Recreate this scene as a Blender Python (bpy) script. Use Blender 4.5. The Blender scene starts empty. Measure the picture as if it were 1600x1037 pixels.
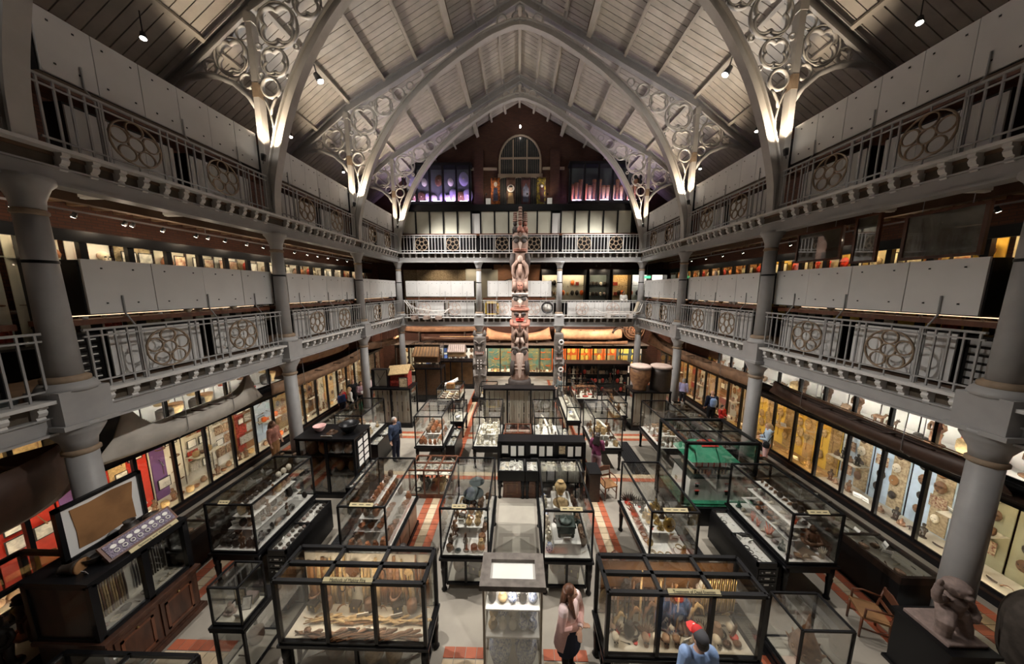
import bpy, math, random
from math import sin, cos, pi, radians, sqrt
from mathutils import Vector, Matrix
random.seed(7)
SC = bpy.context.scene
COL = SC.collection

# ---------------------------------------------------------------- camera, world, exposure, large lights
cam = bpy.data.objects.new('camera', bpy.data.cameras.new('camera'))
COL.objects.link(cam)
cam.location = (0, 0, 6.55)
cam.rotation_euler = (pi/2 - 0.1421, 0, 0.0232)
cam.data.sensor_width = 36
cam.data.lens = 464.13/1600*36
cam.data.clip_start = 0.05
SC.camera = cam
W_ = bpy.data.worlds.new('world'); SC.world = W_; W_.use_nodes = True
W_.node_tree.nodes['Background'].inputs[0].default_value = (0.6, 0.65, 0.8, 1)
W_.node_tree.nodes['Background'].inputs[1].default_value = 0.0
SC.view_settings.view_transform = 'Standard'
SC.view_settings.look = 'None'
SC.view_settings.gamma = 1
SC.view_settings.use_curve_mapping = False
SC.view_settings.exposure = 0.3
SC.cycles.transparent_max_bounces = 32
SC.cycles.max_bounces = 6
SC.cycles.diffuse_bounces = 3
SC.cycles.glossy_bounces = 3
SC.cycles.sample_clamp_indirect = 4

def lamp(kind, loc, aim, power, color=(1, .9, .78), size=.1, angle=70, blend=.5, spread=None, sy=None):
    d = bpy.data.lights.new('lamp_light', kind)
    d.energy = power; d.color = color
    if kind == 'SPOT':
        d.spot_size = radians(angle); d.spot_blend = blend; d.shadow_soft_size = size
    elif kind == 'AREA':
        d.size = size
        if sy: d.shape = 'RECTANGLE'; d.size_y = sy
        if spread: d.spread = radians(spread)
    else:
        d.shadow_soft_size = size
    o = bpy.data.objects.new('lamp_light', d); COL.objects.link(o)
    o.location = loc
    v = Vector(aim) - Vector(loc)
    o.rotation_euler = v.to_track_quat('-Z', 'Y').to_euler()
    return o

WARM = (1, .80, .58); NEUT = (1, .945, .88); COOL = (.93, .95, 1)
LSC = 1.0
# roof flood lamps: (x, y, z, aim, power)
ROOF_SPOTS = []
for yy in (2.4, 7.4, 12.45, 17.45):
    for sx in (-1, 1):
        ROOF_SPOTS.append((sx*7.65, yy, 14.35))
        lamp('SPOT', (sx*7.6, yy, 14.2), (-sx*1.2, yy + .6, 0), (600 if yy < 3 else 4300)*LSC, NEUT, .08, 76, .9)
AISLE_SPOTS = []
for yy in (3.6, 8.6, 13.7, 17.6):
    for sx in (-1, 1):
        AISLE_SPOTS.append((sx*9.9, yy, 13.1))
        lamp('SPOT', (sx*9.85, yy, 12.98), (sx*8.6, yy, 9), 60*LSC, NEUT, .06, 110, .6)
# uplights standing on the upper gallery against each truss post
UPLIGHTS = []
for yy in (9.9, 14.9, 19.9):
    for sx in (-1, 1):
        UPLIGHTS.append((sx*7.72, yy - .45, 10.55))
        lamp('SPOT', (sx*7.72, yy - .45, 10.75), (sx*7.3, yy + .5, 14.5), 330*LSC, WARM, .05, 95, .5)
        lamp('SPOT', (sx*7.9, yy + 1.2, 11.2), (sx*4.5, yy + 1.9, 17.5), 270*LSC, NEUT, .06, 120, .7)
# far end spots on the totem and the far gallery
for (px, py, pz, ax, ay, az, pw, an) in [(-3.2, 13.0, 12.4, .0, 18, 6.3, 2600, 26), (3.2, 13.0, 12.4, .0, 18, 5.2, 2200, 24),
        (-4.5, 15.5, 14, -5, 20, 5.4, 2600, 60), (4.5, 15.5, 14, 5, 20, 5.4, 2300, 60), (0, 14.6, 17.3, 0, 20.3, 10.2, 900, 52)]:  # last spot has no fixture, added to brighten the far upper panels
    lamp('SPOT', (px, py, pz), (ax, ay, az), pw*LSC, NEUT, .08, an, .6)
# canoe wash lamps above the far wall cases and under the galleries
for xx in (-8.6, -5.6, -2.8, 0.4, 3.0, 5.8, 8.6):
    lamp('SPOT', (xx, 20.5, 4.0), (xx, 22.6, 3.0), 300*LSC, (1, .74, .56), .06, 130, .6)

# ---------------------------------------------------------------- materials
MATS = {}
def nd(nt, t, **k):
    n = nt.nodes.new(t)
    for a, b in k.items():
        setattr(n, a, b)
    return n
def mat(name, col, rough=.6, metal=0., var=0., noise=None, noise2=None, emit=None, spec=.5, coat=0.):
    m = bpy.data.materials.new(name); m.use_nodes = True
    nt = m.node_tree; b = nt.nodes['Principled BSDF']
    b.inputs['Base Color'].default_value = (*col, 1)
    b.inputs['Roughness'].default_value = rough
    b.inputs['Metallic'].default_value = metal
    b.inputs['Specular IOR Level'].default_value = spec
    if coat: b.inputs['Coat Weight'].default_value = coat
    last = None
    if noise or var or noise2:
        rgb = nd(nt, 'ShaderNodeRGB'); rgb.outputs[0].default_value = (*col, 1)
        last = rgb.outputs[0]
    if noise:
        sc_, amt = noise[:2]
        c2 = noise[2] if len(noise) > 2 else tuple(c*(1-amt) for c in col)
        g = nd(nt, 'ShaderNodeNewGeometry')
        t = nd(nt, 'ShaderNodeTexNoise'); t.inputs['Scale'].default_value = sc_; t.inputs['Detail'].default_value = 5
        if len(noise) > 3:
            mp = nd(nt, 'ShaderNodeMapping'); mp.inputs['Scale'].default_value = noise[3]
            nt.links.new(g.outputs['Position'], mp.inputs[0]); nt.links.new(mp.outputs[0], t.inputs[0])
        else:
            nt.links.new(g.outputs['Position'], t.inputs[0])
        r = nd(nt, 'ShaderNodeValToRGB'); r.color_ramp.elements[0].position = .38; r.color_ramp.elements[1].position = .64
        nt.links.new(t.outputs[0], r.inputs[0])
        mx = nd(nt, 'ShaderNodeMix', data_type='RGBA'); mx.inputs[7].default_value = (*c2, 1)
        nt.links.new(r.outputs[0], mx.inputs[0]); nt.links.new(last, mx.inputs[6]); last = mx.outputs[2]
    if var:
        oi = nd(nt, 'ShaderNodeObjectInfo')
        mr = nd(nt, 'ShaderNodeMapRange'); mr.inputs[3].default_value = 1-var; mr.inputs[4].default_value = 1+var
        nt.links.new(oi.outputs['Random'], mr.inputs[0])
        hs = nd(nt, 'ShaderNodeHueSaturation')
        nt.links.new(mr.outputs[0], hs.inputs['Value']); nt.links.new(last, hs.inputs['Color']); last = hs.outputs[0]
    if last is not None:
        nt.links.new(last, b.inputs['Base Color'])
    if emit:
        b.inputs['Emission Color'].default_value = (*emit[0], 1); b.inputs['Emission Strength'].default_value = emit[1]
    MATS[name] = m
    return m
def glassmat(name, tint=(.97, .985, .98), rough=0., boost=1.0):
    m = bpy.data.materials.new(name); m.use_nodes = True; nt = m.node_tree
    nt.nodes.clear()
    out = nd(nt, 'ShaderNodeOutputMaterial'); mx = nd(nt, 'ShaderNodeMixShader')
    tr = nd(nt, 'ShaderNodeBsdfTransparent'); tr.inputs[0].default_value = (*tint, 1)
    gl = nd(nt, 'ShaderNodeBsdfGlossy'); gl.inputs['Roughness'].default_value = rough
    fr = nd(nt, 'ShaderNodeFresnel'); fr.inputs[0].default_value = 1.45
    mu = nd(nt, 'ShaderNodeMath', operation='MULTIPLY'); mu.inputs[1].default_value = boost; mu.use_clamp = True
    nt.links.new(fr.outputs[0], mu.inputs[0]); nt.links.new(mu.outputs[0], mx.inputs[0])
    nt.links.new(tr.outputs[0], mx.inputs[1]); nt.links.new(gl.outputs[0], mx.inputs[2]); nt.links.new(mx.outputs[0], out.inputs[0])
    MATS[name] = m
def brickmat(name, c1, c2, mortar, axes='xz', scale=1.0):
    m = bpy.data.materials.new(name); m.use_nodes = True; nt = m.node_tree; b = nt.nodes['Principled BSDF']
    g = nd(nt, 'ShaderNodeNewGeometry'); s = nd(nt, 'ShaderNodeSeparateXYZ'); c = nd(nt, 'ShaderNodeCombineXYZ')
    nt.links.new(g.outputs['Position'], s.inputs[0])
    nt.links.new(s.outputs['XYZ'.index(axes[0].upper())], c.inputs[0]); nt.links.new(s.outputs['XYZ'.index(axes[1].upper())], c.inputs[1])
    t = nd(nt, 'ShaderNodeTexBrick'); t.inputs['Scale'].default_value = scale
    t.inputs['Color1'].default_value = (*c1, 1); t.inputs['Color2'].default_value = (*c2, 1); t.inputs['Mortar'].default_value = (*mortar, 1)
    t.inputs['Brick Width'].default_value = .23; t.inputs['Row Height'].default_value = .075; t.inputs['Mortar Size'].default_value = .008
    nt.links.new(c.outputs[0], t.inputs[0]); nt.links.new(t.outputs[0], b.inputs['Base Color']); b.inputs['Roughness'].default_value = .85
    MATS[name] = m

mat('iron', (.375, .37, .365), .5, noise=(3, .10))
mat('iron_rust', (.34, .25, .17), .6, noise=(6, .25))
mat('iron_warm', (.52, .50, .47), .5, noise=(3, .1))
mat('lip', (.66, .65, .63), .45)
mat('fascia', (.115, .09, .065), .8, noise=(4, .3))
mat('board', (.76, .755, .74), .7, noise=(1.5, .06), var=.04)
mat('board_cream', (.60, .585, .48), .7, noise=(1.5, .06), var=.07)
mat('roof_board', (.50, .465, .42), .7, noise=(2.2, .16), var=.06)
mat('purlin', (.47, .435, .385), .6, noise=(2, .1))
mat('joist', (.46, .30, .17), .7, noise=(5, .25), var=.15)
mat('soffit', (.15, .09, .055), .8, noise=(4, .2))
mat('black', (.006, .006, .007), .35, spec=.3, var=.2)
mat('blackpaint', (.014, .014, .015), .6)
mat('darkwood', (.035, .018, .011), .4, noise=(7, .5, (.012, .007, .005), (1, 1, .25)), coat=.2)
mat('redwood', (.145, .05, .022), .42, noise=(9, .4, (.09, .03, .014), (1, 1, .2)), coat=.25)
mat('redwood_shaded', (.075, .03, .016), .45, noise=(9, .4, (.04, .016, .009), (1, 1, .2)), coat=.15)  # redwood with the dimness of the near left corner in its colour
mat('wood', (.24, .125, .06), .5, noise=(9, .4, (.13, .06, .03), (1, .3, 1)), var=.2)
mat('lining', (.66, .62, .52), .85, noise=(2, .08))
mat('lining_white', (.80, .78, .73), .8, noise=(3, .05))
mat('floor_stone', (.36, .325, .27), .55, noise=(.9, .25, (.25, .225, .19)), spec=.4)
mat('floor_stone2', (.40, .37, .31), .5, noise=(1.4, .2))
mat('tile_red', (.42, .105, .045), .55, var=.18, noise=(5, .2))
mat('tile_cream', (.60, .47, .31), .55, var=.10, noise=(5, .12))
mat('grate', (.03, .03, .033), .45, metal=.6)
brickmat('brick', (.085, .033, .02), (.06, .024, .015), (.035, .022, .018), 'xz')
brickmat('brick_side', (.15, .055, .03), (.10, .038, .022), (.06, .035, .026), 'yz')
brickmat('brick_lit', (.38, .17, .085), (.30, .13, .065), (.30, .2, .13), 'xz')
glassmat('glass', (.985, .99, .985), boost=.42)
glassmat('glass_case', (.93, .96, .95), boost=1.2)
mat('gold', (.75, .48, .13), .3, metal=.9)
mat('brass', (.55, .40, .16), .35, metal=.85, var=.2)
mat('bronze', (.055, .075, .065), .45, metal=.4, noise=(20, .4), var=.2)
mat('steel', (.5, .5, .52), .35, metal=.9)
mat('terracotta', (.42, .165, .07), .7, noise=(14, .25), var=.3)
mat('clay', (.30, .19, .12), .75, noise=(12, .3), var=.35)
mat('artwood', (.17, .085, .042), .55, noise=(14, .35), var=.45)
mat('artdark', (.035, .025, .019), .5, noise=(12, .3), var=.4)
mat('straw', (.52, .36, .17), .8, noise=(20, .35), var=.3)
mat('bone', (.72, .64, .49), .55, noise=(12, .18), var=.15)
mat('ivory', (.82, .76, .62), .4, var=.1)
mat('porcelain', (.72, .74, .76), .2, noise=(38, 1, (.07, .12, .32)), var=.05)
mat('redpaint', (.55, .035, .018), .5, noise=(10, .15), var=.2)
mat('orange', (.85, .17, .03), .65, var=.1)
mat('yellow', (.80, .55, .10), .6, var=.15)
mat('purple', (.16, .07, .22), .7, var=.2)
mat('blue', (.05, .10, .30), .6, var=.3)
mat('teal', (.10, .28, .27), .7, noise=(2.5, .6, (.36, .30, .14)), var=.15)
mat('green', (.03, .26, .14), .55, noise=(6, .2))
mat('coral', (.75, .16, .06), .6, var=.1)
mat('stone', (.29, .215, .19), .85, noise=(14, .25), var=.1)
mat('darkstone', (.085, .068, .055), .85, noise=(9, .35))
mat('card', (.86, .85, .80), .8, var=.05)
mat('cardtan', (.55, .44, .28), .8, noise=(16, .5, (.3, .22, .13)), var=.2)
mat('ink', (.02, .02, .02), .7)
mat('signtan', (.55, .47, .27), .6)
mat('photo', (.40, .39, .37), .5, noise=(9, 1, (.7, .68, .62)), var=.3)
mat('photo_warm', (.38, .16, .10), .5, noise=(8, 1, (.75, .62, .45)), var=.3)
mat('textile', (.50, .40, .27), .9, noise=(22, 1, (.17, .055, .035)), var=.3)
mat('textile_grey', (.6, .58, .52), .9, noise=(45, 1, (.14, .12, .11)), var=.1)
mat('textile_red', (.42, .05, .03), .9, noise=(18, .6), var=.25)
mat('hide', (.31, .155, .06), .8, noise=(2.2, .35), var=.1)
mat('skin', (.60, .36, .26), .55)
mat('skin_dark', (.36, .2, .13), .55)
mat('hair_brown', (.12, .045, .02), .5, noise=(40, .4, (.05, .02, .01), (1, 1, .1)))
mat('hair_dark', (.018, .012, .01), .5)
mat('hair_grey', (.32, .30, .28), .6)
mat('hair_blond', (.42, .27, .13), .55)
mat('pink', (.76, .47, .44), .85, noise=(30, .08))
mat('palepink', (.85, .66, .66), .85)
mat('navy', (.012, .016, .04), .8)
mat('clothblack', (.008, .008, .010), .85)
mat('bluecoat', (.02, .035, .075), .75)
mat('skyshirt', (.28, .42, .72), .8)
mat('plum', (.17, .025, .075), .75, noise=(60, .3, (.10, .015, .05), (.1, .1, 1)))
mat('mauve', (.40, .26, .30), .8)
mat('greycloth', (.10, .12, .12), .8)
mat('lightblue', (.55, .68, .82), .8, noise=(5, .12))
mat('lilac', (.38, .36, .58), .8)
mat('whitecloth', (.80, .77, .72), .8)
mat('redcloth', (.62, .03, .03), .7)
mat('capgrey', (.07, .07, .078), .8)
mat('greencloth', (.03, .33, .20), .8)
mat('hull_pale', (.56, .515, .45), .7, noise=(3, .18))
mat('hull_brown', (.24, .135, .075), .7, noise=(4, .35), var=.15)
mat('hull_dark', (.065, .032, .02), .5, noise=(4, .3))
mat('hull_orange', (.62, .37, .22), .7, noise=(3, .3), var=.1)
mat('sail', (.48, .33, .17), .85, noise=(3, .2))
mat('cedar', (.36, .235, .185), .7, noise=(5, .25, (.24, .15, .115), (1, 1, .3)))
mat('cedar_pale', (.58, .44, .37), .7, noise=(6, .2))
mat('cedar_dark', (.07, .055, .05), .7, noise=(6, .3))
mat('cedar_grey', (.19, .165, .145), .8, noise=(8, .35))
mat('cedar_red', (.40, .17, .12), .7, noise=(8, .25))
mat('totem_white', (.82, .78, .74), .6)
mat('window_dark', (.035, .045, .048), .2, noise=(3, .2))
mat('windowframe', (.33, .27, .20), .6)
mat('banner_orange', (.55, .17, .03), .8, noise=(7, .8, (.10, .03, .02)))
mat('banner_brown', (.13, .07, .05), .8, noise=(6, .5))
mat('banner_dark', (.05, .03, .035), .8, noise=(5, .5, (.10, .03, .03)))
mat('banner_yellow', (.50, .38, .05), .8, noise=(5, .9, (.06, .05, .05)))
mat('banner_blue', (.09, .10, .16), .8, noise=(6, .5))
mat('patternboard', (.30, .25, .32), .7, noise=(60, 1, (.06, .05, .09)))
mat('painting', (.11, .085, .055), .35, noise=(2.6, .6, (.20, .18, .14)))
mat('lampbody', (.03, .03, .032), .4)
def emis(name, col, s):
    m = bpy.data.materials.new(name); m.use_nodes = True; nt = m.node_tree; nt.nodes.clear()
    o = nd(nt, 'ShaderNodeOutputMaterial'); e = nd(nt, 'ShaderNodeEmission')
    e.inputs[0].default_value = (*col, 1); e.inputs[1].default_value = s
    nt.links.new(e.outputs[0], o.inputs[0]); MATS[name] = m
emis('lens', (1, .95, .88), 60)
emis('lens_small', (1, .92, .82), 22)
emis('strip_soft', (1, .66, .4), 1.6)
mat('olive', (.34, .33, .22), .8, noise=(3, .15))
emis('strip_warm', (1, .80, .52), 46)
emis('strip_white', (1, .95, .84), 62)
emis('strip_cool', (1, .95, .86), 46)
emis('strip_amber', (1, .66, .28), 46)
emis('strip_violet', (.72, .46, 1), 120)
emis('exit_green', (.1, .75, .3), 1.6)
emis('screen', (.35, .6, 1), 1.2)
# ---------------------------------------------------------------- mesh helpers
class MB:
    def __init__(s): s.v = []; s.f = []; s.m = []; s.sm = []
    def add(s, vs, fs, mi=0, smooth=False):
        b = len(s.v); s.v += [tuple(p) for p in vs]
        for f in fs: s.f.append(tuple(i+b for i in f)); s.m.append(mi); s.sm.append(smooth)
        return s
    def box(s, x0, x1, y0, y1, z0, z1, mi=0):
        return s.add([(x0,y0,z0),(x1,y0,z0),(x1,y1,z0),(x0,y1,z0),(x0,y0,z1),(x1,y0,z1),(x1,y1,z1),(x0,y1,z1)],
                     [(0,3,2,1),(4,5,6,7),(0,1,5,4),(1,2,6,5),(2,3,7,6),(3,0,4,7)], mi)
    def obox(s, c, ax, ay, az, mi=0):      # oriented box: centre, half vectors
        c = Vector(c); ax = Vector(ax); ay = Vector(ay); az = Vector(az)
        vs = [c-ax-ay-az, c+ax-ay-az, c+ax+ay-az, c-ax+ay-az, c-ax-ay+az, c+ax-ay+az, c+ax+ay+az, c-ax+ay+az]
        return s.add(vs, [(0,3,2,1),(4,5,6,7),(0,1,5,4),(1,2,6,5),(2,3,7,6),(3,0,4,7)], mi)
    def bar(s, p, q, w, h, mi=0, up=(0,0,1)):
        p = Vector(p); q = Vector(q); d = q-p; L = d.length; d.normalize()
        sx = d.cross(Vector(up))
        if sx.length < 1e-4: sx = d.cross(Vector((1,0,0)))
        sx.normalize(); u = sx.cross(d)
        return s.obox((p+q)/2, d*L/2, sx*w/2, u*h/2, mi)
    def lathe(s, prof, n=12, mi=0, c=(0,0,0), sx=1, sy=1, smooth=True, cap=True):
        vs = []; fs = []; k = len(prof)
        for r, z in prof:
            for i in range(n):
                a = 2*pi*i/n; vs.append((c[0]+r*cos(a)*sx, c[1]+r*sin(a)*sy, c[2]+z))
        for j in range(k-1):
            for i in range(n):
                i2 = (i+1) % n; fs.append((j*n+i, j*n+i2, (j+1)*n+i2, (j+1)*n+i))
        if cap:
            if prof[0][0] > 1e-5: fs.append(tuple(range(n-1, -1, -1)))
            if prof[-1][0] > 1e-5: fs.append(tuple((k-1)*n+i for i in range(n)))
        return s.add(vs, fs, mi, smooth)
    def tube(s, pts, r, n=6, mi=0, closed=False, smooth=True, flat=None, up=None):
        pts = [Vector(p) for p in pts]; k = len(pts); vs = []; fs = []
        rr = r if isinstance(r, (list, tuple)) else [r]*k
        ref = Vector(up) if up else None
        pn = None
        for i, p in enumerate(pts):
            a = pts[(i-1) % k] if (closed or i > 0) else p
            b = pts[(i+1) % k] if (closed or i < k-1) else p
            t = b-a
            if t.length < 1e-9: t = Vector((0,0,1))
            t.normalize()
            if ref is not None: nn = ref - t*ref.dot(t)
            elif pn is None:
                nn = Vector((0,0,1)) if abs(t.z) < .9 else Vector((1,0,0)); nn = nn - t*nn.dot(t)
            else: nn = pn - t*pn.dot(t)
            if nn.length < 1e-6: nn = t.orthogonal()
            nn.normalize(); pn = nn; bb = t.cross(nn)
            q = rr[i]
            q1, q2 = q if isinstance(q, (list, tuple)) else (q, q)
            for j in range(n):
                an = 2*pi*(j+.5)/n
                vs.append(p + nn*cos(an)*q1*(flat[0] if flat else 1) + bb*sin(an)*q2*(flat[1] if flat else 1))
        for i in range(k if closed else k-1):
            i2 = (i+1) % k
            for j in range(n):
                j2 = (j+1) % n; fs.append((i*n+j, i*n+j2, i2*n+j2, i2*n+j))
        if not closed:
            fs.append(tuple(range(n-1, -1, -1))); fs.append(tuple((k-1)*n+j for j in range(n)))
        return s.add(vs, fs, mi, smooth)
    def ell(s, c, r, n=10, m=6, mi=0, smooth=True):
        rx, ry, rz = r if isinstance(r, (list, tuple)) else (r, r, r)
        prof = [(sin(pi*j/m), -cos(pi*j/m)) for j in range(m+1)]
        prof[0] = (1e-4, -1); prof[-1] = (1e-4, 1)
        vs = []; fs = []
        for q, z in prof:
            for i in range(n):
                a = 2*pi*i/n; vs.append((c[0]+rx*q*cos(a), c[1]+ry*q*sin(a), c[2]+rz*z))
        for j in range(m):
            for i in range(n):
                i2 = (i+1) % n; fs.append((j*n+i, j*n+i2, (j+1)*n+i2, (j+1)*n+i))
        return s.add(vs, fs, mi, smooth)
    def prism(s, poly, lo, hi, plane='xz', mi=0):   # extrude a 2D polygon
        k = len(poly)
        def P(a, b, t): return {'xz': (a, t, b), 'yz': (t, a, b), 'xy': (a, b, t)}[plane]
        vs = [P(a, b, lo) for a, b in poly] + [P(a, b, hi) for a, b in poly]
        fs = [tuple(range(k)), tuple(range(2*k-1, k-1, -1))]
        for i in range(k): j = (i+1) % k; fs.append((i, i+k, j+k, j))
        return s.add(vs, fs, mi)
    def mesh(s, name, mats):
        me = bpy.data.meshes.new(name); me.from_pydata(s.v, [], s.f)
        if isinstance(mats, str): mats = [mats]
        for q in mats: me.materials.append(MATS[q])
        me.polygons.foreach_set('material_index', s.m); me.polygons.foreach_set('use_smooth', s.sm)
        import bmesh
        bm = bmesh.new(); bm.from_mesh(me); bmesh.ops.recalc_face_normals(bm, faces=bm.faces[:]); bm.to_mesh(me); bm.free()
        me.update(); return me

WL = {}      # world location of (unrotated) parents
def link(name, data, parent=None, loc=(0,0,0), rot=(0,0,0), scale=(1,1,1), local=False):
    o = bpy.data.objects.new(name, data); COL.objects.link(o)
    l = Vector(loc)
    if parent is not None:
        o.parent = parent
        if not local: l = l - WL.get(parent.name, Vector((0,0,0)))
    o.location = l; o.rotation_euler = rot; o.scale = scale
    WL[o.name] = Vector(loc) if not local else Vector((0,0,0))
    return o
def tag(o, label, cat=None, group=None, kind=None):
    if label: o['label'] = label
    if cat: o['category'] = cat
    if group: o['group'] = group
    if kind: o['kind'] = kind
    return o
def thing(name, label, cat, loc=(0,0,0), group=None, rotz=0):
    return tag(link(name, None, None, loc, (0,0,rotz)), label, cat, group)
def part(name, mb, mats, parent=None, loc=None, rot=(0,0,0), kind=None, label=None):
    """mesh in world coordinates (or around loc) as a part of parent"""
    if loc is None:
        base = WL.get(parent.name, Vector((0,0,0))) if parent is not None else Vector((0,0,0))
        mb.v = [(p[0]-base.x, p[1]-base.y, p[2]-base.z) for p in mb.v]
        o = link(name, mb.mesh(name, mats), parent, base)
    else:
        o = link(name, mb.mesh(name, mats), parent, loc, rot)
    if kind: o['kind'] = kind
    if label: o['label'] = label
    return o
UB = {}
def ubox(name, m, x0, x1, y0, y1, z0, z1, parent=None, rot=(0,0,0)):
    """a box that shares one unit mesh per material"""
    if m not in UB: UB[m] = MB().box(-.5,.5,-.5,.5,-.5,.5).mesh('unit_'+m, m)
    return link(name, UB[m], parent, ((x0+x1)/2, (y0+y1)/2, (z0+z1)/2), rot, (abs(x1-x0), abs(y1-y0), abs(z1-z0)))
ORD = ['first','second','third','fourth','fifth','sixth','seventh','eighth','ninth','tenth','eleventh','twelfth','thirteenth','fourteenth',
       'fifteenth','sixteenth','seventeenth','eighteenth','nineteenth','twentieth']
def ordn(i):
    if i < 20: return ORD[i]
    tens = {2:'twenty',3:'thirty',4:'forty',5:'fifty',6:'sixty',7:'seventy',8:'eighty',9:'ninety'}
    t, u = divmod(i+1, 10)
    if t > 9: return 'one hundred and ' + ordn(i-100) if i >= 100 else 'hundredth'
    return tens[t] + ('ieth' if u == 0 else '-' + ORD[u-1]) if u else tens[t][:-1] + 'ieth'
def ring_pts(c, R, n, plane='xz', a0=0):
    out = []
    for i in range(n):
        a = a0 + 2*pi*i/n
        x, z = R*cos(a), R*sin(a)
        out.append((c[0]+x, c[1], c[2]+z) if plane == 'xz' else (c[0], c[1]+x, c[2]+z))
    return out
def foil_pts(c, R, n=4, rot=pi/4, k=9):
    """outline of an n-lobed foil in the xz plane"""
    d = R*.52; rho = R*.48; out = []
    half = pi/n; # junction of neighbouring lobes
    h = d*sin(half); g = d*cos(half) + sqrt(max(rho*rho-h*h, 0))
    jx = g
    ang = math.atan2(jx*sin(half), jx*cos(half)-d)
    for q in range(n):
        th = rot + 2*pi*q/n
        for i in range(k):
            a = -ang + 2*ang*i/(k-1)
            x = d + rho*cos(a); z = rho*sin(a)
            out.append((c[0] + x*cos(th) - z*sin(th), c[1], c[2] + x*sin(th) + z*cos(th)))
    return out
# ---------------------------------------------------------------- the setting: floor, walls, roof
LOW, UPP = 4.71, 8.93
YS = [-.1, 4.9, 9.9, 14.9, 19.9]
SIDES = [(-1, 'left'), (1, 'right')]
fl = tag(part('floor', MB().box(-11.4, 11.4, -2, 23.5, -.2, 0), 'floor_stone'), 'pale stone museum floor with red and cream tile bands', 'floor', kind='structure')
TILE = {}
def tile(c, x, y, wx, wy):
    if c not in TILE: TILE[c] = MB().box(-.5, .5, -.5, .5, 0, 1).mesh('tile_'+c, c)
    return link('tile', TILE[c], fl, (x, y, -.004), (0, 0, 0), (wx-.012, wy-.012, .012))
rest = MB()
ntile = 0
for xs in ((-2.92, -2.69, -2.47, -2.26), (2.05, 2.24, 2.45, 2.64)):
    for k in range(3):
        y = 4.66
        while y < 21:
            a, b = xs[k], xs[k+1]
            if y < 11.2:
                tile('tile_cream' if k == 1 else 'tile_red', (a+b)/2, y+.1, b-a, .2); ntile += 1
            else:
                rest.box(a+.006, b-.006, y+.006, y+.194, -.004, .008, 1 if k == 1 else 0)
            y += .2
for j, (ya, yb, c) in enumerate([(4.42, 4.60, 'tile_red'), (4.22, 4.41, 'tile_cream')]):
    for (xa, xb) in ((-1.35, -.62), (.46, 1.3), (-6.45, -5.3), (3.8, 5.6)):
        n = round((xb-xa)/.2)
        for i in range(n):
            tile(c, xa+(i+.5)*.2, (ya+yb)/2, .2, yb-ya); ntile += 1
for (xa, xb, c) in [(-7.5, -7.25, 0), (-7.24, -7.02, 1), (-7.01, -6.8, 0), (6.92, 7.12, 0), (7.13, 7.3, 1), (7.31, 7.52, 0),
                    (-9.75, -9.5, 0), (-9.49, -9.2, 1), (-9.19, -8.9, 0), (8.9, 9.19, 0), (9.2, 9.49, 1), (9.5, 9.75, 0)]:
    y = 1.
    while y < 21:
        rest.box(xa+.006, xb-.006, y+.006, y+.194, -.004, .008, c); y += .2
for (ya, yb, c) in [(3.98, 4.2, 0), (9.48, 9.68, 0), (9.69, 9.9, 1), (12.3, 12.5, 0), (12.51, 12.72, 1), (12.73, 12.93, 0)]:
    x = -7
    while x < 7:
        rest.box(x+.006, x+.194, ya+.006, yb-.006, -.003, .007, c); x += .2
part('tile_banding', rest, ['tile_red', 'tile_cream'], fl, kind='stuff')
# floor panel between the two centre cases; darker border bands paint shadow lines
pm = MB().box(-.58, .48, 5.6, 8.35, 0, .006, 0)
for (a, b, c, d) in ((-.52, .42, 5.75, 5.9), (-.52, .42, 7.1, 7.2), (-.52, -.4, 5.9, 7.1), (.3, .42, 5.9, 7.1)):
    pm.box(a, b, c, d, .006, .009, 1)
part('shadow_line_panel', pm, ['floor_stone2', 'floor_stone'], fl)
# cast iron heating grates in the floor: each bar is part of one grate
def grate(x0, x1, y0, y1, label):
    g = thing('floor_grate', label, 'grate', ((x0+x1)/2, y0, 0), 'floor grates')
    m = MB().box(x0, x1, y0, y1, .002, .006)
    part('pit', m, 'blackpaint', g)
    m = MB(); s = .085
    nx = int((x1-x0)/s); ny = int((y1-y0)/s)
    for i in range(nx+1): m.box(x0+i*(x1-x0)/nx-.008, x0+i*(x1-x0)/nx+.008, y0, y1, .006, .016)
    for j in range(ny+1): m.box(x0, x1, y0+j*(y1-y0)/ny-.008, y0+j*(y1-y0)/ny+.008, .006, .016)
    for i in range(nx):
        for j in range(ny):
            cx = x0+(i+.5)*(x1-x0)/nx; cy = y0+(j+.5)*(y1-y0)/ny
            m.box(cx-.018, cx+.018, cy-.018, cy+.018, .006, .014)
    part('lattice', m, 'grate', g, kind='stuff')
grate(-4.85, -4.15, 4.7, 8.3, 'black cast iron floor grate beside the pottery case')
grate(4.02, 4.62, 4.6, 8.0, 'black cast iron floor grate between gold mask case and shell trough')
grate(4.1, 4.7, 9.9, 12.2, 'dark floor grate beyond the white house model case')

for sx, sn in SIDES:
    m = MB().box(sx*11.2-.2, sx*11.2+.2, -2, 23.6, 0, 13.6)
    tag(part('wall_'+sn, m, 'brick_side'), f'dark red brick wall along the {sn} aisle', 'wall', kind='structure')
m = MB()
m.prism([(-11.4, 0), (11.4, 0), (11.4, 13.2), (0, 19.9), (-11.4, 13.2)], 23.4, 23.7)
wf = tag(part('wall_far', m, 'brick'), 'dark brick gable wall at the far end', 'wall', kind='structure')
tag(part('wall_near', MB().prism([(-11.4, 0), (11.4, 0), (11.4, 13.2), (0, 19.9), (-11.4, 13.2)], -2.3, -2.0), 'brick'), 'brick gable wall behind the viewer', 'wall', kind='structure')
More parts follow.
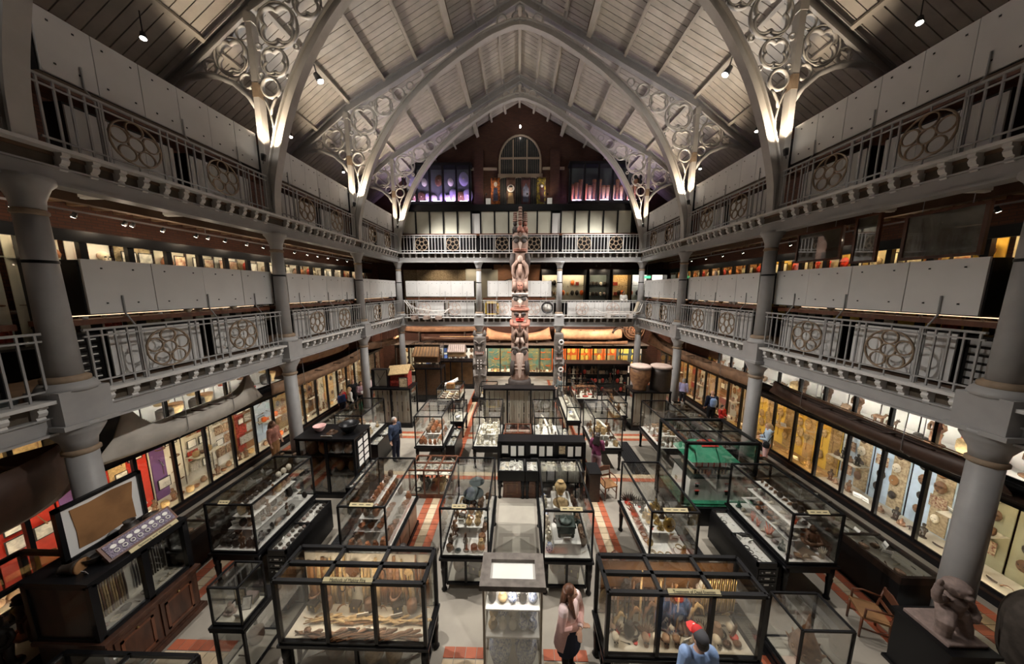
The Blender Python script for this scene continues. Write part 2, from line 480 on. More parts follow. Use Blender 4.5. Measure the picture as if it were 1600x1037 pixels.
# gable pilasters, string course and arched window
m = MB()
for x in (-3.0, 2.6):
    m.box(x-.35, x+.35, 23.2, 23.4, 8.9, 16.6)
part('pilasters', m, 'brick', wf)
part('string_course', MB().box(-3.6, -1.65, 23.22, 23.4, 15.25, 15.4).box(1.7, 3.3, 23.22, 23.4, 15.25, 15.4), 'windowframe', wf)
win = tag(link('window_1', None, None, (0.05, 23.3, 12.4)), 'arched gable window with pale stone tracery', 'window', kind='structure')
cx, R, zs = .05, 1.5, 15.9
arch = [(cx+R*cos(a), zs+R*1.13*sin(a)) for a in [pi*i/16 for i in range(17)]]
part('window_glass', MB().prism([(cx+R, 12.4)]+arch+[(cx-R, 12.4)], 23.36, 23.39), 'window_dark', win)
m = MB(); m.tube([(x, 23.33, z) for x, z in arch], .075, 6); part('window_arch', m, 'windowframe', win)
for x in (-.45, .55): ubox('window_mullion', 'windowframe', x-.05, x+.05, 23.28, 23.36, 14.95, 17.3, win)
for z in (16.05,): ubox('window_transom', 'windowframe', cx-R, cx+R, 23.28, 23.36, z-.06, z+.06, win)
for x in (cx-R, cx+R): ubox('window_jamb', 'windowframe', x-.07, x+.07, 23.28, 23.36, 14.95, 15.95, win)
for k in range(22):
    x = cx-R+.1+k*(2*R-.2)/21; zt = zs + R*1.13*sqrt(max(0, 1-((x-cx)/R)**2)) - .05
    ubox('window_bar', 'cedar_grey', x-.014, x+.014, 23.32, 23.35, 12.5, zt, win)
sc_ = [(cx-R-.12, 14.95), (cx+R+.15, 14.95), (cx+R+.15, 14.45)]
for i in range(13): sc_.append((cx+R-.1-i*(2*R)/12, 14.55 + .16*abs(sin(i*pi/4))))
sc_.append((cx-R-.12, 14.45))
part('window_valance', MB().prism(sc_, 23.2, 23.32), 'windowframe', win)
# roof: boards run up each slope, purlins run along it
ZR = 18.95   # underside of the rafters at the ridge
def zu(x):
    x = abs(x)
    return ZR - .54*x if x < 8 else ZR - 4.32 - .74*(x-8)
XP = [1.05, 2.05, 3.1, 4.7, 6.2, 7.9, 9.5]
BRD = {}
def board_mesh(key, x0, x1, dz, sx):
    z0 = zu(x0)+.56+dz; z1 = zu(x1)+.56+dz; w = .119
    vs = [(sx*x0, -w, z0), (sx*x1, -w, z1), (sx*x1, w, z1), (sx*x0, w, z0)]
    vs += [(a, b, c+.05) for a, b, c in vs]
    return MB().add(vs, [(0,1,2,3),(4,7,6,5),(0,4,5,1),(1,5,6,2),(2,6,7,3),(3,7,4,0)]).mesh('roof_board', 'roof_board')
for sx, sn in SIDES:
    ce = tag(link('ceiling_'+sn, None), f'{sn} slope of the cream boarded roof', 'ceiling', kind='structure')
    d1 = board_mesh(0, -.02, 3.1, .34, sx); d2 = board_mesh(1, 3.0, 8.0, 0, sx); d3 = board_mesh(2, 8.0, 11.5, 0, sx)
    y = -1.9
    while y < 23.4:
        link('roof_board', d1, ce, (0, y, random.uniform(-.004, .004))); link('roof_board', d2, ce, (0, y, random.uniform(-.004, .004))); link('roof_board', d3, ce, (0, y, random.uniform(-.004, .004))); y += .262
    m = MB()
    for x0, x1, dz in ((0, 3.3, .36), (3.0, 8.0, .015), (8.0, 11.6, .015)):
        m.add([(sx*x0, -2, zu(x0)+.62+dz), (sx*x1, -2, zu(x1)+.62+dz), (sx*x1, 23.7, zu(x1)+.62+dz), (sx*x0, 23.7, zu(x0)+.62+dz)], [(0,1,2,3)])
        m.add([(sx*x0, -2, zu(x0)+.7+dz), (sx*x1, -2, zu(x1)+.7+dz), (sx*x1, 23.7, zu(x1)+.7+dz), (sx*x0, 23.7, zu(x0)+.7+dz)], [(3,2,1,0)])
    part('roof_deck', m, 'soffit', ce)
    part('roof_upstand', MB().box(sx*3.06-.03, sx*3.06+.03, -2, 23.5, zu(3.1)+.6, zu(3.1)+1.1), 'purlin', ce)
    for x in XP:
        big = x == 3.1; sl = .54 if x < 8 else .74; dz = .34 if x < 3 else 0
        w, h = (.11, .34) if big else (.06, .26)
        m = MB(); zc = zu(x)+.56+dz
        dx = Vector((sx, 0, -sl)).normalized(); up = Vector((sx*sl, 0, 1)).normalized()
        m.obox((sx*x, 10.7, zc - up.z*h/2), dx*w, (0, 12.8, 0), up*h/2)
        part('purlin', m, 'purlin', ce)
part('ridge_beam', MB().box(-.07, .07, -2, 23.4, ZR+.5, ZR+.92), 'purlin', bpy.data.objects['ceiling_left'])

# ---------------------------------------------------------------- trusses
ARCH = [(0, 18.02), (.8, 17.82), (1.7, 17.42), (3.24, 16.46), (4.2, 15.72), (5.06, 14.95), (5.75, 14.18), (6.36, 13.3), (6.85, 12.4), (7.24, 11.46), (7.55, 10.5), (7.74, 9.7), (7.8, 8.9)]
def smooth(P, k=4):
    out = []
    for i in range(len(P)-1):
        p0 = P[i-1] if i else (-P[1][0], P[1][1]-.1); p1, p2 = P[i], P[i+1]; p3 = P[i+2] if i+2 < len(P) else p2
        for j in range(k):
            t = j/k; out.append(tuple(.5*(2*p1[c]+(p2[c]-p0[c])*t+(2*p0[c]-5*p1[c]+4*p2[c]-p3[c])*t*t+(3*p1[c]-p0[c]-3*p2[c]+p3[c])*t**3) for c in (0, 1)))
    return out+[P[-1]]
ARCHS = smooth(ARCH)
def truss(Y, label):
    t = thing('roof_truss', label, 'roof truss', (0, Y, 8.9), 'iron roof trusses across the court')
    for s in (-1, 1):
        # rafter as an I section
        m = MB()
        up = Vector((s*.54, 0, 1)).normalized()
        for dz, w, h in ((0, .24, .05), (.17, .07, .34), (.34, .24, .05)):
            a = Vector((0, Y, ZR+dz)); b = Vector((s*8.0, Y, zu(8.0)+dz)); m.bar(a, b, w, h, up=(s*.54, 0, 1)); m.bar(b, (s*11.1, Y, zu(11.1)+dz), w, h, up=(s*.74, 0, 1))
        part('rafter', m, 'iron', t)
        # arched rib
        m = MB()
        pts = [Vector((s*x, Y, z)) for x, z in ARCHS]
        # web plus two flanges, lofted as one section
        sec = [(-.13, 0), (.13, 0), (.13, .05), (.035, .05), (.035, .27), (.11, .27), (.11, .32), (-.11, .32), (-.11, .27), (-.035, .27), (-.035, .05), (-.13, .05)]
        vs = []; fs = []; n = len(sec); k = len(pts)
        for i, p in enumerate(pts):
            tn = (pts[min(i+1, k-1)] - pts[max(i-1, 0)]).normalized()
            nn = Vector((tn.z, 0, -tn.x)) if s > 0 else Vector((-tn.z, 0, tn.x))
            nn = -nn if nn.z < 0 or (abs(nn.z) < .05 and nn.x*s < 0) else nn
            for a, b in sec: vs.append(p + Vector((0, a, 0)) + nn*b)
        for i in range(k-1):
            for j in range(n):
                j2 = (j+1) % n; fs.append((i*n+j, i*n+j2, (i+1)*n+j2, (i+1)*n+j))
        m.add(vs, fs); part('arched_rib', m, 'iron_warm', t)
        # post from the upper gallery to the rafter
        m = MB().box(s*8.02-.09, s*8.02+.09, Y-.12, Y+.12, 8.9, zu(8.02)+.05).box(s*8.02-.13, s*8.02+.13, Y-.15, Y+.15, 8.9, 9.15)
        m.box(s*8.02-.12, s*8.02+.12, Y-.14, Y+.14, zu(8.02)-.25, zu(8.02)); part('post', m, 'iron_warm', t)
        part('rust_band', MB().box(s*8.02-.095, s*8.02+.095, Y-.125, Y+.125, 12.35, 12.75), 'iron_rust', t)
        # inner tracery: circle, quatrefoils, lancet
        def foil(name, x, z, R, nf, th, outer=True):
            q = MB()
            if nf == 0: q.tube(ring_pts((x, Y, z), R, 20), th, 6, closed=True, up=(0, 1, 0), flat=(1.3, 1))
            else:
                q.tube(foil_pts((x, Y, z), R*.93, nf, pi/4 if nf == 4 else pi/2), th, 6, closed=True, up=(0, 1, 0), flat=(1.2, 1))
                if outer: q.tube(ring_pts((x, Y, z), R, 24), th*.8, 6, closed=True, up=(0, 1, 0), flat=(1.5, .8))
            part(name, q, 'iron_warm', t)
        foil('tracery_circle', s*7.62, 12.66, .27, 0, .045)
        foil('tracery_quatrefoil', s*7.42, 13.36, .40, 4, .045)
        foil('tracery_quatrefoil', s*7.22, 14.33, .60, 4, .055)
        foil('tracery_quatrefoil', s*6.28, 14.92, .42, 4, .045)
        foil('tracery_circle', s*5.55, 15.40, .27, 0, .04)
        foil('tracery_circle', s*5.0, 15.74, .16, 0, .035)
        q = MB()
        q.tube([(s*7.86, Y, 12.4), (s*7.8, Y, 12.25), (s*7.72, Y, 12.0), (s*7.66, Y, 11.6), (s*7.68, Y, 11.2)], .035, 6)
        q.tube([(s*7.46, Y, 12.42), (s*7.55, Y, 12.3), (s*7.66, Y, 12.1), (s*7.70, Y, 11.9)], .035, 6)
        part('tracery_lancet', q, 'iron_warm', t)
        for (x, z, r) in ((7.86, 13.0, .07), (7.86, 13.78, .08), (6.72, 13.75, .07), (6.85, 15.02, .08), (5.86, 14.72, .06), (5.9, 15.55, .07), (5.2, 15.35, .06), (7.05, 12.98, .05)):
            foil('tracery_eyelet', s*x, z, r, 0, .028)
        # aisle tracery and half arch
        q = MB(); q.tube([(s*8.1, Y, 12.05), (s*8.35, Y, 12.45), (s*8.75, Y, 12.8), (s*9.25, Y, 13.0), (s*9.7, Y, 13.05), (s*10.2, Y, 12.95), (s*11.0, Y, 12.4)], .09, 6, up=(0, 1, 0), flat=(1.3, .9)); part('aisle_arch', q, 'iron', t)
        foil('tracery_quatrefoil', s*8.72, 13.52, .52, 4, .05)
        foil('tracery_circle', s*8.33, 12.85, .20, 0, .04)
        foil('tracery_circle', s*8.3, 14.15, .2, 0, .035)
        foil('tracery_quatrefoil', s*9.42, 13.27, .2, 4, .03)
        foil('tracery_circle', s*.78, 18.25, .22, 0, .04)
    q = MB(); q.tube(foil_pts((0, Y, 18.5), .36, 3, pi/2), .045, 6, closed=True, up=(0, 1, 0), flat=(1.2, 1)); part('tracery_trefoil', q, 'iron', t)
    # braces from rafter to purlin
    for s in (-1, 1):
        for x in (1.05, 2.05):
            part('brace', MB().bar((s*x, Y-.1, zu(x)+.85), (s*(x-.2), Y-.05, zu(x)+.2), .05, .08), 'iron', t)
    return t
for Y, lab in zip(YS[1:], ['iron truss whose posts stand nearest the viewer, mostly above the frame', 'cream iron roof truss with large quatrefoil spandrels, arch cut by the frame top',
                           'cream iron truss whose whole pointed arch shows at the frame top', 'smallest iron roof truss, arch standing before the dark gable']):
    truss(Y, lab)

# ---------------------------------------------------------------- columns
def column(x, y, label):
    t = thing('iron_column', label, 'column', (x, y, 0), 'grey iron gallery columns')
    part('base', MB().lathe([(.34, 0), (.34, .12), (.30, .16), (.30, .3), (.25, .36)], 16, c=(x, y, 0)), 'iron', t)
    part('lower_shaft', MB().lathe([(.215, .3), (.20, 2), (.19, 3.75)], 20, c=(x, y, 0)), 'iron', t)
    part('neck_ring', MB().lathe([(.19, 3.6), (.225, 3.63), (.225, 3.68), (.19, 3.71)], 20, c=(x, y, 0)), 'iron_rust', t)
    part('capital', MB().lathe([(.19, 3.7), (.21, 3.85), (.30, 4.02), (.33, 4.08), (.33, 4.13), (.37, 4.16), (.37, 4.22)], 20, c=(x, y, 0)), 'iron', t)
    part('pedestal', MB().box(x-.31, x+.31, y-.31, y+.31, 4.2, 4.82).lathe([(.36, 4.8), (.34, 4.86), (.29, 4.95)], 16, c=(x, y, 0)).box(x-.36, x+.36, y-.36, y+.36, 4.16, 4.24), 'iron', t)
    part('base_ring', MB().lathe([(.25, 4.93), (.27, 4.96), (.27, 5.02), (.22, 5.06)], 20, c=(x, y, 0)), 'iron_rust', t)
    part('upper_shaft', MB().lathe([(.20, 5.0), (.165, 7.9)], 20, c=(x, y, 0)), 'iron', t)
    part('strap', MB().lathe([(.185, 6.98), (.185, 7.03)], 20, c=(x, y, 0), cap=False), 'black', t)
    part('upper_ring', MB().lathe([(.165, 7.75), (.19, 7.78), (.19, 7.82), (.165, 7.85)], 20, c=(x, y, 0)), 'iron_rust', t)
    part('upper_capital', MB().lathe([(.165, 7.84), (.18, 8.0), (.25, 8.2), (.31, 8.27), (.31, 8.36)], 20, c=(x, y, 0)), 'iron', t)
NTH = ['nearest', 'second', 'third', 'corner']
for sx, sn in SIDES:
    for i, y in enumerate(YS[1:]):
        column(sx*8.0, y, f'grey iron column on the {sn} side, ' + ('at the far corner' if i == 3 else ['nearest the viewer', 'second from the viewer', 'third from the viewer'][i]))
for x, n in ((-2.67, 'left'), (2.67, 'right')):
    column(x, 19.95, f'slim grey column carrying the far gallery, {n} of the totem pole')

# ---------------------------------------------------------------- galleries
BRK = {}
def bracket_mesh(key):
    # S-shaped corbel profile: outward (u) by height (v)
    prof = [(0, 0), (.17, 0), (.17, -.06), (.13, -.08), (.15, -.13), (.12, -.19), (.08, -.21), (.10, -.26), (.07, -.30), (0, -.30)]
    if key == 'far': return MB().prism([(-u, v) for u, v in prof], -.05, .05, 'yz').mesh('bracket', 'lip')
    s = -1 if key == 1 else 1
    return MB().prism([(s*u, v) for u, v in prof], -.05, .05, 'xz').mesh('bracket', 'lip')
def gallery(side, name, z, lab):
    g = tag(link(name, None), lab, 'gallery', kind='structure')
    if side != 0:
        s = side
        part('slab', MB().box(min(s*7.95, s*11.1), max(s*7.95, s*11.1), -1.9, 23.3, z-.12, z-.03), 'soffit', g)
        part('lip', MB().box(min(s*7.74, s*8.1), max(s*7.74, s*8.1), -1, 19.8, z-.06, z), 'lip', g)
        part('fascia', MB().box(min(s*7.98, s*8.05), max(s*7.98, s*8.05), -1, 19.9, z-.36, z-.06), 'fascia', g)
        part('beam', MB().box(min(s*7.93, s*8.15), max(s*7.93, s*8.15), -1, 19.9, z-.59, z-.31).box(min(s*7.86, s*8.2), max(s*7.86, s*8.2), -1, 19.9, z-.62, z-.58).box(min(s*7.88, s*8.2), max(s*7.88, s*8.2), -1, 19.9, z-.33, z-.30), 'iron', g)
        y = -.6
        while y < 23.2:
            if y < 19.9 or True: ubox('joist', 'joist', min(s*8.15, s*11.05), max(s*8.15, s*11.05), y-.05, y+.05, z-.36, z-.12, g)
            y += .42
        me = bracket_mesh(s)
        for b in range(4):
            for i in range(12):
                yy = YS[b] + .42 + i*(4.16/11)
                link('bracket', me, g, (s*7.98 , yy, z-.05))
        m = MB().box(min(s*9.4, s*9.6), max(s*9.4, s*9.6), -1.5, 23, z-.55, z-.36); part('soffit_beam', m, 'soffit', g)
    else:
        part('slab', MB().box(-7.95, 7.95, 19.95, 23.3, z-.12, z-.03), 'soffit', g)
        part('lip', MB().box(-7.9, 7.9, 19.7, 20.05, z-.06, z), 'lip', g)
        part('fascia', MB().box(-7.9, 7.9, 19.95, 20.0, z-.36, z-.06), 'fascia', g)
        part('beam', MB().box(-7.9, 7.9, 19.9, 20.1, z-.59, z-.31).box(-7.9, 7.9, 19.82, 20.15, z-.62, z-.58), 'iron', g)
        me = bracket_mesh('far')
        for i in range(37): link('bracket', me, g, (-7.6+i*15.2/36, 19.97, z-.05))
        x = -7.7
        while x < 7.8:
            ubox('joist', 'joist', x-.05, x+.05, 20.1, 23.2, z-.36, z-.12, g); x += .6
for z, n in ((LOW, 'lower'), (UPP, 'upper')):
    gallery(-1, f'floor_{n}_gallery_left', z, f'{n} gallery deck along the left side')
    gallery(1, f'floor_{n}_gallery_right', z, f'{n} gallery deck along the right side')
    gallery(0, f'floor_{n}_gallery_far', z, f'{n} gallery deck across the far end')

def rosette(parent, c, plane, mt):
    m = MB(); fl_ = (1.3, .8); up = (1, 0, 0) if plane == 'yz' else (0, 1, 0)
    pl = 'yz' if plane == 'yz' else 'xz'
    m.tube(ring_pts(c, .42, 26, pl), .022, 5, closed=True, up=up, flat=fl_)
    m.tube(ring_pts(c, .135, 14, pl), .022, 5, closed=True, up=up, flat=fl_)
    for k in range(5):
        a = pi/2 + k*2*pi/5; d = .272
        cc = (c[0], c[1]+d*cos(a), c[2]+d*sin(a)) if plane == 'yz' else (c[0]+d*cos(a), c[1], c[2]+d*sin(a))
        m.tube(ring_pts(cc, .142, 14, pl), .02, 5, closed=True, up=up, flat=fl_)
    part('rosette', m, mt, parent)
BAL = {}
def railing(side, a, b, z, label, group, mt='iron', rm='iron_rust'):
    """a..b along the gallery edge (Y for the sides, X for the far end)"""
    far = side == 0
    e = 19.9 if far else side*7.9
    def P(t, d=0): return (t, e-d, 0) if far else (e - side*d*1.0, t, 0)
    c = (a+b)/2
    t = thing('railing', label, 'railing', (c, e, z) if far else (e, c, z), group)
    def bx(name, t0, t1, w, z0, z1):
        if far: return ubox(name, mt, t0, t1, e-w, e+w, z0, z1, t)
        return ubox(name, mt, e-w, e+w, t0, t1, z0, z1, t)
    bx('top_rail', a, b, .028, z+1.09, z+1.13); bx('middle_rail', a, b, .016, z+.97, z+1.0); bx('bottom_rail', a, b, .016, z+.13, z+.16)
    L = b-a; rc = [a+.285*L, a+.69*L]
    n = 24
    for i in range(n+1):
        p = a + .06 + i*(L-.12)/n
        if any(abs(p-q) < .44 for q in rc): continue
        bx('baluster', p-.013, p+.013, .013, z, z+1.09)
    for q in rc:
        for d in (-.46, .46): bx('baluster', q+d-.016, q+d+.016, .016, z, z+1.09)
        rosette(t, (q, e, z+.565) if far else (e, q, z+.565), 'xz' if far else 'yz', rm)
        bx('rosette_stay', q-.01, q+.01, .01, z+.98, z+1.09); bx('rosette_stay', q-.01, q+.01, .01, z+.0, z+.15)
    return t, rc
def gallery_case(side, a, b, z, label, group, zt=None, zb=None, mt='board', nb=6, c0=.42, c1=.1):
    """white-backed display case standing behind a railing, with the cabinet backs below it"""
    far = side == 0
    e = 20.12 if far else side*8.24
    zb = zb or z+1.37; zt = zt or z+2.41
    A, B = a+c0, b-c1
    t = thing('gallery_case', label, 'display case', ((a+b)/2, e, z) if far else (e, (a+b)/2, z), group)
    def bx(name, m, t0, t1, d0, d1, z0, z1):
        if far: return ubox(name, m, t0, t1, e+d0, e+d1, z0, z1, t)
        x0, x1 = sorted((e+side*d0, e+side*d1)); return ubox(name, m, x0, x1, t0, t1, z0, z1, t)
    w = (B-A)/nb
    for k in range(nb): bx('back_board', mt, A+k*w+.006, A+(k+1)*w-.006, -.02+random.uniform(-.003, .003), .02, zb, zt)
    for k in range(nb*2):
        for zz in (zt-.16, zb+.2): p = A+(k+.5)*(B-A)/(nb*2)+.06*sin(k*5); bx('bolt_head', 'ink', p-.014, p+.014, -.03, -.015, zz-.014, zz+.014)
    bx('case_body', 'black', A-.02, B+.01, .02, .62, zb-.02, zt-.02)
    bx('base_board', 'redwood', a+.25, b-.25, .0, .66, zb-.2, zb-.1)
    bx('light_strip', 'strip_soft', a+.5, b-.5, .3, .34, zb-.05, zb-.035) if not far else None
    # bent iron standards that carry the case
    for f in (.22, .56, .84):
        p = a + f*(b-a); m = MB()
        if far: m.tube([(p, e-.13, z), (p, e-.13, zb-.25), (p, e-.04, zb-.02), (p, e-.04, zb+.35)], .014, 5)
        else: m.tube([(e-side*.2, p, z), (e-side*.2, p, zb-.25), (e-side*.04, p, zb-.02), (e-side*.04, p, zb+.35)], .016, 5)
        part('standard', m, 'iron', t)
    L = b-a
    for f0, f1 in ((.18, .53), (.60, .93))[:1 if (not far and a < 0) else 2]:
        k = 3; w2 = (f1-f0)*L/k
        for i in range(k): bx('cabinet_back', 'board', a+f0*L+i*w2+.004, a+f0*L+(i+1)*w2-.004, .14, .17, z+.05, zb-.38)
        bx('cabinet_body', 'black', a+f0*L, a+f1*L, .17, .55, z+.02, zb-.33)
    return t
BAYN = ['beside the viewer', 'nearest column bay', 'second column bay', 'farthest bay']
for z, lv in ((LOW, 'lower'), (UPP, 'upper')):
    for sx, sn in SIDES:
        for b in range(4):
            a0, b0 = YS[b]+.24, YS[b+1]-.24
            railing(sx, a0, b0, z, f'grey iron railing with two rosettes, {lv} {sn} gallery, {BAYN[b]}', f'{lv} gallery railings')
            nb = 6 if lv == 'upper' else 4
            gallery_case(sx, YS[b], YS[b+1], z, f'long white-backed case above the {lv} {sn} railing, {BAYN[b]}', f'white-backed cases on the {lv} gallery', nb=nb if b < 3 else 5,
                         c1=.75 if b == 0 else .06, c0=.6)
    for i, (xa, xb, nm) in enumerate(((-7.9, -2.67, 'left'), (-2.67, 2.67, 'middle'), (2.67, 7.9, 'right'))):
        railing(0, xa+.1, xb-.1, z, f'pale iron railing of the far {lv} gallery, {nm} bay', f'far {lv} gallery railings', 'lip', 'cedar_pale' if lv == 'lower' else 'iron_rust')
gallery_case(0, -7.9, -2.67, LOW, 'bright white-backed case on far lower gallery, left bay', 'far gallery cases', c0=.25, c1=.35, nb=6)
gallery_case(0, -2.67, 2.67, LOW, 'white-backed case behind the totem pole on far lower gallery', 'far gallery cases', c0=.55, c1=.5, nb=6)
# far lower gallery, right bay: cabinets only
t = thing('gallery_cabinet', 'row of pale cabinet backs behind the far right railing', 'cabinet', (5.2, 20.2, LOW))
for k in range(7): ubox('cabinet_back', 'board', 3.3+k*.6, 3.88+k*.6, 20.2, 20.23, LOW+.05, LOW+1.0, t)
ubox('cabinet_body', 'black', 3.2, 7.6, 20.23, 20.42, LOW+.02, LOW+1.04, t)
# far upper gallery: glazed screen of cream panels under a black beam
t = thing('panel_screen', 'black framed screen of cream panels above far upper railing', 'screen', (0, 20.35, UPP))
xs = -7.75
k = 0
for w in [.92, .92, .92, .92, .92, .62, .92, .92, .95, .92, .92, .62, .92, .92, .92, .92, .92]:
    x1 = min(xs+w, 7.75)
    if w < .7: ubox('panel', 'board', xs+.05, x1-.05, 20.36, 20.39, UPP+1.28, UPP+2.55, t)
    else: ubox('panel', 'board_cream', xs+.05, x1-.05, 20.33, 20.36, UPP+1.28, UPP+2.68, t)
    ubox('mullion', 'black', x1-.05, x1+.05, 20.28, 20.4, UPP+1.2, UPP+2.72, t)
    xs = x1; k += 1
ubox('mullion', 'black', -7.8, -7.7, 20.28, 20.4, UPP+1.2, UPP+2.72, t)
ubox('top_beam', 'black', -7.85, 7.85, 20.25, 20.75, UPP+2.7, UPP+3.1, t)
ubox('sill', 'redwood', -7.85, 7.85, 20.25, 20.5, UPP+1.15, UPP+1.27, t)
ubox('back', 'black', -7.8, 7.8, 20.41, 20.5, UPP+.02, UPP+2.7, t)
# ---------------------------------------------------------------- museum objects: one mesh per kind, copied with a material of its own
def P_pot():
    return MB().lathe([(.22, 0), (.40, .22), (.46, .45), (.36, .72), (.22, .84), (.27, 1), (.22, .98), (.17, .86)], 14)
def P_jar():
    m = MB().lathe([(.2, 0), (.34, .15), (.38, .5), (.26, .78), (.15, .86), (.2, 1), (.14, .97)], 12)
    for s in (-1, 1): m.tube([(s*.22, 0, .82), (s*.42, 0, .84), (s*.44, 0, .62), (s*.34, 0, .55)], .04, 5)
    return m
def P_vase():
    return MB().lathe([(.20, 0), (.19, .05), (.34, .35), (.42, .62), (.33, .82), (.15, .90), (.16, .96), (.22, 1), (.18, .99), (.12, .92)], 18)
def P_bowl():
    return MB().lathe([(.35, 0), (.40, .06), (.75, .45), (.95, .9), (1, 1), (.92, 1), (.7, .5), (.3, .15), (.01, .12)], 16)
def P_plate():
    return MB().lathe([(.3, 0), (.5, .02), (1, .16), (1, .19), (.5, .06), (.01, .05)], 18)
def P_basket():
    m = MB().lathe([(.38, 0), (.5, .3), (.5, .8), (.46, .84), (.5, .88), (.36, 1.0), (.06, 1.08), (.05, 1.15), (.01, 1.16)], 12)
    return m
def P_bottle():
    return MB().lathe([(.25, 0), (.38, .2), (.32, .45), (.13, .6), (.10, .9), (.14, 1), (.09, 1)], 12)
def P_mask():
    # convex face towards -Y, hanging, height 1
    m = MB(); nu, nv = 12, 12; vs = []; fs = []
    for j in range(nv+1):
        v = -1+2*j/nv
        for i in range(nu+1):
            u = -1+2*i/nu
            w = .36*sqrt(max(0, 1-v*v*.92)) * (1.0 if v > 0 else 1-.25*v*v)
            y = -.22*sqrt(max(0, 1-u*u))*sqrt(max(0, 1-v*v))
            if abs(u) < .2 and -.3 < v < .25: y -= .13*(1-abs(u)/.2)*(.55-v)
            if .2 < v < .42: y -= .05
            if .18 < abs(u) < .6 and 0 < v < .22: y += .07
            if abs(u) < .35 and -.62 < v < -.45: y += .06
            vs.append((u*w, y, .5+v*.5))
    for j in range(nv):
        for i in range(nu):
            a = j*(nu+1)+i; fs.append((a, a+1, a+nu+2, a+nu+1))
    m.add(vs, fs, 0, True)
    for s in (-1, 1): m.ell((s*.14, -.19, .555), (.06, .03, .03), 8, 4, 1)
    m.ell((0, -.2, .24), (.08, .03, .03), 8, 4, 1)
    m.ell((0, .02, .5), (.33, .06, .47), 10, 6, 0)
    return m
def P_figure():
    m = MB()
    m.lathe([(.22, 0), (.22, .05), (.17, .06), (.12, .08)], 10, sy=.8)
    for s in (-1, 1):
        m.tube([(s*.07, 0, .05), (s*.08, -.03, .2), (s*.07, 0, .40)], [.06, .055, .075], 6)
        m.tube([(s*.13, 0, .70), (s*.19, -.02, .58), (s*.14, -.08, .46), (s*.06, -.12, .48)], [.055, .045, .04, .035], 6)
    m.lathe([(.10, .36), (.13, .45), (.115, .55), (.155, .68), (.08, .74), (.055, .77)], 10, sy=.75)
    m.ell((0, -.01, .87), (.085, .095, .12), 10, 7)
    m.lathe([(.09, .93), (.10, .96), (.04, 1.0)], 8)
    m.ell((0, -.105, .86), (.02, .03, .035), 6, 4)
    for s in (-1, 1): m.ell((s*.035, -.095, .885), (.018, .012, .012), 6, 4, 1)
    return m
def P_seated():
    m = MB().lathe([(.40, 0), (.42, .08), (.36, .10)], 12, sy=.8)
    m.lathe([(.30, .1), (.26, .25), (.20, .38), (.25, .55), (.14, .63), (.08, .66)], 10, sy=.75)
    for s in (-1, 1):
        m.tube([(s*.1, 0, .2), (s*.34, -.1, .17), (s*.3, -.26, .14), (s*.02, -.28, .14)], [.11, .1, .09, .07], 6)
        m.tube([(s*.22, 0, .57), (s*.32, -.04, .4), (s*.2, -.2, .26)], [.08, .065, .05], 6)
    m.ell((0, -.02, .78), (.13, .14, .16), 10, 7); m.lathe([(.10, .88), (.06, .95), (.02, 1.0)], 8)
    for s in (-1, 1): m.ell((s*.05, -.15, .80), (.025, .015, .014), 6, 4, 1)
    return m
def P_club():
    return MB().tube([(-.5, 0, .05), (-.2, 0, .05), (.15, .02, .05), (.35, .05, .05), (.5, .06, .05)], [.022, .025, .03, .07, .04], 7)
def P_spear():
    m = MB().tube([(-.5, 0, .02), (.4, 0, .02)], .010, 6)
    m.tube([(.38, 0, .02), (.42, 0, .02), (.5, 0, .02)], [(.012, .012), (.008, .03), (.002, .002)], 6, up=(0, 0, 1)); return m
def P_stick():
    return MB().tube([(0, 0, 0), (.006, 0, .35), (-.006, 0, .7), (0, 0, 1)], [.020, .022, .020, .014], 7)
def P_paddle():
    m = MB().tube([(0, 0, .42), (0, 0, 1)], .018, 6); m.lathe([(.012, 1), (.04, 1.01), (.03, 1.04)], 6)
    m.tube([(0, 0, 0), (0, 0, .1), (0, 0, .28), (0, 0, .42), (0, 0, .48)], [(.02, .004), (.10, .012), (.11, .012), (.05, .014), (.018, .016)], 8, up=(0, 1, 0), flat=(.3, 1)); return m
def P_card():
    m = MB(); m.obox((0, 0, .5), (.5, 0, 0), (0, .02, .006), (0, -.16, .47), 0); m.obox((0, -.024, .62), (.38, 0, 0), (0, .004, .001), (0, -.012, .036), 1)
    m.obox((0, -.0, .42), (.36, 0, 0), (0, .024, .008), (0, -.08, .02), 1); return m
def P_frame():
    m = MB().box(-.5, .5, -.02, .02, 0, 1, 1); m.box(-.43, .43, -.028, -.02, .07, .93, 0); return m
def P_skull():
    m = MB().ell((0, .05, .62), (.36, .45, .38), 12, 8); m.obox((0, -.26, .32), (.2, 0, 0), (0, .14, 0), (0, 0, .17)); m.obox((0, -.26, .1), (.17, 0, 0), (0, .12, 0), (0, 0, .08))
    for s in (-1, 1): m.ell((s*.14, -.36, .5), (.09, .06, .08), 8, 5, 1)
    m.ell((0, -.41, .36), (.045, .03, .06), 6, 4, 1); return m
def P_shell():
    return MB().tube([(-.5, 0, .12), (-.3, 0, .2), (0, 0, .32), (.25, .02, .3), (.42, .03, .2), (.5, .03, .12)], [.02, .10, .26, .28, .18, .04], 9)
def P_bangle():
    return MB().tube([(cos(2*pi*i/14)*.42, sin(2*pi*i/14)*.42, .08) for i in range(14)], .075, 6, closed=True)
def P_lump():
    m = MB(); r = random.Random(3); n = 10; m.ell((0, 0, .3), (.48, .36, .3), n, 6, 0, False)
    m.v = [(x*(1+r.uniform(-.14, .14)), y*(1+r.uniform(-.14, .14)), max(0, z*(1+r.uniform(-.12, .12)))) for x, y, z in m.v]; return m
def P_egg(): return MB().ell((0, 0, .5), (.38, .38, .5), 12, 8)
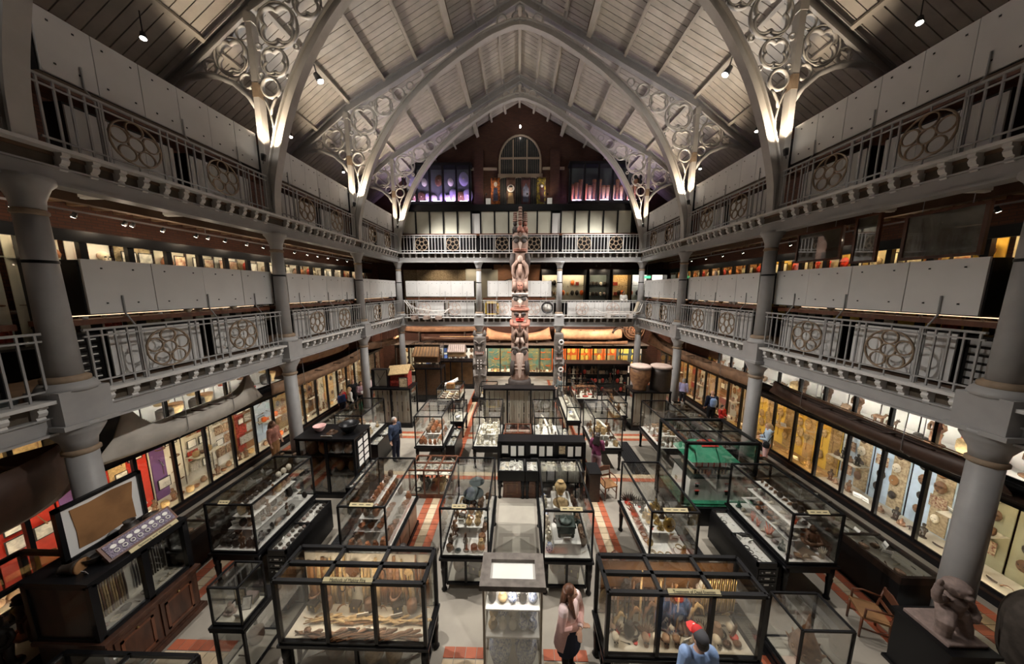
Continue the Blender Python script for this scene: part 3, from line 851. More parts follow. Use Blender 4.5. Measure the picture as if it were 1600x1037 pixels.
def P_boat():
    m = MB(); secs = []
    for i in range(9):
        t = -1+2*i/8; w = .16*(1-abs(t)**2.4)+.008; h = .18+.14*t*t
        secs.append([(t*.5, -w, h), (t*.5, -w*.8, h*.45+.06*abs(t)**3), (t*.5, 0, .0+.12*abs(t)**3), (t*.5, w*.8, h*.45+.06*abs(t)**3), (t*.5, w, h), (t*.5, w*.78, h-.01), (t*.5, 0, .06+.1*abs(t)**3), (t*.5, -w*.78, h-.01)])
    vs = [p for s in secs for p in s]; fs = []
    for i in range(8):
        for j in range(8): fs.append((i*8+j, i*8+(j+1) % 8, (i+1)*8+(j+1) % 8, (i+1)*8+j))
    fs += [tuple(range(7, -1, -1)), tuple(64+j for j in range(8))]
    return m.add(vs, fs, 0, False)
def P_drum():
    m = MB().lathe([(.26, 0), (.24, .06), (.26, .3), (.42, .7), (.44, .95)], 14); m.lathe([(.455, .9), (.46, 1.0), (.38, 1.02), (.01, 1.02)], 14, 1); return m
def P_horn():
    return MB().tube([(-.42, 0, .04), (-.3, 0, .25), (0, 0, .42), (.3, 0, .34), (.46, 0, .12)], [.085, .08, .06, .035, .008], 8)
def P_headdress():
    m = MB().lathe([(.3, 0), (.32, .18), (.24, .2)], 12, 1)
    for i in range(9):
        a = -1.1+2.2*i/8; m.tube([(.2*sin(a), 0, .18), (.5*sin(a), .03, .18+.45*cos(a)), (.72*sin(a), .08, .18+.8*cos(a))], [(.02, .02), (.07, .012), (.01, .006)], 6, up=(1, 0, 0))
    return m
def P_shield():
    m = MB(); n = 20
    prof = [(0.001, -.12), (.3, -.10), (.75, -.05), (1, 0), (1, .02), (.01, .02)]
    vs = []; fs = []
    for r, y in prof:
        for i in range(n): a = 2*pi*i/n; vs.append((.36*r*cos(a), y, .5+.5*r*sin(a)))
    for j in range(len(prof)-1):
        for i in range(n): fs.append((j*n+i, j*n+(i+1) % n, (j+1)*n+(i+1) % n, (j+1)*n+i))
    m.add(vs, fs, 0, True); m.lathe([(.06, -.03), (.05, .03), (.01, .05)], 8, 1)
    k = len(m.v)
    m.v = m.v[:len(vs)] + [(x, -.115-z*.6, .5+y) for x, y, z in m.v[len(vs):]]
    return m
def P_textile():
    m = MB(); n = 12; vs = []; fs = []
    for j in (0, 1):
        for i in range(n+1):
            x = -.5+i/n; y = -.02*sin(i*2.1)
            vs += [(x, y-.008, j), (x, y+.008, j)]
    s = 2*(n+1)
    for i in range(n):
        a = 2*i; fs += [(a, a+2, a+2+s, a+s), (a+1, a+1+s, a+3+s, a+3)]
    fs += [(s, s+2*n, s+2*n+1, s+1), (0, 1, 2*n+1, 2*n), (0, s, s+1, 1), (2*n, 2*n+1, s+2*n+1, s+2*n)]
    return m.add(vs, fs, 0, False)
def P_animal():
    m = MB().tube([(-.38, 0, .5), (-.2, 0, .56), (.15, 0, .55), (.3, 0, .62), (.4, 0, .8)], [.10, .17, .16, .12, .08], 8)
    m.ell((.46, 0, .84), (.16, .085, .09), 8, 6); m.tube([(-.4, 0, .55), (-.52, 0, .45), (-.5, 0, .25)], [.04, .025, .02], 5)
    for x in (-.26, .2):
        for s in (-1, 1): m.tube([(x, s*.09, .5), (x+.02, s*.1, .25), (x, s*.1, 0)], [.075, .045, .05], 6)
    for s in (-1, 1): m.tube([(.42, s*.05, .9), (.40, s*.09, 1.0)], [.03, .008], 5)
    return m
def P_chest():
    m = MB().box(-.5, .5, -.3, .3, 0, .48); m.prism([(-.53, .5), (.53, .5), (.48, .66), (-.48, .66)], -.32, .32, 'xz'); m.box(-.05, .05, -.34, -.3, .38, .56, 1)
    for x in (-.46, .46): m.box(x-.04, x+.04, -.315, .315, 0, .49, 1)
    return m
def P_hat():
    return MB().lathe([(1, 0), (1, .04), (.5, .12), (.45, .45), (.3, .58), (.01, .6)], 16)
def P_teapot():
    m = MB().lathe([(.25, 0), (.42, .2), (.44, .45), (.28, .68), (.1, .72), (.06, .8), (.01, .82)], 12)
    m.tube([(.38, 0, .35), (.6, 0, .5), (.68, 0, .72)], [.08, .06, .04], 6); m.tube([(-.38, 0, .6), (-.62, 0, .62), (-.62, 0, .3), (-.4, 0, .22)], .035, 6); return m
def P_knife():
    m = MB().obox((.2, 0, .03), (.3, 0, 0), (0, .05, 0), (0, 0, .006)); m.tube([(-.5, 0, .03), (-.3, 0, .03), (-.1, 0, .03)], [.04, .035, .03], 6, 1); return m
def P_necklace():
    m = MB()
    m.tube([(.34*sin(a), -.02, .62-.5*cos(a)*(1 if cos(a) > 0 else .6)) for a in [2*pi*i/18 for i in range(18)]], .035, 5, closed=True); return m
def P_fan():
    m = MB(); n = 12; pts = [(0, .42)]
    for i in range(n+1): a = pi*(.08+.84*i/n); pts.append((.42*cos(a), .5+.5*sin(a)))
    m.prism(pts, -.012, .012); m.tube([(0, 0, 0), (0, 0, .5)], .03, 6, 1); return m
def P_coral():
    m = MB(); r = random.Random(5)
    for i in range(9):
        a = 2*pi*i/9; d = r.uniform(.15, .42); h = r.uniform(.6, 1)
        m.tube([(0, 0, 0), (d*.4*cos(a), d*.4*sin(a), h*.4), (d*cos(a+.3), d*sin(a+.3), h)], [.09, .07, .03], 5)
    return m
def P_urn():
    m = MB().box(-.5, .5, -.4, .4, .28, .72); m.box(-.56, .56, -.46, .46, .68, .78)
    for x in (-.38, .38):
        for y in (-.3, .3): m.tube([(x, y, .3), (x*1.1, y*1.1, .12), (x, y, 0)], [.1, .07, .09], 6)
    m.lathe([(.36, .78), (.42, .86), (.34, .94), (.12, .98), (.1, 1.05), (.01, 1.08)], 10)
    for s in (-1, 1): m.tube([(s*.52, 0, .6), (s*.7, 0, .75), (s*.66, 0, .95), (s*.55, 0, .9)], .05, 6)
    return m
def P_book():
    m = MB().box(-.5, .5, -.36, .36, 0, .14); m.box(-.47, .51, -.34, .34, .02, .12, 1); return m
def P_tusk():
    return MB().tube([(-.5, 0, .06), (-.2, .02, .07), (.15, .06, .08), (.5, .16, .1)], [.055, .055, .045, .012], 8)
KINDS = dict(  # kind: (builder, name, noun, second material, footprint)
 pot=(P_pot, 'pot', 'pot', 'artdark', .95), jar=(P_jar, 'handled_jar', 'handled jar', 'artdark', .9), vase=(P_vase, 'vase', 'vase', 'artdark', .86), bowl=(P_bowl, 'bowl', 'bowl', 'artdark', 2.0),
 plate=(P_plate, 'plate', 'plate', 'artdark', 2.0), basket=(P_basket, 'basket', 'lidded basket', 'artdark', 1.0), bottle=(P_bottle, 'bottle', 'bottle', 'artdark', .78), mask=(P_mask, 'mask', 'mask', 'ink', .8),
 figure=(P_figure, 'figurine', 'figurine', 'ink', .48), seated=(P_seated, 'seated_figure', 'seated figure', 'ink', .9), club=(P_club, 'club', 'club', 'artdark', 1.0), spear=(P_spear, 'spear', 'spear', 'steel', 1.0),
 stick=(P_stick, 'stick', 'upright stick', 'artdark', .08), paddle=(P_paddle, 'paddle', 'paddle', 'artdark', .25), card=(P_card, 'label_card', 'label card', 'ink', 1.0), frame=(P_frame, 'framed_picture', 'framed picture', 'blackpaint', 1.0),
 skull=(P_skull, 'skull', 'skull', 'ink', .95), shell=(P_shell, 'shell', 'shell', 'artdark', 1.05), bangle=(P_bangle, 'bangle', 'bangle', 'artdark', 1.0), lump=(P_lump, 'stone_tool', 'stone tool', 'artdark', 1.1),
 egg=(P_egg, 'egg', 'large egg', 'artdark', .8), boat=(P_boat, 'model_boat', 'model boat', 'artdark', 1.0), drum=(P_drum, 'drum', 'drum', 'hide', .95), horn=(P_horn, 'horn', 'curved horn', 'artdark', 1.0),
 headdress=(P_headdress, 'headdress', 'feather headdress', 'redpaint', 1.4), shield=(P_shield, 'shield', 'oval shield', 'bone', .75), textile=(P_textile, 'textile', 'hanging textile', 'artdark', 1.0), animal=(P_animal, 'animal_carving', 'animal carving', 'ink', 1.15),
 chest=(P_chest, 'chest', 'small chest', 'brass', 1.1), hat=(P_hat, 'hat', 'brimmed hat', 'artdark', 2.0), teapot=(P_teapot, 'teapot', 'teapot', 'artdark', 1.3), knife=(P_knife, 'knife', 'knife', 'artdark', 1.0),
 necklace=(P_necklace, 'necklace', 'bead necklace', 'artdark', .7), fan=(P_fan, 'fan', 'hand fan', 'artdark', .9), coral=(P_coral, 'coral', 'coral branch', 'artdark', .9), urn=(P_urn, 'urn', 'square urn', 'artdark', 1.4),
 book=(P_book, 'book', 'book', 'card', 1.05), tusk=(P_tusk, 'tusk', 'tusk', 'artdark', 1.05))
ADJ = dict(terracotta='red clay', clay='brown clay', artwood='brown wooden', artdark='dark', straw='straw coloured', bone='pale bone', ivory='ivory', porcelain='blue and white', redpaint='red painted', gold='gilded',
 brass='brass', bronze='dark bronze', stone='grey stone', coral='orange', card='white', cardtan='tan', photo='grey', photo_warm='coloured', textile='patterned', textile_grey='grey patterned', textile_red='red', steel='steel',
 whitecloth='white', blue='dark blue', yellow='yellow', purple='purple', orange='bright orange', hide='tan hide', darkstone='dark stone', wood='wooden', green='green', lining_white='white', black='black', redwood='reddish wooden',
 teal='teal', sail='sand coloured', cedar_pale='pale wooden', lilac='lilac', pink='pink', greycloth='grey', skin_dark='brown')
PM = {}
REG = []
def place(kind, m, loc, s, where, rot=(0, 0, 0), order='x', group=None, adj=None):
    f, name, noun, m2, fp = KINDS[kind]
    key = (kind, m)
    if key not in PM: PM[key] = f().mesh(name, [m, m2])
    sc = s if isinstance(s, tuple) else (s, s, s)
    o = link(name, PM[key], None, loc, rot, sc)
    a = adj or ADJ[m]
    REG.append((o, f'{a} {noun}', noun.split()[-1], where, order, loc, group or f'{noun}s {where}'))
    return o
def fill(where, x0, x1, y0, y1, z, specs, cell, order='x', seed=1, rz=.5, density=1., back=False):
    """set rows of objects on a shelf; every object keeps inside its own cell"""
    r = random.Random(seed)
    nx = max(1, int((x1-x0)/cell)); ny = max(1, int((y1-y0)/cell))
    wts = [q[4] if len(q) > 4 else 1 for q in specs]
    for j in range(ny):
        for i in range(nx):
            if r.random() > density: continue
            k, m, s0, s1 = r.choices(specs, wts)[0][:4]
            cw = min((x1-x0)/nx, (y1-y0)/ny)
            s = r.uniform(s0, s1)*1.35; fp = KINDS[k][4]
            if s*fp > cw*.97: s = cw*.97/fp
            zs = r.uniform(1, 1.45) if k in ('pot', 'jar', 'bottle', 'basket', 'figure', 'seated', 'vase', 'coral') else 1
            fre = max(0, cw-s*fp)/2
            cx = x0+(i+.5)*(x1-x0)/nx + r.uniform(-fre, fre); cy = y0+(j+.5)*(y1-y0)/ny + r.uniform(-fre, fre)
            place(k, m, (cx, cy, z+.001), (s, s, s*zs), where, (0, 0, r.uniform(-rz, rz)), order)
def label_all():
    from collections import defaultdict
    gr = defaultdict(list)
    for q in REG: gr[(q[1], q[3])].append(q)
    for (nm, where), L in gr.items():
        ax = L[0][4]
        if ax == 'x': L.sort(key=lambda q: (round(q[5][0], 3), q[5][1], q[5][2])); ref = 'from left'
        elif ax == 'y': L.sort(key=lambda q: (round(q[5][1], 3), q[5][0], q[5][2])); ref = 'from near end'
        else: L.sort(key=lambda q: (round(q[5][2], 3), q[5][0], q[5][1])); ref = 'from below'
        for i, q in enumerate(L):
            lab = f'{nm} {where}' if len(L) == 1 else f'{ordn(i)} {nm} {ref} {where}'
            tag(q[0], lab, q[2], q[6])
# ---------------------------------------------------------------- floor cases
LEG = {}
def leg_mesh(h, m='black'):
    if (h, m) not in LEG:
        LEG[(h, m)] = MB().lathe([(.05, 0), (.065, .03), (.045, .06), (.04, .1), (.05, h*.45), (.062, h*.62), (.045, h*.68), (.065, h*.74), (.065, h)], 10).mesh('leg', m)
    return LEG[(h, m)]
def edge_frame(x0, x1, y0, y1, z0, z1, w=.035, nx=1, ny=1, fx=1, fy=1, midx=None):
    """timber glazing frame: edges, top bars and front bars as one joined frame"""
    m = MB()
    for x in (x0, x1):
        for y in (y0, y1): m.box(x-w/2, x+w/2, y-w/2, y+w/2, z0, z1)
    for z in (z0, z1):
        for y in (y0, y1): m.box(x0, x1, y-w/2, y+w/2, z-w/2, z+w/2)
        for x in (x0, x1): m.box(x-w/2, x+w/2, y0, y1, z-w/2, z+w/2)
    for i in range(1, nx): x = x0+i*(x1-x0)/nx; m.box(x-w/2, x+w/2, y0, y1, z1-w/2, z1+w/2)
    for j in range(1, ny): y = y0+j*(y1-y0)/ny; m.box(x0, x1, y-w/2, y+w/2, z1-w/2, z1+w/2)
    for i in range(1, fx):
        x = x0+i*(x1-x0)/fx
        for y in (y0, y1): m.box(x-w/2, x+w/2, y-w/2, y+w/2, z0, z1)
    for j in range(1, fy):
        y = y0+j*(y1-y0)/fy
        for x in (x0, x1): m.box(x-w/2, x+w/2, y-w/2, y+w/2, z0, z1)
    return m
def panes(t, x0, x1, y0, y1, z0, z1, nx=1, ny=1, fx=1, fy=1, g='glass', top=True):
    e = .003
    for i in range(fx):
        a, b = x0+i*(x1-x0)/fx, x0+(i+1)*(x1-x0)/fx
        for y in (y0, y1): ubox('glass_pane', g, a, b, y-e, y+e, z0, z1, t)
    for j in range(fy):
        a, b = y0+j*(y1-y0)/fy, y0+(j+1)*(y1-y0)/fy
        for x in (x0, x1): ubox('glass_pane', g, x-e, x+e, a, b, z0, z1, t)
    if top:
        for i in range(nx):
            for j in range(ny):
                ubox('glass_pane', g, x0+i*(x1-x0)/nx, x0+(i+1)*(x1-x0)/nx, y0+j*(y1-y0)/ny, y0+(j+1)*(y1-y0)/ny, z1-e, z1+e, t)
def sign(t, txt, x, y, z, w, h, tilt=0, size=None, m='signtan', rotz=0):
    """small name board standing on a case edge, with printed words"""
    m_ = MB().box(-w/2, w/2, -.008, .008, -h/2, h/2)
    o = link('name_board', m_.mesh('name_board', m), t, (x, y, z), (tilt, 0, rotz))
    if not txt:
        for q in (-.3, 0, .3): link('print', UB.setdefault('ink', MB().box(-.5,.5,-.5,.5,-.5,.5).mesh('unit_ink', 'ink')), o, (w*q, -.0085, 0), (0, 0, 0), (w*.2, .001, h*.18), local=True)
    if txt:
        c = bpy.data.curves.new('lettering', 'FONT'); c.body = txt; c.align_x = 'CENTER'; c.align_y = 'CENTER'; c.size = size or h*.62; c.extrude = .001
        c.materials.append(MATS['ink'])
        k = bpy.data.objects.new('lettering_curve', c); COL.objects.link(k)
        me = bpy.data.meshes.new_from_object(k.evaluated_get(bpy.context.evaluated_depsgraph_get())); bpy.data.objects.remove(k)
        k = bpy.data.objects.new('lettering', me); COL.objects.link(k); k.parent = o; k.location = (0, -.0105, 0); k.rotation_euler = (pi/2, 0, 0)
    return o
def table_case(label, x0, x1, y0, y1, zb=.86, zt=2.0, base='legs', nx=1, ny=1, fx=1, fy=1, w=.035, shelf=(), lining='lining_white', sg=None, plinth='black', leg='black'):
    t = thing('display_case', label, 'display case', ((x0+x1)/2, (y0+y1)/2, 0), 'glazed cases on the court floor')
    part('glazing_frame', edge_frame(x0, x1, y0, y1, zb, zt, w, nx, ny, fx, fy), 'black', t)
    panes(t, x0, x1, y0, y1, zb, zt, nx, ny, fx, fy)
    ubox('case_floor', lining, x0+.02, x1-.02, y0+.02, y1-.02, zb-.01, zb+.02, t)
    ov = .05
    m = MB().box(x0-ov, x1+ov, y0-ov, y1+ov, zb-.07, zb-.02).box(x0-ov*.5, x1+ov*.5, y0-ov*.5, y1+ov*.5, zb-.10, zb-.06)
    if base == 'legs': m.box(x0, x1, y0, y1, zb-.22, zb-.08)
    part('table_top', m, plinth, t)
    if base == 'legs':
        me = leg_mesh(round(zb-.1, 3), leg)
        for x in (x0+.04, x1-.04):
            for y in (y0+.04, y1-.04): link('leg', me, t, (x, y, 0))
    elif base == 'glass':        # lower glazed compartment between the legs
        me = leg_mesh(round(zb-.1, 3), leg)
        for x in (x0+.03, x1-.03):
            for y in (y0+.03, y1-.03): link('leg', me, t, (x, y, 0))
        part('lower_frame', edge_frame(x0+.08, x1-.08, y0+.06, y1-.06, .14, zb-.1, .05, 1, 1, 2, 3), 'black', t)
        ubox('lower_shelf', 'lining', x0+.09, x1-.09, y0+.07, y1-.07, .13, .16, t)
        for x in (x0+.08, x1-.08): ubox('glass_pane', 'glass', x-.003, x+.003, y0+.06, y1-.06, .15, zb-.12, t)
        for y in (y0+.06,): ubox('glass_pane', 'glass', x0+.08, x1-.08, y-.003, y+.003, .15, zb-.12, t)
    else:
        m = MB().box(x0+.02, x1-.02, y0+.02, y1-.02, .12, zb-.09).box(x0-.02, x1+.02, y0-.02, y1+.02, 0, .12)
        part('cabinet', m, plinth, t)
        dm = 'redwood' if base == 'cupboard' else plinth
        n = max(1, round((y1-y0)/.6))
        for s, x in ((-1, x0), (1, x1)):
            for i in range(n):
                a = y0+.06+i*(y1-y0-.12)/n; b = a+(y1-y0-.12)/n-.04
                ubox('door_panel', dm, x+s*.0-.012*1, x+.012, a, b, .18, zb-.14, t)
    for (zz, dx, dy) in shelf:
        cx, cy = (x0+x1)/2, (y0+y1)/2
        ubox('shelf', lining, cx-dx, cx+dx, cy-dy, cy+dy, zz-.012, zz, t)
        for q in (-1, 1): ubox('shelf_support', 'steel', cx-.012, cx+.012, cy+q*dy*.7-.012, cy+q*dy*.7+.012, zb+.02, zz-.012, t)
    if sg: sign(t, sg[0], (x0+x1)/2 + sg[1], y0+sg[2], zt+.035, sg[3], .075, -.95, sg[4] if len(sg) > 4 else None)
    return t
# --- front row
t = table_case('large case signed Methods of Making Fire, front left of the court', -3.86, -1.48, 4.0, 4.62, .86, 2.0, 'glass', 3, 2, 3, 1, .06, (), 'lining', ('Methods of Making Fire', 0, .0, .78, .06))
ubox('back_board', 'lining', -3.8, -1.54, 4.585, 4.60, .9, 1.93, t)
r = random.Random(11); W1 = 'in the fire making case'
for i in range(34):
    x = -3.72 + i*.064; h = r.uniform(.68, .98); 
    if -3.0 < x < -2.78: continue
    place('stick', r.choice(['straw', 'artwood', 'cardtan', 'wood', 'hide']), (x, 4.555-.02*(i % 2), .9+r.uniform(.02, .1)), (r.uniform(1.0, 2.2), .9, h), W1+', back row')
place('fan', 'artwood', (-2.9, 4.5, 1.25), (.32, .5, .62), W1)
fill(W1+', floor', -3.74, -1.6, 4.22, 4.42, .885, [('club', 'artwood', .3, .5, 2), ('club', 'hide', .35, .5, 1), ('chest', 'artdark', .12, .16, .6), ('horn', 'straw', .2, .28, .6), ('bangle', 'cardtan', .12, .16, .6), ('card', 'card', .13, .16, .6)], .19, seed=3, rz=.25)
fill(W1+', front row', -3.74, -1.6, 4.05, 4.2, .885, [('club', 'hide', .4, .6, 2), ('stick', 'wood', .1, .13, .2), ('card', 'card', .12, .14, .7), ('lump', 'artwood', .12, .15, .6), ('knife', 'bone', .2, .25, .8)], .15, seed=4, rz=.3)
for i in range(60):
    place('club', ('wood', 'hide', 'artwood', 'straw')[i % 4], (-3.5+.030*i, 4.06+.042*(i*5 % 10), .885+.02*(i % 4)), (r.uniform(.36, .6), .42, .42), W1+', floor bundle', (0, 0, r.uniform(-.35, .35)), 'x')
for i in range(9):
    place(('bangle', 'fan', 'necklace')[i % 3], ('artwood', 'straw', 'artdark')[i % 3], (-3.6+.24*i, 4.51, 1.2+.25*(i % 2)), (.2, .3, .28), W1+', hung on sticks')
for i in range(9):
    place(('chest', 'basket', 'horn')[i % 3], ('artdark', 'artwood', 'hide')[i % 3], (-3.6+.25*i, 4.42, .97), (.17, .17, .22), W1+', on the bundles', (0, 0, r.uniform(-.5, .5)))
fill('under the fire making case', -3.7, -1.65, 4.12, 4.5, .165, [('basket', 'straw', .2, .3), ('pot', 'clay', .2, .3), ('club', 'artwood', .3, .4)], .34, seed=5)
lamp('AREA', (-2.67, 4.12, 1.92), (-2.67, 4.4, 1.0), 16*LSC, WARM, 2.0, sy=.05)

t = table_case('large case signed Treatment of Dead Enemies, front right of the court', 1.38, 3.73, 3.94, 4.57, .86, 2.0, 'glass', 3, 2, 3, 1, .06, (), 'lining', ('Treatment of Dead Enemies', .1, .0, .78, .055))
ubox('back_board', 'hide', 1.44, 3.67, 4.535, 4.55, .9, 1.93, t)
ubox('shelf', 'artwood', 1.5, 3.62, 4.3, 4.53, 1.42, 1.44, t)
W2 = 'in the dead enemies case'
r = random.Random(12)
for i in range(27):
    x = 1.52 + i*.08; place(r.choice(['club', 'horn', 'stick', 'knife']) if i % 3 else 'shield', r.choice(['artdark', 'artwood', 'hide', 'straw']), (x, 4.5-.03*(i % 2), .95+r.uniform(0, .08)), (.3, .3, .45), W2+', back board', (0, pi/2 if 0 else 0, 0))
fill(W2+', shelf', 1.52, 3.6, 4.32, 4.5, 1.441, [('skull', 'bone', .14, .18, 2), ('mask', 'artdark', .2, .28, 1), ('pot', 'artdark', .12, .16, 1), ('headdress', 'artdark', .1, .14, 1)], .2, seed=6)
fill(W2+', floor', 1.5, 3.6, 4.0, 4.36, .885, [('skull', 'bone', .15, .2, 3), ('skull', 'clay', .15, .18, 1), ('club', 'artdark', .2, .3, 1), ('frame', 'photo', .14, .16, .7), ('card', 'card', .13, .16, .7), ('headdress', 'artdark', .12, .15, 1), ('lump', 'artwood', .14, .18, 1)], .16, seed=7, rz=.4)
for i in range(16):
    place('stick', 'brass' if i % 2 else 'straw', (3.02+.035*i, 4.28, 1.3+.01*(i % 3)), (.5, .5, .58), W2+', hanging fringe')
for i in range(22):
    place(('horn', 'headdress', 'club', 'pot', 'bangle')[i % 5], ('artdark', 'artwood', 'clay', 'artdark')[i % 4], (1.55+.095*i, 4.2+.05*(i % 3), .885+.0*(i % 2)), (.2, .2, .26), W2+', middle row', (0, 0, r.uniform(-1, 1)))
for i in range(24):
    place(('stick', 'paddle', 'stick', 'horn')[i % 4], ('artdark', 'artwood', 'hide', 'straw', 'artdark')[i % 5], (1.52+.062*i, 4.26, .9+.1*(i % 3)), (.8, .6, r.uniform(.6, .95)) if i % 4 != 3 else (.3, .3, .8), W2+', tall row')
place('egg', 'ivory', (3.05, 4.4, 1.6), .2, W2, (0, .9, 0))
place('horn', 'artdark', (2.7, 4.3, 1.5), .4, W2)
fill('under the dead enemies case', 1.6, 3.55, 4.05, 4.45, .165, [('basket', 'artdark', .2, .3), ('skull', 'bone', .15, .2), ('pot', 'artdark', .2, .3)], .34, seed=8)
lamp('AREA', (2.55, 4.05, 1.92), (2.55, 4.3, 1.0), 10*LSC, WARM, 2.0, sy=.05)

# --- tall pedestal case with the two big vases
t = thing('display_case', 'narrow upright case with two blue and white vases, front centre', 'display case', (-.08, 4.27, 0), 'glazed cases on the court floor')
x0, x1, y0, y1, zt = -.57, .4, 4.0, 4.54, 2.0
part('glazing_frame', edge_frame(x0+.03, x1-.03, y0+.03, y1-.03, .1, 1.92, .035), 'windowframe', t)
panes(t, x0+.03, x1-.03, y0+.03, y1-.03, .1, 1.92, top=False)
m = MB()
for (a, b, c, d) in ((x0-.03, x1+.03, y0-.03, y0+.1), (x0-.03, x1+.03, y1-.1, y1+.03), (x0-.03, x0+.12, y0+.1, y1-.1), (x1-.12, x1+.03, y0+.1, y1-.1)): m.box(a, b, c, d, 1.93, 2.02)
part('top_frame', m, 'cedar_grey', t)
ubox('diffuser', 'lining_white', x0+.12, x1-.12, y0+.1, y1-.1, 1.94, 1.96, t)
ubox('back_board', 'lining', x0+.05, x1-.05, y1-.05, y1-.04, .1, 1.9, t)
ubox('case_floor', 'lining', x0+.04, x1-.04, y0+.04, y1-.04, .1, .13, t); ubox('plinth', 'black', x0, x1, y0, y1, 0, .1, t)
for zz in (1.5, .98): ubox('shelf', 'lining_white', x0+.05, x1-.05, y0+.06, y1-.06, zz-.03, zz, t)
W3 = 'in the blue vase case'
for x, l in ((-.30, 0), (.14, 1)): place('vase', 'porcelain', (x, 4.24, .131), (.47, .47, .74), W3)
fill(W3+', upper shelf', -.5, .33, 4.1, 4.45, 1.5, [('pot', 'porcelain', .12, .15), ('jar', 'artdark', .14, .17), ('pot', 'straw', .12, .14), ('card', 'card', .12, .14), ('bottle', 'bone', .14, .17)], .165, seed=9)
fill(W3+', lower shelf', -.5, .33, 4.1, 4.45, .98, [('pot', 'porcelain', .14, .18, 2), ('pot', 'straw', .13, .16), ('jar', 'ivory', .14, .18), ('vase', 'porcelain', .2, .24), ('bowl', 'artdark', .07, .08)], .165, seed=10)
lamp('AREA', (-.08, 4.1, 1.9), (-.08, 4.3, .6), 9*LSC, NEUT, .7, sy=.05)

# --- middle rows of table cases
S1 = ((1.2, .28, .7), (1.5, .16, .6))
S2 = ((1.2, .34, .68), (1.48, .24, .64), (1.72, .13, .6))
def stock(nm, x0, x1, y0, y1, zb, shelves, floor_specs, shelf_specs, cell=.2, seed=20, dens=.95, rz=.6):
    cell *= .8; cx, cy = (x0+x1)/2, (y0+y1)/2
    if shelves:
        dx = shelves[0][1]
        fill(f'in the {nm} case, floor west strip' if 0 else f'in the {nm} case, left of shelves', x0+.06, cx-dx+.1, y0+.08, y1-.08, zb+.02, floor_specs, min(cell, (cx-dx+.1-x0-.06)), 'y', seed, rz, dens)
        fill(f'in the {nm} case, right of shelves', cx+dx-.1, x1-.06, y0+.08, y1-.08, zb+.02, floor_specs, min(cell, (x1-.06-cx-dx+.1)), 'y', seed+1, rz, dens)
        nmz = ['lower shelf', 'middle shelf', 'top shelf'] if len(shelves) > 2 else ['lower shelf', 'top shelf']
        for k, (zz, dx, dy) in enumerate(shelves):
            nxt = shelves[k+1][1] if k+1 < len(shelves) else 0
            sp = shelf_specs[k % len(shelf_specs)]
            fill(f'in the {nm} case, {nmz[k]}', cx-dx+.02, cx+dx-.02, cy-dy+.02, cy+dy-.02, zz, sp, min(cell, max(.12, dx-.02)), 'y', seed+3+k, rz, dens)
        fill(f'in the {nm} case, front strip', x0+.06, x1-.06, y0+.05, y0+.2, zb+.02, floor_specs, .15, 'x', seed+9, rz, dens) if cy-dy > y0+.25 else None
    else:
        fill(f'in the {nm} case', x0+.06, x1-.06, y0+.06, y1-.06, zb+.02, floor_specs, cell, 'y', seed, rz, dens)
Y0, Y1 = 5.62, 7.46
table_case('table case of dark masks and three white eggs, left side of court', -6.72, -5.7, Y0, Y1, shelf=S2, sg=('', -.1, .02, .22))
stock('white egg', -6.72, -5.7, Y0, Y1, .86, S2, [('pot', 'artdark', .15, .2, 2), ('mask', 'artdark', .2, .26, 1), ('skull', 'clay', .14, .18, 1), ('card', 'card', .1, .14, .6), ('figure', 'artwood', .22, .3, 1), ('bowl', 'artdark', .07, .09, 1)],
      [[('pot', 'artdark', .12, .16), ('figure', 'artwood', .18, .24), ('card', 'card', .1, .12, .4), ('teapot', 'clay', .12, .15)], [('figure', 'hide', .15, .2), ('basket', 'straw', .12, .15), ('pot', 'clay', .12, .15)], [('pot', 'artdark', .1, .13), ('bowl', 'artdark', .06, .07)]], .19, 30)
for i, y in enumerate((6.95, 7.12, 7.29)): place('egg', 'ivory', (-6.21, y, 1.722), .17, 'on the white egg case top shelf', order='y')
t = table_case('table case full of red clay pottery beside the floor grate', -3.83, -2.82, Y0, Y1, base='cupboard', shelf=S2, sg=('', 0, .02, .5))
stock('pottery', -3.83, -2.82, Y0, Y1, .86, S2, [('pot', 'terracotta', .15, .22, 4), ('bowl', 'terracotta', .07, .09, 2), ('jar', 'clay', .17, .22, 1), ('card', 'card', .1, .14, .6)],
      [[('pot', 'clay', .13, .18), ('bowl', 'terracotta', .06, .08), ('card', 'card', .09, .11, .4)], [('pot', 'terracotta', .13, .17), ('jar', 'clay', .14, .18)], [('pot', 'terracotta', .12, .15), ('basket', 'artwood', .1, .13), ('bowl', 'clay', .06, .07)]], .2, 40)
SC2 = ((1.12, .32, .45),)
t = table_case('centre table case left of the gangway, with slate hat and cream tiers', -1.65, -.64, 5.62, 7.52, base='glass', shelf=SC2, sg=('', -.1, .02, .3))
stock('left gangway', -1.65, -.64, 5.62, 7.52, .86, SC2, [('bowl', 'bone', .07, .09), ('figure', 'artwood', .2, .28), ('pot', 'straw', .14, .18), ('frame', 'photo', .14, .17, .6), ('card', 'card', .12, .15, .8), ('hat', 'greycloth', .08, .1, .5), ('basket', 'wood', .14, .18)],
      [[('bangle', 'terracotta', .14, .17), ('pot', 'clay', .12, .16), ('chest', 'darkstone', .13, .16), ('bottle', 'straw', .16, .2), ('card', 'card', .1, .12, .5)]], .2, 50)
place('hat', 'greycloth', (-1.15, 6.95, 1.36), .26, 'high in the left gangway case'); place('hat', 'greycloth', (-1.1, 7.22, 1.5), .2, 'high in the left gangway case', adj='slate grey')
t = table_case('centre table case right of the gangway, with bronze urn and straw hat', .55, 1.56, 5.6, 7.48, base='glass', sg=('', .05, .02, .46))
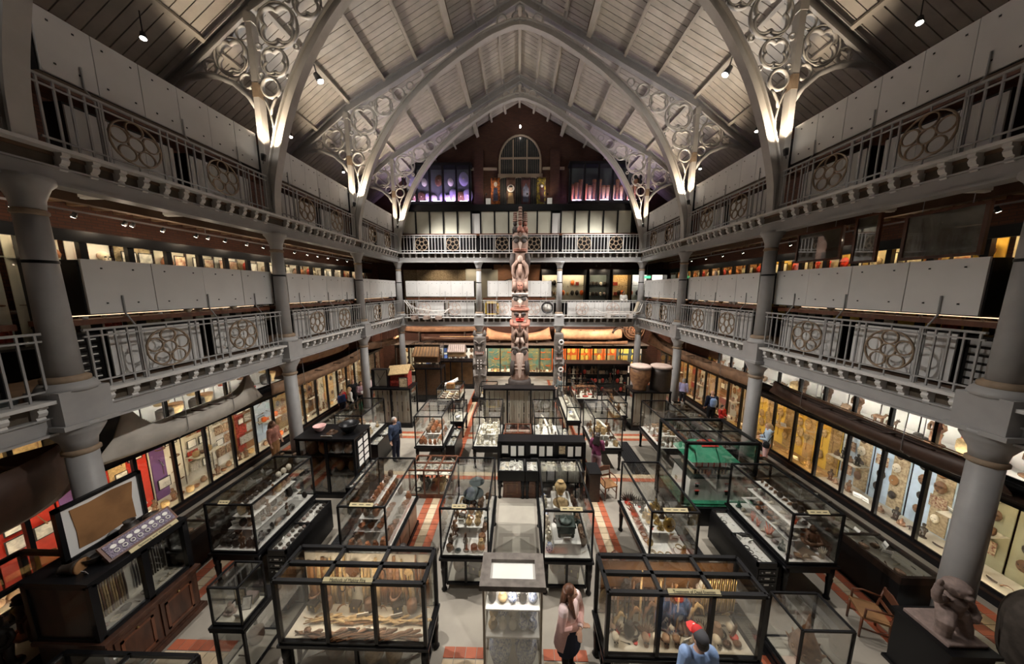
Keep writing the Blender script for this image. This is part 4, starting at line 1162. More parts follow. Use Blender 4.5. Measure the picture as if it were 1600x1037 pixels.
ubox('white_plinth', 'lining_white', .78, 1.36, 5.72, 6.3, .88, 1.12, t); ubox('white_plinth', 'lining_white', .85, 1.3, 6.5, 7.1, .88, 1.35, t)
W5 = 'in the right gangway case'
place('urn', 'bronze', (1.06, 6.02, 1.121), .38, W5); place('hat', 'straw', (1.05, 6.68, 1.351), .2, W5); place('vase', 'straw', (1.08, 7.0, 1.351), .36, W5); place('card', 'card', (1.06, 5.76, 1.121), .15, W5)
fill(W5+', left strip', .6, .77, 5.68, 7.4, .88, [('bottle', 'straw', .2, .26), ('figure', 'bone', .2, .26), ('pot', 'porcelain', .14, .17), ('jar', 'porcelain', .16, .2)], .17, 'y', 61)
fill(W5+', right strip', 1.37, 1.53, 5.68, 7.4, .88, [('tusk', 'bone', .2, .26), ('figure', 'artwood', .2, .26), ('pot', 'clay', .14, .16), ('jar', 'bronze', .16, .2)], .165, 'y', 62)
fill(W5+', behind the urn', .85, 1.3, 7.12, 7.42, .88, [('figure', 'bone', .2, .3), ('jar', 'porcelain', .2, .26)], .2, 'x', 63)
for nm, x0 in (('left', -1.65), ('right', .55)):
    fill(f'under the {nm} gangway case', x0+.15, x0+.85, 5.75, 7.3, .165, [('textile', 'whitecloth', .2, .25, .3), ('basket', 'straw', .2, .28), ('pot', 'clay', .2, .26), ('chest', 'artwood', .25, .3)], .33, 'y', 64)
t = table_case('table case with gilded mask and black feather headdresses', 2.77, 3.74, Y0, 7.42, shelf=SC2, sg=('', 0, .02, .5))
stock('gilded mask', 2.77, 3.74, Y0, 7.42, .86, SC2, [('bangle', 'straw', .14, .17, 2), ('bangle', 'cardtan', .14, .17, 2), ('mask', 'brass', .2, .24, 1), ('knife', 'brass', .15, .18, 1), ('card', 'card', .1, .14, .6), ('necklace', 'bone', .18, .22, 1)],
      [[('seated', 'brass', .2, .28), ('figure', 'artdark', .24, .3), ('headdress', 'artdark', .12, .14), ('jar', 'gold', .16, .2)]], .19, 70)
place('mask', 'gold', (3.2, 5.72, 1.45), .34, 'hanging in the gilded mask case')
for x, y in ((2.98, 6.9), (3.1, 7.15), (2.95, 7.3)): place('headdress', 'artdark', (x, y, .882), .34, 'at the back of the gilded mask case', order='y')
t = table_case('table case of shells and orange coral on white tiers, right side', 5.64, 6.65, Y0, 7.4, shelf=S2, sg=('', 0, .02, .42))
stock('orange coral', 5.64, 6.65, Y0, 7.4, .86, S2, [('shell', 'bone', .13, .17, 2), ('coral', 'coral', .16, .2, 1), ('coral', 'ivory', .15, .2, 1), ('lump', 'stone', .13, .16, 1), ('card', 'card', .1, .14, .6), ('seated', 'bronze', .2, .26, .7), ('bowl', 'clay', .06, .08, 1)],
      [[('shell', 'ivory', .12, .15), ('lump', 'terracotta', .12, .15), ('bowl', 'artdark', .06, .07)], [('shell', 'bone', .1, .13), ('lump', 'stone', .1, .13), ('coral', 'coral', .12, .15, .5)], [('shell', 'artwood', .1, .13), ('pot', 'artdark', .1, .12)]], .19, 80)
place('coral', 'coral', (5.82, 6.3, .882), .3, 'largest branch in the coral case'); place('seated', 'artwood', (6.2, 5.75, 1.24), .42, 'at the front of the orange coral case')

# --- black trough cases beside the outer table cases
def trough(label, nm, x0, x1, y0, y1, z, specs, seed, drawers=True, n=2, cell=.13):
    t = thing('trough_case', label, 'display case', ((x0+x1)/2, (y0+y1)/2, 0), 'low black trough cases')
    m = MB()
    w = .035
    m.box(x0, x1, y0, y1, .05, z-.09).box(x0+.02, x1-.02, y0+.02, y1-.02, 0, .05)
    part('cabinet', m, 'black', t)
    m = MB()
    for (a, b, c, d) in ((x0, x1, y0, y0+w), (x0, x1, y1-w, y1), (x0, x0+w, y0, y1), (x1-w, x1, y0, y1)): m.box(a, b, c, d, z-.09, z)
    for k in range(1, n): yy = y0+k*(y1-y0)/n; m.box(x0, x1, yy-w/2, yy+w/2, z-.09, z)
    part('rim', m, 'black', t)
    ubox('tray', 'lining_white', x0+w, x1-w, y0+w, y1-w, z-.095, z-.085, t)
    for k in range(n):
        a = y0+k*(y1-y0)/n; b = y0+(k+1)*(y1-y0)/n
        ubox('glass_pane', 'glass', x0+w, x1-w, a+w/2, b-w/2, z-.012, z-.006, t)
    if drawers:
        for i in range(3):
            zz = .3+i*.15
            d = ubox('drawer', 'black', x0+.04, x1-.04, y0-.012, y0, zz, zz+.12, t)
            ubox('drawer_label', 'card', (x0+x1)/2-.05, (x0+x1)/2+.05, y0-.016, y0-.012, zz+.045, zz+.08, t)
            for q in (-.12, .12): part('drawer_knob', MB().lathe([(.012, 0), (.016, .012), (.01, .02)], 6), 'steel', t, ((x0+x1)/2+q, y0-.012, zz+.06), (pi/2, 0, 0))
    fill(f'in the {nm} trough', x0+w+.01, x1-w-.01, y0+w+.01, y1-w-.01, z-.084, specs, cell, 'y', seed, 1.2, .92)
    return t
trough('low black trough of dark stone tools beside the white egg case', 'stone tool', -5.55, -5.1, 5.66, 7.25, .87, [('lump', 'darkstone', .10, .125, 3), ('lump', 'stone', .1, .12, 1), ('card', 'card', .06, .08, .4)], 90, cell=.125)
trough('low black trough of white needles and pins beside the coral case', 'needle', 5.03, 5.47, 5.6, 7.16, .87, [('knife', 'ivory', .12, .14, 3), ('bangle', 'artdark', .07, .09, 1), ('tusk', 'ivory', .12, .14, 2), ('card', 'card', .06, .09, 1)], 95, cell=.12)
trough('low black trough in front of the bowl cabinet, pale shells inside', 'shell', -5.0, -4.6, 7.75, 9.3, .87, [('shell', 'bone', .1, .12), ('lump', 'stone', .09, .11), ('card', 'card', .06, .08, .5)], 96, False, cell=.13)
trough('low black trough beside the copper pot case', 'copper', -2.68, -2.34, 10.15, 11.6, .87, [('lump', 'bone', .09, .1), ('bangle', 'steel', .08, .1), ('card', 'card', .06, .08, .5)], 97, False, cell=.13)
trough('low black trough beside the instrument case', 'flute', -5.6, -5.2, 10.15, 11.7, .87, [('knife', 'bone', .1, .12), ('lump', 'ivory', .09, .11), ('card', 'card', .06, .08, .6)], 98, False, cell=.13)
trough('low black trough left of the white bone case', 'bead', 1.62, 2.0, 9.95, 11.7, .87, [('bangle', 'ivory', .08, .1), ('card', 'card', .08, .09, 1), ('lump', 'bone', .09, .1)], 99, False, cell=.13)

# --- third row
YK0, YK1 = 10.12, 11.9
for lab, nm, x0, fs, ss, seed in (
  ('far table case with a large copper pot, left of centre', 'copper pot', -3.77, [('pot', 'terracotta', .15, .2, 2), ('bangle', 'stone', .14, .17), ('card', 'card', .1, .14, .6), ('jar', 'ivory', .16, .2)], [[('pot', 'terracotta', .16, .2), ('jar', 'clay', .16, .2)]], 110),
  ('far table case of ivory carvings, just left of the brown desk', 'ivory', -1.65, [('figure', 'ivory', .2, .28, 2), ('tusk', 'ivory', .16, .2), ('card', 'card', .1, .14, .6), ('bowl', 'ivory', .07, .09), ('stick', 'artdark', .2, .3, .4)], [[('figure', 'ivory', .18, .24), ('animal', 'ivory', .14, .17), ('chest', 'ivory', .14, .16)]], 120),
  ('far table case of white bone tools, just right of the brown desk', 'white bone', .58, [('knife', 'bone', .16, .2, 2), ('figure', 'artwood', .2, .26), ('tusk', 'ivory', .16, .2, 2), ('card', 'card', .1, .14, .6)], [[('figure', 'bone', .18, .24), ('tusk', 'ivory', .2, .24)]], 130),
  ('far table case with long white tusk, behind the woman in plum', 'long tusk', 2.72, [('basket', 'straw', .15, .19), ('figure', 'hide', .2, .26), ('card', 'card', .1, .14, .6), ('pot', 'artwood', .14, .18)], [[('figure', 'artwood', .18, .24), ('basket', 'straw', .12, .16)]], 140),
  ('far table case beyond the white house model, right side', 'tiered', 5.1, [('figure', 'artwood', .2, .26), ('animal', 'clay', .15, .18), ('card', 'card', .1, .14, .5)], [[('boat', 'wood', .2, .24), ('chest', 'hide', .14, .17)]], 150),
  ('far table case of wooden instruments and drums, left side', 'instrument', -6.7, [('horn', 'bone', .17, .2), ('drum', 'wood', .16, .2), ('bottle', 'straw', .2, .24), ('club', 'wood', .16, .2)], [[('horn', 'straw', .16, .2), ('tusk', 'wood', .2, .24), ('drum', 'hide', .14, .17)]], 160)):
    t = table_case(lab, x0, x0+1.0, YK0, YK1, shelf=SC2, base='legs')
    stock(nm, x0, x0+1.0, YK0, YK1, .86, SC2, fs, ss, .22, seed)
place('tusk', 'ivory', (3.1, 10.9, 1.5), (1.1, .9, .9), 'slung high in the long tusk case', (0, 0, 1.75))
place('tusk', 'ivory', (1.05, 10.9, 1.5), (1.0, .8, .8), 'slung high in the white bone case', (0, 0, 1.6))
# picture cabinet and the desk cases in front of it
t = thing('picture_cabinet', 'low black cabinet faced with framed cream prints, mid court', 'cabinet', (.7, 9.45, 0))
ubox('cabinet_body', 'black', -.66, 2.2, 9.35, 9.75, 0, 1.48, t); ubox('cabinet_top', 'black', -.7, 2.24, 9.3, 9.8, 1.48, 1.53, t)
for x in (-.66, .29, 1.25, 2.2): ubox('stile', 'black', x-.05, x+.05, 9.31, 9.36, .5, 1.5, t)
r = random.Random(9)
for k in range(3):
    bx0 = -.58+k*.955
    for (u, v, w, h) in ((.0, .52, .26, .36), (.3, .42, .22, .46), (.55, .44, .24, .44), (.02, .1, .3, .32), (.36, .08, .26, .26), (.66, .06, .16, .34)):
        place('frame', r.choice(['card', 'cardtan', 'card', 'lining_white']), (bx0+u+w/2, 9.33, .55+v), (w*.92, .5, h*.9), 'on the low picture cabinet')
for i, (xa, xb, mm) in enumerate(((-.65, .2, 'w'), (.22, .66, 'w'), (.68, 1.3, 'y'), (1.32, 2.05, 'y'))):
    t = thing('desk_case', ['widest white desk case over the reddish cupboard', 'narrow desk case beside the widest white one', 'yellowish desk case, third along below the prints', 'last desk case, nearest the woman in plum'][i], 'display case', ((xa+xb)/2, 8.88, 0), 'desk cases below the prints')
    ubox('tray', 'lining_white' if mm == 'w' else 'lining', xa+.04, xb-.04, 8.56, 9.2, .86, .87, t)
    m = MB()
    for (a, b, c, d) in ((xa, xb, 8.52, 8.57), (xa, xb, 9.19, 9.24), (xa, xa+.05, 8.57, 9.19), (xb-.05, xb, 8.57, 9.19)): m.box(a, b, c, d, .8, .96)
    part('rim', m, 'black', t); ubox('glass_pane', 'glass', xa+.05, xb-.05, 8.57, 9.19, .94, .946, t)
    ubox('case_body', 'black', xa, xb, 8.54, 9.24, .62, .8, t)
    for x in (xa+.06, xb-.06): link('leg', leg_mesh(.62), t, (x, 8.6, 0)); link('leg', leg_mesh(.62), t, (x, 9.16, 0))
    fill(['in the widest white desk case', 'in the narrow white desk case', 'in the yellowish desk case', 'in the last desk case'][i], xa+.07, xb-.07, 8.6, 9.16, .871, [('card', 'card', .08, .1), ('plate', 'bone', .05, .07), ('bangle', 'stone', .08, .1), ('lump', 'ivory', .1, .12), ('knife', 'cardtan', .1, .12)], .14, 'x', 170+i, 1.5)
t = thing('cupboard', 'reddish wooden cupboard with two panelled doors under the desk case', 'cupboard', (.05, 8.75, 0))
ubox('box_body', 'redwood', -.48, .56, 8.62, 9.1, .04, .58, t)
for x in (-.46, .05):
    o = part('door', MB().box(0, .49, -.022, 0, 0, .5), 'redwood', t, (x, 8.62, .06))
    part('door_moulding', MB().box(.05, .44, -.03, -.022, .06, .09).box(.05, .44, -.03, -.022, .41, .44).box(.05, .08, -.03, -.022, .06, .44).box(.41, .44, -.03, -.022, .06, .44), 'wood', o, (x, 8.62, .06))
ubox('plinth', 'redwood', -.5, .58, 8.6, 9.1, 0, .05, t)
# glazed table cases between pottery case and copper pot case
t = thing('desk_case', 'wood framed flat case of small silver pieces behind the pottery case', 'display case', (-2.7, 8.95, 0))
part('frame', edge_frame(-3.42, -2.05, 8.52, 9.34, .1, .95, .045, 3, 2, 3, 1), 'redwood', t)
panes(t, -3.42, -2.05, 8.52, 9.34, .1, .95, 3, 2, 3, 1)
ubox('tray', 'lining', -3.4, -2.07, 8.54, 9.32, .78, .8, t); ubox('lower_shelf', 'lining', -3.4, -2.07, 8.54, 9.32, .12, .15, t); ubox('plinth', 'redwood', -3.45, -2.02, 8.5, 9.36, 0, .12, t)
fill('in the silver flat case, top tray', -3.36, -2.1, 8.58, 9.28, .801, [('bangle', 'steel', .1, .14, 2), ('knife', 'steel', .13, .15), ('card', 'card', .09, .12), ('necklace', 'steel', .1, .12)], .155, 'x', 181, 1.5)
fill('in the silver flat case, bottom', -3.36, -2.1, 8.58, 9.28, .151, [('bangle', 'artdark', .14, .18), ('horn', 'bone', .18, .2), ('pot', 'artdark', .16, .2), ('basket', 'straw', .15, .2)], .22, 'x', 182, 1.5)
# brown desk
t = thing('desk', 'reddish brown desk case between the two far bone cases', 'desk', (0, 11.1, 0))
ubox('desk_body', 'redwood', -.52, .48, 10.6, 11.4, .08, .75, t); ubox('desk_rail', 'redwood', -.55, .51, 10.55, 11.45, .75, .8, t)
part('frame', edge_frame(-.52, .48, 10.6, 11.4, .8, 1.15, .04, 2, 1), 'redwood', t); panes(t, -.52, .48, 10.6, 11.4, .8, 1.15, 2)
for x in (-.5, 0): part('drawer_front', MB().box(x+.03, x+.45, 10.575, 10.6, .2, .66), 'wood', t)
fill('in the brown desk case', -.48, .44, 10.65, 11.35, .802, [('book', 'redwood', .18, .22), ('card', 'card', .12, .15), ('knife', 'bone', .15, .18)], .22, 'x', 185, 1.)
t = trough('small white square case in front of the brown desk', 'small square', .05, .5, 10.05, 10.5, .8, [('lump', 'stone', .1, .12), ('bangle', 'artdark', .08, .1), ('card', 'card', .08, .1)], 186, False, 1, .13)

# --- bowl cabinet (left)
t = thing('glazed_cabinet', 'tall black cabinet with bowls on top and prints on its end', 'cabinet', (-6, 8.95, 0))
part('frame', edge_frame(-6.88, -5.1, 8.5, 9.4, .12, 1.94, .07, 1, 1, 2, 1), 'black', t)
panes(t, -6.88, -5.1, 8.5, 9.4, .12, 1.94, 1, 1, 2, 1, top=False)
ubox('cabinet_top', 'black', -6.94, -5.05, 8.44, 9.46, 1.95, 2.0, t); ubox('plinth', 'black', -6.94, -5.04, 8.44, 9.46, 0, .12, t); ubox('back_board', 'hide', -6.84, -5.14, 9.0, 9.02, .14, 1.9, t)
ubox('print_board', 'blackpaint', -5.085, -5.07, 8.6, 9.3, .9, 1.86, t)
for i in range(2):
    for j in range(4):
        place('frame', 'card', (-5.06, 8.78+.34*i, .95+.225*j), (.3, .3, .2), 'on the end of the bowl cabinet', (0, 0, pi/2), 'z')
for zz in (.75, 1.35): ubox('shelf', 'artdark', -6.82, -5.16, 8.56, 8.98, zz-.02, zz, t)
for k, zz in enumerate((.14, .752, 1.352)):
    fill(['in the bowl cabinet, bottom', 'in the bowl cabinet, middle shelf', 'in the bowl cabinet, top shelf'][k], -6.8, -5.2, 8.58, 8.95, zz, [('lump', 'artwood', .2, .26), ('basket', 'artwood', .2, .3), ('pot', 'hide', .2, .3), ('card', 'card', .1, .13, .4)], .33, 'x', 190+k)
WB = 'on top of the bowl cabinet'
place('bowl', 'cedar_red' if 0 else 'pink', (-6.45, 8.95, 2.001), .19, WB); place('hat', 'artwood', (-5.98, 8.85, 2.001), .17, WB); place('bowl', 'black', (-5.45, 8.9, 2.001), .3, WB); place('card', 'card', (-5.95, 8.52, 2.001), (.36, .1, .08), WB)
place('textile', 'greycloth', (-5.95, 9.3, 2.02), (.5, 1, .02), WB, (pi/2*0, 0, 0)) if 0 else None
# --- white house model and its case
t = thing('display_case', 'large black framed case around the white house model', 'display case', (5.5, 8.4, 0), 'glazed cases on the court floor')
hx0, hx1, hy0, hy1, hz = 4.55, 6.45, 7.62, 9.1, 2.45
part('glazing_frame', edge_frame(hx0, hx1, hy0, hy1, .5, hz, .07), 'black', t)
panes(t, hx0, hx1, hy0, hy1, .5, hz, g='glass')
part('top_bars', MB().box(hx0+.6, hx0+.63, hy0, hy1, hz-.01, hz+.02).box(hx0+1.2, hx0+1.23, hy0, hy1, hz-.01, hz+.02).box(hx0, hx1, hy0+.7, hy0+.73, hz-.01, hz+.02), 'black', t)
ubox('case_floor', 'green', hx0+.05, hx1-.05, hy0+.05, hy1-.05, .5, .53, t); ubox('plinth', 'black', hx0-.04, hx1+.04, hy0-.04, hy1+.04, 0, .5, t)
h = thing('house_model', 'white palace model with green hipped roof and red trim', 'model house', (5.5, 8.3, .53))
def slab(name, m, x0, x1, y0, y1, z0, z1, tp=0, p=h):
    q = MB().add([(x0, y0, z0), (x1, y0, z0), (x1, y1, z0), (x0, y1, z0), (x0+tp, y0+tp, z1), (x1-tp, y0+tp, z1), (x1-tp, y1-tp, z1), (x0+tp, y1-tp, z1)], [(0,3,2,1),(4,5,6,7),(0,1,5,4),(1,2,6,5),(2,3,7,6),(3,0,4,7)])
    return part(name, q, m, p)
slab('ground', 'green', 4.66, 6.34, 7.72, 8.98, .53, .58)
wl = slab('lower_wall', 'lining_white', 4.85, 6.15, 7.86, 8.85, .58, 1.22, .07)
slab('terrace', 'bronze', 4.88, 6.12, 7.89, 8.82, 1.22, 1.28)
slab('gallery_storey', 'cardtan', 5.05, 6.02, 8.02, 8.7, 1.28, 1.46); slab('eaves', 'bronze', 4.98, 6.08, 7.96, 8.76, 1.46, 1.5)
slab('upper_storey', 'lining_white', 5.08, 6.0, 8.05, 8.68, 1.5, 1.68); slab('red_frieze', 'redpaint', 5.0, 6.08, 7.98, 8.76, 1.68, 1.74)
slab('roof', 'green', 4.86, 6.22, 7.86, 8.9, 1.74, 2.08, .34); slab('roof_ridge', 'redpaint', 5.3, 5.8, 8.15, 8.5, 2.06, 2.16, .1)
for i in range(3):
    for j in range(2):
        x = 5.1+i*.42; z = .74+j*.22
        if i != 1: ubox('window', 'artdark', x-.045, x+.045, 7.85+.1*(z-.58)/.64*.7, 7.9+.1*(z-.58)/.64*.7, z, z+.11, h); ubox('window_lintel', 'redpaint', x-.065, x+.065, 7.845+.1*(z-.58)/.64*.7, 7.9, z+.11, z+.13, h)
for i in range(6): ubox('post', 'redpaint', 5.12+i*.167-.012, 5.12+i*.167+.012, 8.03, 8.05, 1.5, 1.68, h)
for i in range(10): ubox('window', 'artdark', 5.1+i*.094-.02, 5.1+i*.094+.02, 8.01, 8.03, 1.31, 1.43, h)
for j in range(2):
    for i in range(2): ubox('window', 'artdark', 4.86+.05*j, 4.9+.05*j, 8.1+.42*i, 8.2+.42*i, .76+.22*j, .87+.22*j, h)
place('card', 'card', (6.25, 7.72, .531), .12, 'beside the white house model')
# ---------------------------------------------------------------- wall cases along both aisles and the far wall
YM = [6.90+.868*k for k in range(-5, 17)]      # mullion lines
def wbox(side, name, m, a, b, d0, d1, z0, z1, t):
    """a..b along the wall, d0..d1 depth behind the glass line"""
    if side == 0: return ubox(name, m, a, b, 22+d0, 22+d1, z0, z1, t)
    x0, x1 = sorted((side*(10+d0), side*(10+d1))); return ubox(name, m, x0, x1, a, b, z0, z1, t)
def wpos(side, a, d): return (a, 22+d) if side == 0 else (side*(10+d), a)
WROT = {-1: pi/2, 1: -pi/2, 0: 0}
def wall_case(side, a, b, z0, z1, label, group, back, strip, depth=.8, shelves=(), floorm='lining', striplow=False, name='aisle_case', pane=True, panel2=None):
    c = (a+b)/2; x, y = wpos(side, c, 0)
    t = thing(name, label, 'display case', (x, y, z0), group)
    wbox(side, 'back_panel', back, a+.02, b-.02, depth-.02, depth, z0, z1, t)
    if panel2: wbox(side, 'colour_panel', panel2, a+.05, a+(b-a)*.45, depth-.04, depth-.02, z0+.05, z1-.05, t)
    wbox(side, 'case_floor', floorm, a, b, .02, depth, z0-.03, z0+.02, t)
    wbox(side, 'case_roof', 'black', a, b, 0, depth, z1, z1+.03, t)
    wbox(side, 'mullion', 'black', a, a+.07, -.03, .06, z0-.05, z1+.05, t)
    if pane: wbox(side, 'glass_pane', 'glass', a+.03, b-.03, .008, .014, z0, z1, t)
    wbox(side, 'valance', 'black', a, b, -.02, .02, z1-.1, z1+.03, t); wbox(side, 'light_strip', strip, a+.05, b-.05, .05, .09, z1-.04, z1-.02, t)
    if striplow: wbox(side, 'front_rail', 'black', a, b, -.02, .02, z0-.05, z0+.07, t); wbox(side, 'light_strip', strip, a+.05, b-.05, .03, .06, z0+.022, z0+.034, t)
    for zz in shelves: wbox(side, 'shelf', floorm, a+.03, b-.03, .3, depth-.02, zz-.015, zz, t)
    return t
def wall_items(side, a, b, z0, z1, depth, where, seed, wallspecs, floorspecs, shelves=(), nw=4):
    r = random.Random(seed); rz = WROT[side]; od = 'x' if side == 0 else 'y'
    n = 3
    for k in range(nw):
        kk, m, s0, s1 = r.choice(wallspecs); s = r.uniform(s0, s1)
        row, col_ = divmod(k, 2)
        u = a+.1+(col_+.5)*(b-a-.2)/2 + r.uniform(-.03, .03)
        h = (z1-z0-.42)/max(1, (nw+1)//2)
        if kk in ('stick', 'paddle', 'textile', 'frame', 'shield', 'mask', 'fan', 'necklace', 'figure', 'hat', 'headdress'):
            fp = KINDS[kk][4]; s = min(s, (b-a-.2)/2/fp*.95, h*.97)
            x, y = wpos(side, u, depth-.07); place(kk, m, (x, y, z0+.34+row*h), s, where, (0, 0, rz), od)
        else:
            s = min(s, (b-a-.2)/2*.95); x, y = wpos(side, u, depth-.09)
            place(kk, m, (x, y, z0+.34+row*h), s, where, (pi/2 if kk == 'knife' else 0, r.choice([0, .5, -.5, 1.2]) if kk in ('club', 'spear', 'knife') else 0, rz), od)
    levels = [z0+.021]+[q for q in shelves]
    for li, zz in enumerate(levels):
        k = 4
        for i in range(k):
            kk, m, s0, s1 = r.choice(floorspecs); s = r.uniform(s0, s1)*1.3; cw = (b-a-.1)/k
            s = min(s, cw*.95/KINDS[kk][4])
            u = a+.05+(i+.5)*cw; x, y = wpos(side, u, .28 + r.uniform(0, .12) if li == 0 else .5)
            place(kk, m, (x, y, zz+.001), s, where, (0, 0, rz+r.uniform(-.4, .4)), od)
BACKN = dict(redpaint='red', yellow='yellow', lining='cream', lining_white='white', cardtan='tan', purple='purple', straw='straw coloured', teal='teal', orange='orange', board='grey white', hide='brown', textile_grey='grey', artwood='dark brown', greycloth='grey', board_cream='olive cream', olive='olive', lightblue='pale blue', whitecloth='white')
masks = [('mask', 'artwood', .22, .34), ('mask', 'bone', .2, .3), ('shield', 'hide', .3, .45), ('mask', 'artdark', .22, .3), ('textile', 'textile', .3, .4)]
tools = [('club', 'artwood', .3, .38), ('knife', 'steel', .25, .33), ('paddle', 'artwood', .5, .7), ('frame', 'photo', .25, .35), ('bangle', 'artwood', .2, .25)]
cloth = [('textile', 'textile', .35, .42), ('textile', 'textile_grey', .35, .42), ('textile', 'textile_red', .35, .42), ('frame', 'card', .2, .3)]
pots = [('pot', 'clay', .16, .24), ('basket', 'straw', .16, .24), ('bowl', 'artwood', .1, .13), ('card', 'card', .12, .16), ('figure', 'artwood', .3, .4)]
figs = [('figure', 'artwood', .35, .6), ('figure', 'artdark', .35, .5), ('seated', 'artwood', .3, .4), ('seated', 'clay', .25, .3), ('card', 'card', .12, .16), ('animal', 'artdark', .22, .27)]
gold = [('figure', 'straw', .4, .6), ('boat', 'straw', .26, .29), ('seated', 'brass', .25, .3), ('animal', 'straw', .22, .27), ('card', 'card', .12, .15)]
LEFT = {}
def lspec(k):   # left aisle, lower row
    return {0: ('yellow', 'redpaint', tools, pots, 'strip_amber'), 1: ('hide', 'redpaint', tools, pots, 'strip_amber'), 2: ('redpaint', None, tools, pots, 'strip_warm'), 3: ('redpaint', None, tools, pots, 'strip_warm'),
            4: ('redpaint', 'purple', tools, pots, 'strip_warm'), 5: ('redpaint', 'straw', tools, pots, 'strip_warm'), 6: ('lining', 'purple', tools, pots, 'strip_warm'), 7: ('lining', None, cloth, pots, 'strip_warm'),
            8: ('lining_white', None, cloth, pots, 'strip_warm'), 9: ('hide', 'textile_red', cloth, pots, 'strip_warm'), 10: ('lightblue', None, tools, [('headdress', 'orange', .2, .25), ('basket', 'orange', .2, .25)], 'strip_cool')}.get(
            k, [('lining', None, masks, pots, 'strip_warm'), ('hide', 'straw', masks, figs, 'strip_warm'), ('lining', 'hide', tools, pots, 'strip_warm'), ('straw', None, masks, figs, 'strip_warm')][k % 4])
def rspec(k):   # right aisle, lower row
    if k < 5: return ('olive', None, masks, [('basket', 'artwood', .18, .26), ('horn', 'artwood', .24, .28), ('mask', 'redpaint', .2, .25), ('boat', 'artdark', .25, .28), ('card', 'card', .12, .15)], 'strip_warm')
    if k < 8: return ('lightblue', 'cardtan', masks, figs, 'strip_cool')
    if k < 12: return ('yellow', 'straw', [('paddle', 'artwood', .6, .8), ('shield', 'straw', .4, .5), ('mask', 'straw', .3, .35)], gold, 'strip_amber')
    return [('straw', None, masks, figs, 'strip_amber'), ('lining', 'hide', masks, figs, 'strip_warm'), ('hide', None, cloth, figs, 'strip_amber')][k % 3]
NM = len(YM)-1
for side, sn in SIDES:
    # continuous ledge, header and plinth
    t = thing('case_ledge', f'long black ledge and header over the {sn} wall cases', 'ledge', (side*10, 11, 2.3))
    wbox(side, 'header', 'black', YM[0], YM[-1], -.06, .85, 2.32, 2.42, t); wbox(side, 'ledge', 'darkwood', YM[0], YM[-1], -.35, .85, 2.42, 2.47, t); wbox(side, 'upper_sill', 'black', YM[0], YM[-1], -.05, .85, 2.60, 2.69, t)
    wbox(side, 'ledge_back', 'black', YM[0], YM[-1], .05, .85, 2.47, 2.60, t)
    t = thing('case_plinth', f'black plinth below the {sn} wall cases', 'plinth', (side*10, 11, 0))
    wbox(side, 'plinth', 'black', YM[0], YM[-1], -.04, .85, 0, .2, t); wbox(side, 'plinth_moulding', 'darkwood', YM[0], YM[-1], -.09, 0, .2, .24, t)
    for k in range(NM):
        a, b = YM[k], YM[k+1]
        bk, p2, ws, fs, st = (lspec if side < 0 else rspec)(k)
        wh = f'in the {ordn(k)} lower {sn} wall case'
        sh = (1.15,) if (k % 3 == 1 and k > 2) else ()
        wall_case(side, a, b, .25, 2.3, f'{ordn(k)} tall lit wall case of the {sn} aisle, {BACKN[bk]} back, lower row', f'lower {sn} wall cases', bk, st, .8, sh, 'lining' if st != 'strip_amber' else 'straw', striplow=True, panel2=p2)
        wall_items(side, a, b, .25, 2.3, .8, wh, 500+k+side*50, ws, fs, sh, 8 if k < 14 else 4)
        # upper row
        ly = k < 3
        if side < 0: bk2, st2, ws2 = ('straw', 'strip_warm', [('paddle', 'artwood', .5, .7), ('horn', 'straw', .3, .36)]) if k < 4 else ('lining_white', 'strip_white', [('headdress', 'artdark', .22, .26), ('hat', 'artwood', .14, .17), ('basket', 'artdark', .2, .26), ('drum', 'straw', .22, .28)])
        else: bk2, st2, ws2 = ('lining_white', 'strip_white', [('figure', 'artwood', .5, .7), ('hat', 'artdark', .13, .16), ('animal', 'artwood', .3, .36), ('teapot', 'clay', .2, .25), ('basket', 'straw', .22, .28)])
        if side < 0 and k >= 11 or k >= 15: continue
        if side < 0 and k == 4:
            t = thing('gap_filler', 'black box added to darken the gap between the upper left wall cases', 'cupboard', (-10, (a+b)/2, 2.72)); wbox(side, 'box_body', 'black', a, b, .02, .75, 2.70, 4.02, t); wbox(side, 'filler_front', 'blackpaint', a+.05, b-.05, 0, .02, 2.75, 3.98, t); continue  # filler box added to stop strip light leaking into the dark gap
        wall_case(side, a, b, 2.72, 4.02, f'{ordn(k)} bright white upper wall case of the {sn} aisle' if bk2 == 'lining_white' else f'{ordn(k)} yellowish upper wall case of the {sn} aisle', f'upper {sn} wall cases', bk2, st2, .75, (), 'lining_white', striplow=True)
        r = random.Random(700+k+side*60)
        for i in range(2):
            kk, m, s0, s1 = r.choice(ws2); cw = (b-a-.1)/2; s = min(r.uniform(s0, s1)*1.6, cw*.98/KINDS[kk][4]) if kk not in ('paddle',) else .6
            x, y = wpos(side, a+.05+(i+.5)*cw, .32+.1*(i % 2)); place(kk, m, (x, y, 2.741), s, f'in the {ordn(k)} upper {sn} wall case', (0, 0, WROT[side]+r.uniform(-.4, .4)), 'y')
        if side < 0 and k >= 5:
            for i in range(2):
                x, y = wpos(side, a+.25+.38*i, .4); kk, m = r.choice([('hat', 'artwood'), ('headdress', 'artdark'), ('headdress', 'straw'), ('basket', 'straw')]); place(kk, m, (x, y, 3.22+.1*i), .19 if kk != 'basket' else .36, f'hung in the {ordn(k)} upper {sn} wall case', (0, 0, WROT[side]), 'y')
# red parasol-like hat and warriors in the right upper row
x, y = wpos(1, 6.45, .35); place('shield', 'coral', (x, y, 2.75), (.9, .7, .8), 'large disc in the right upper wall case', (0, 0, -pi/2), 'y', adj='orange red')
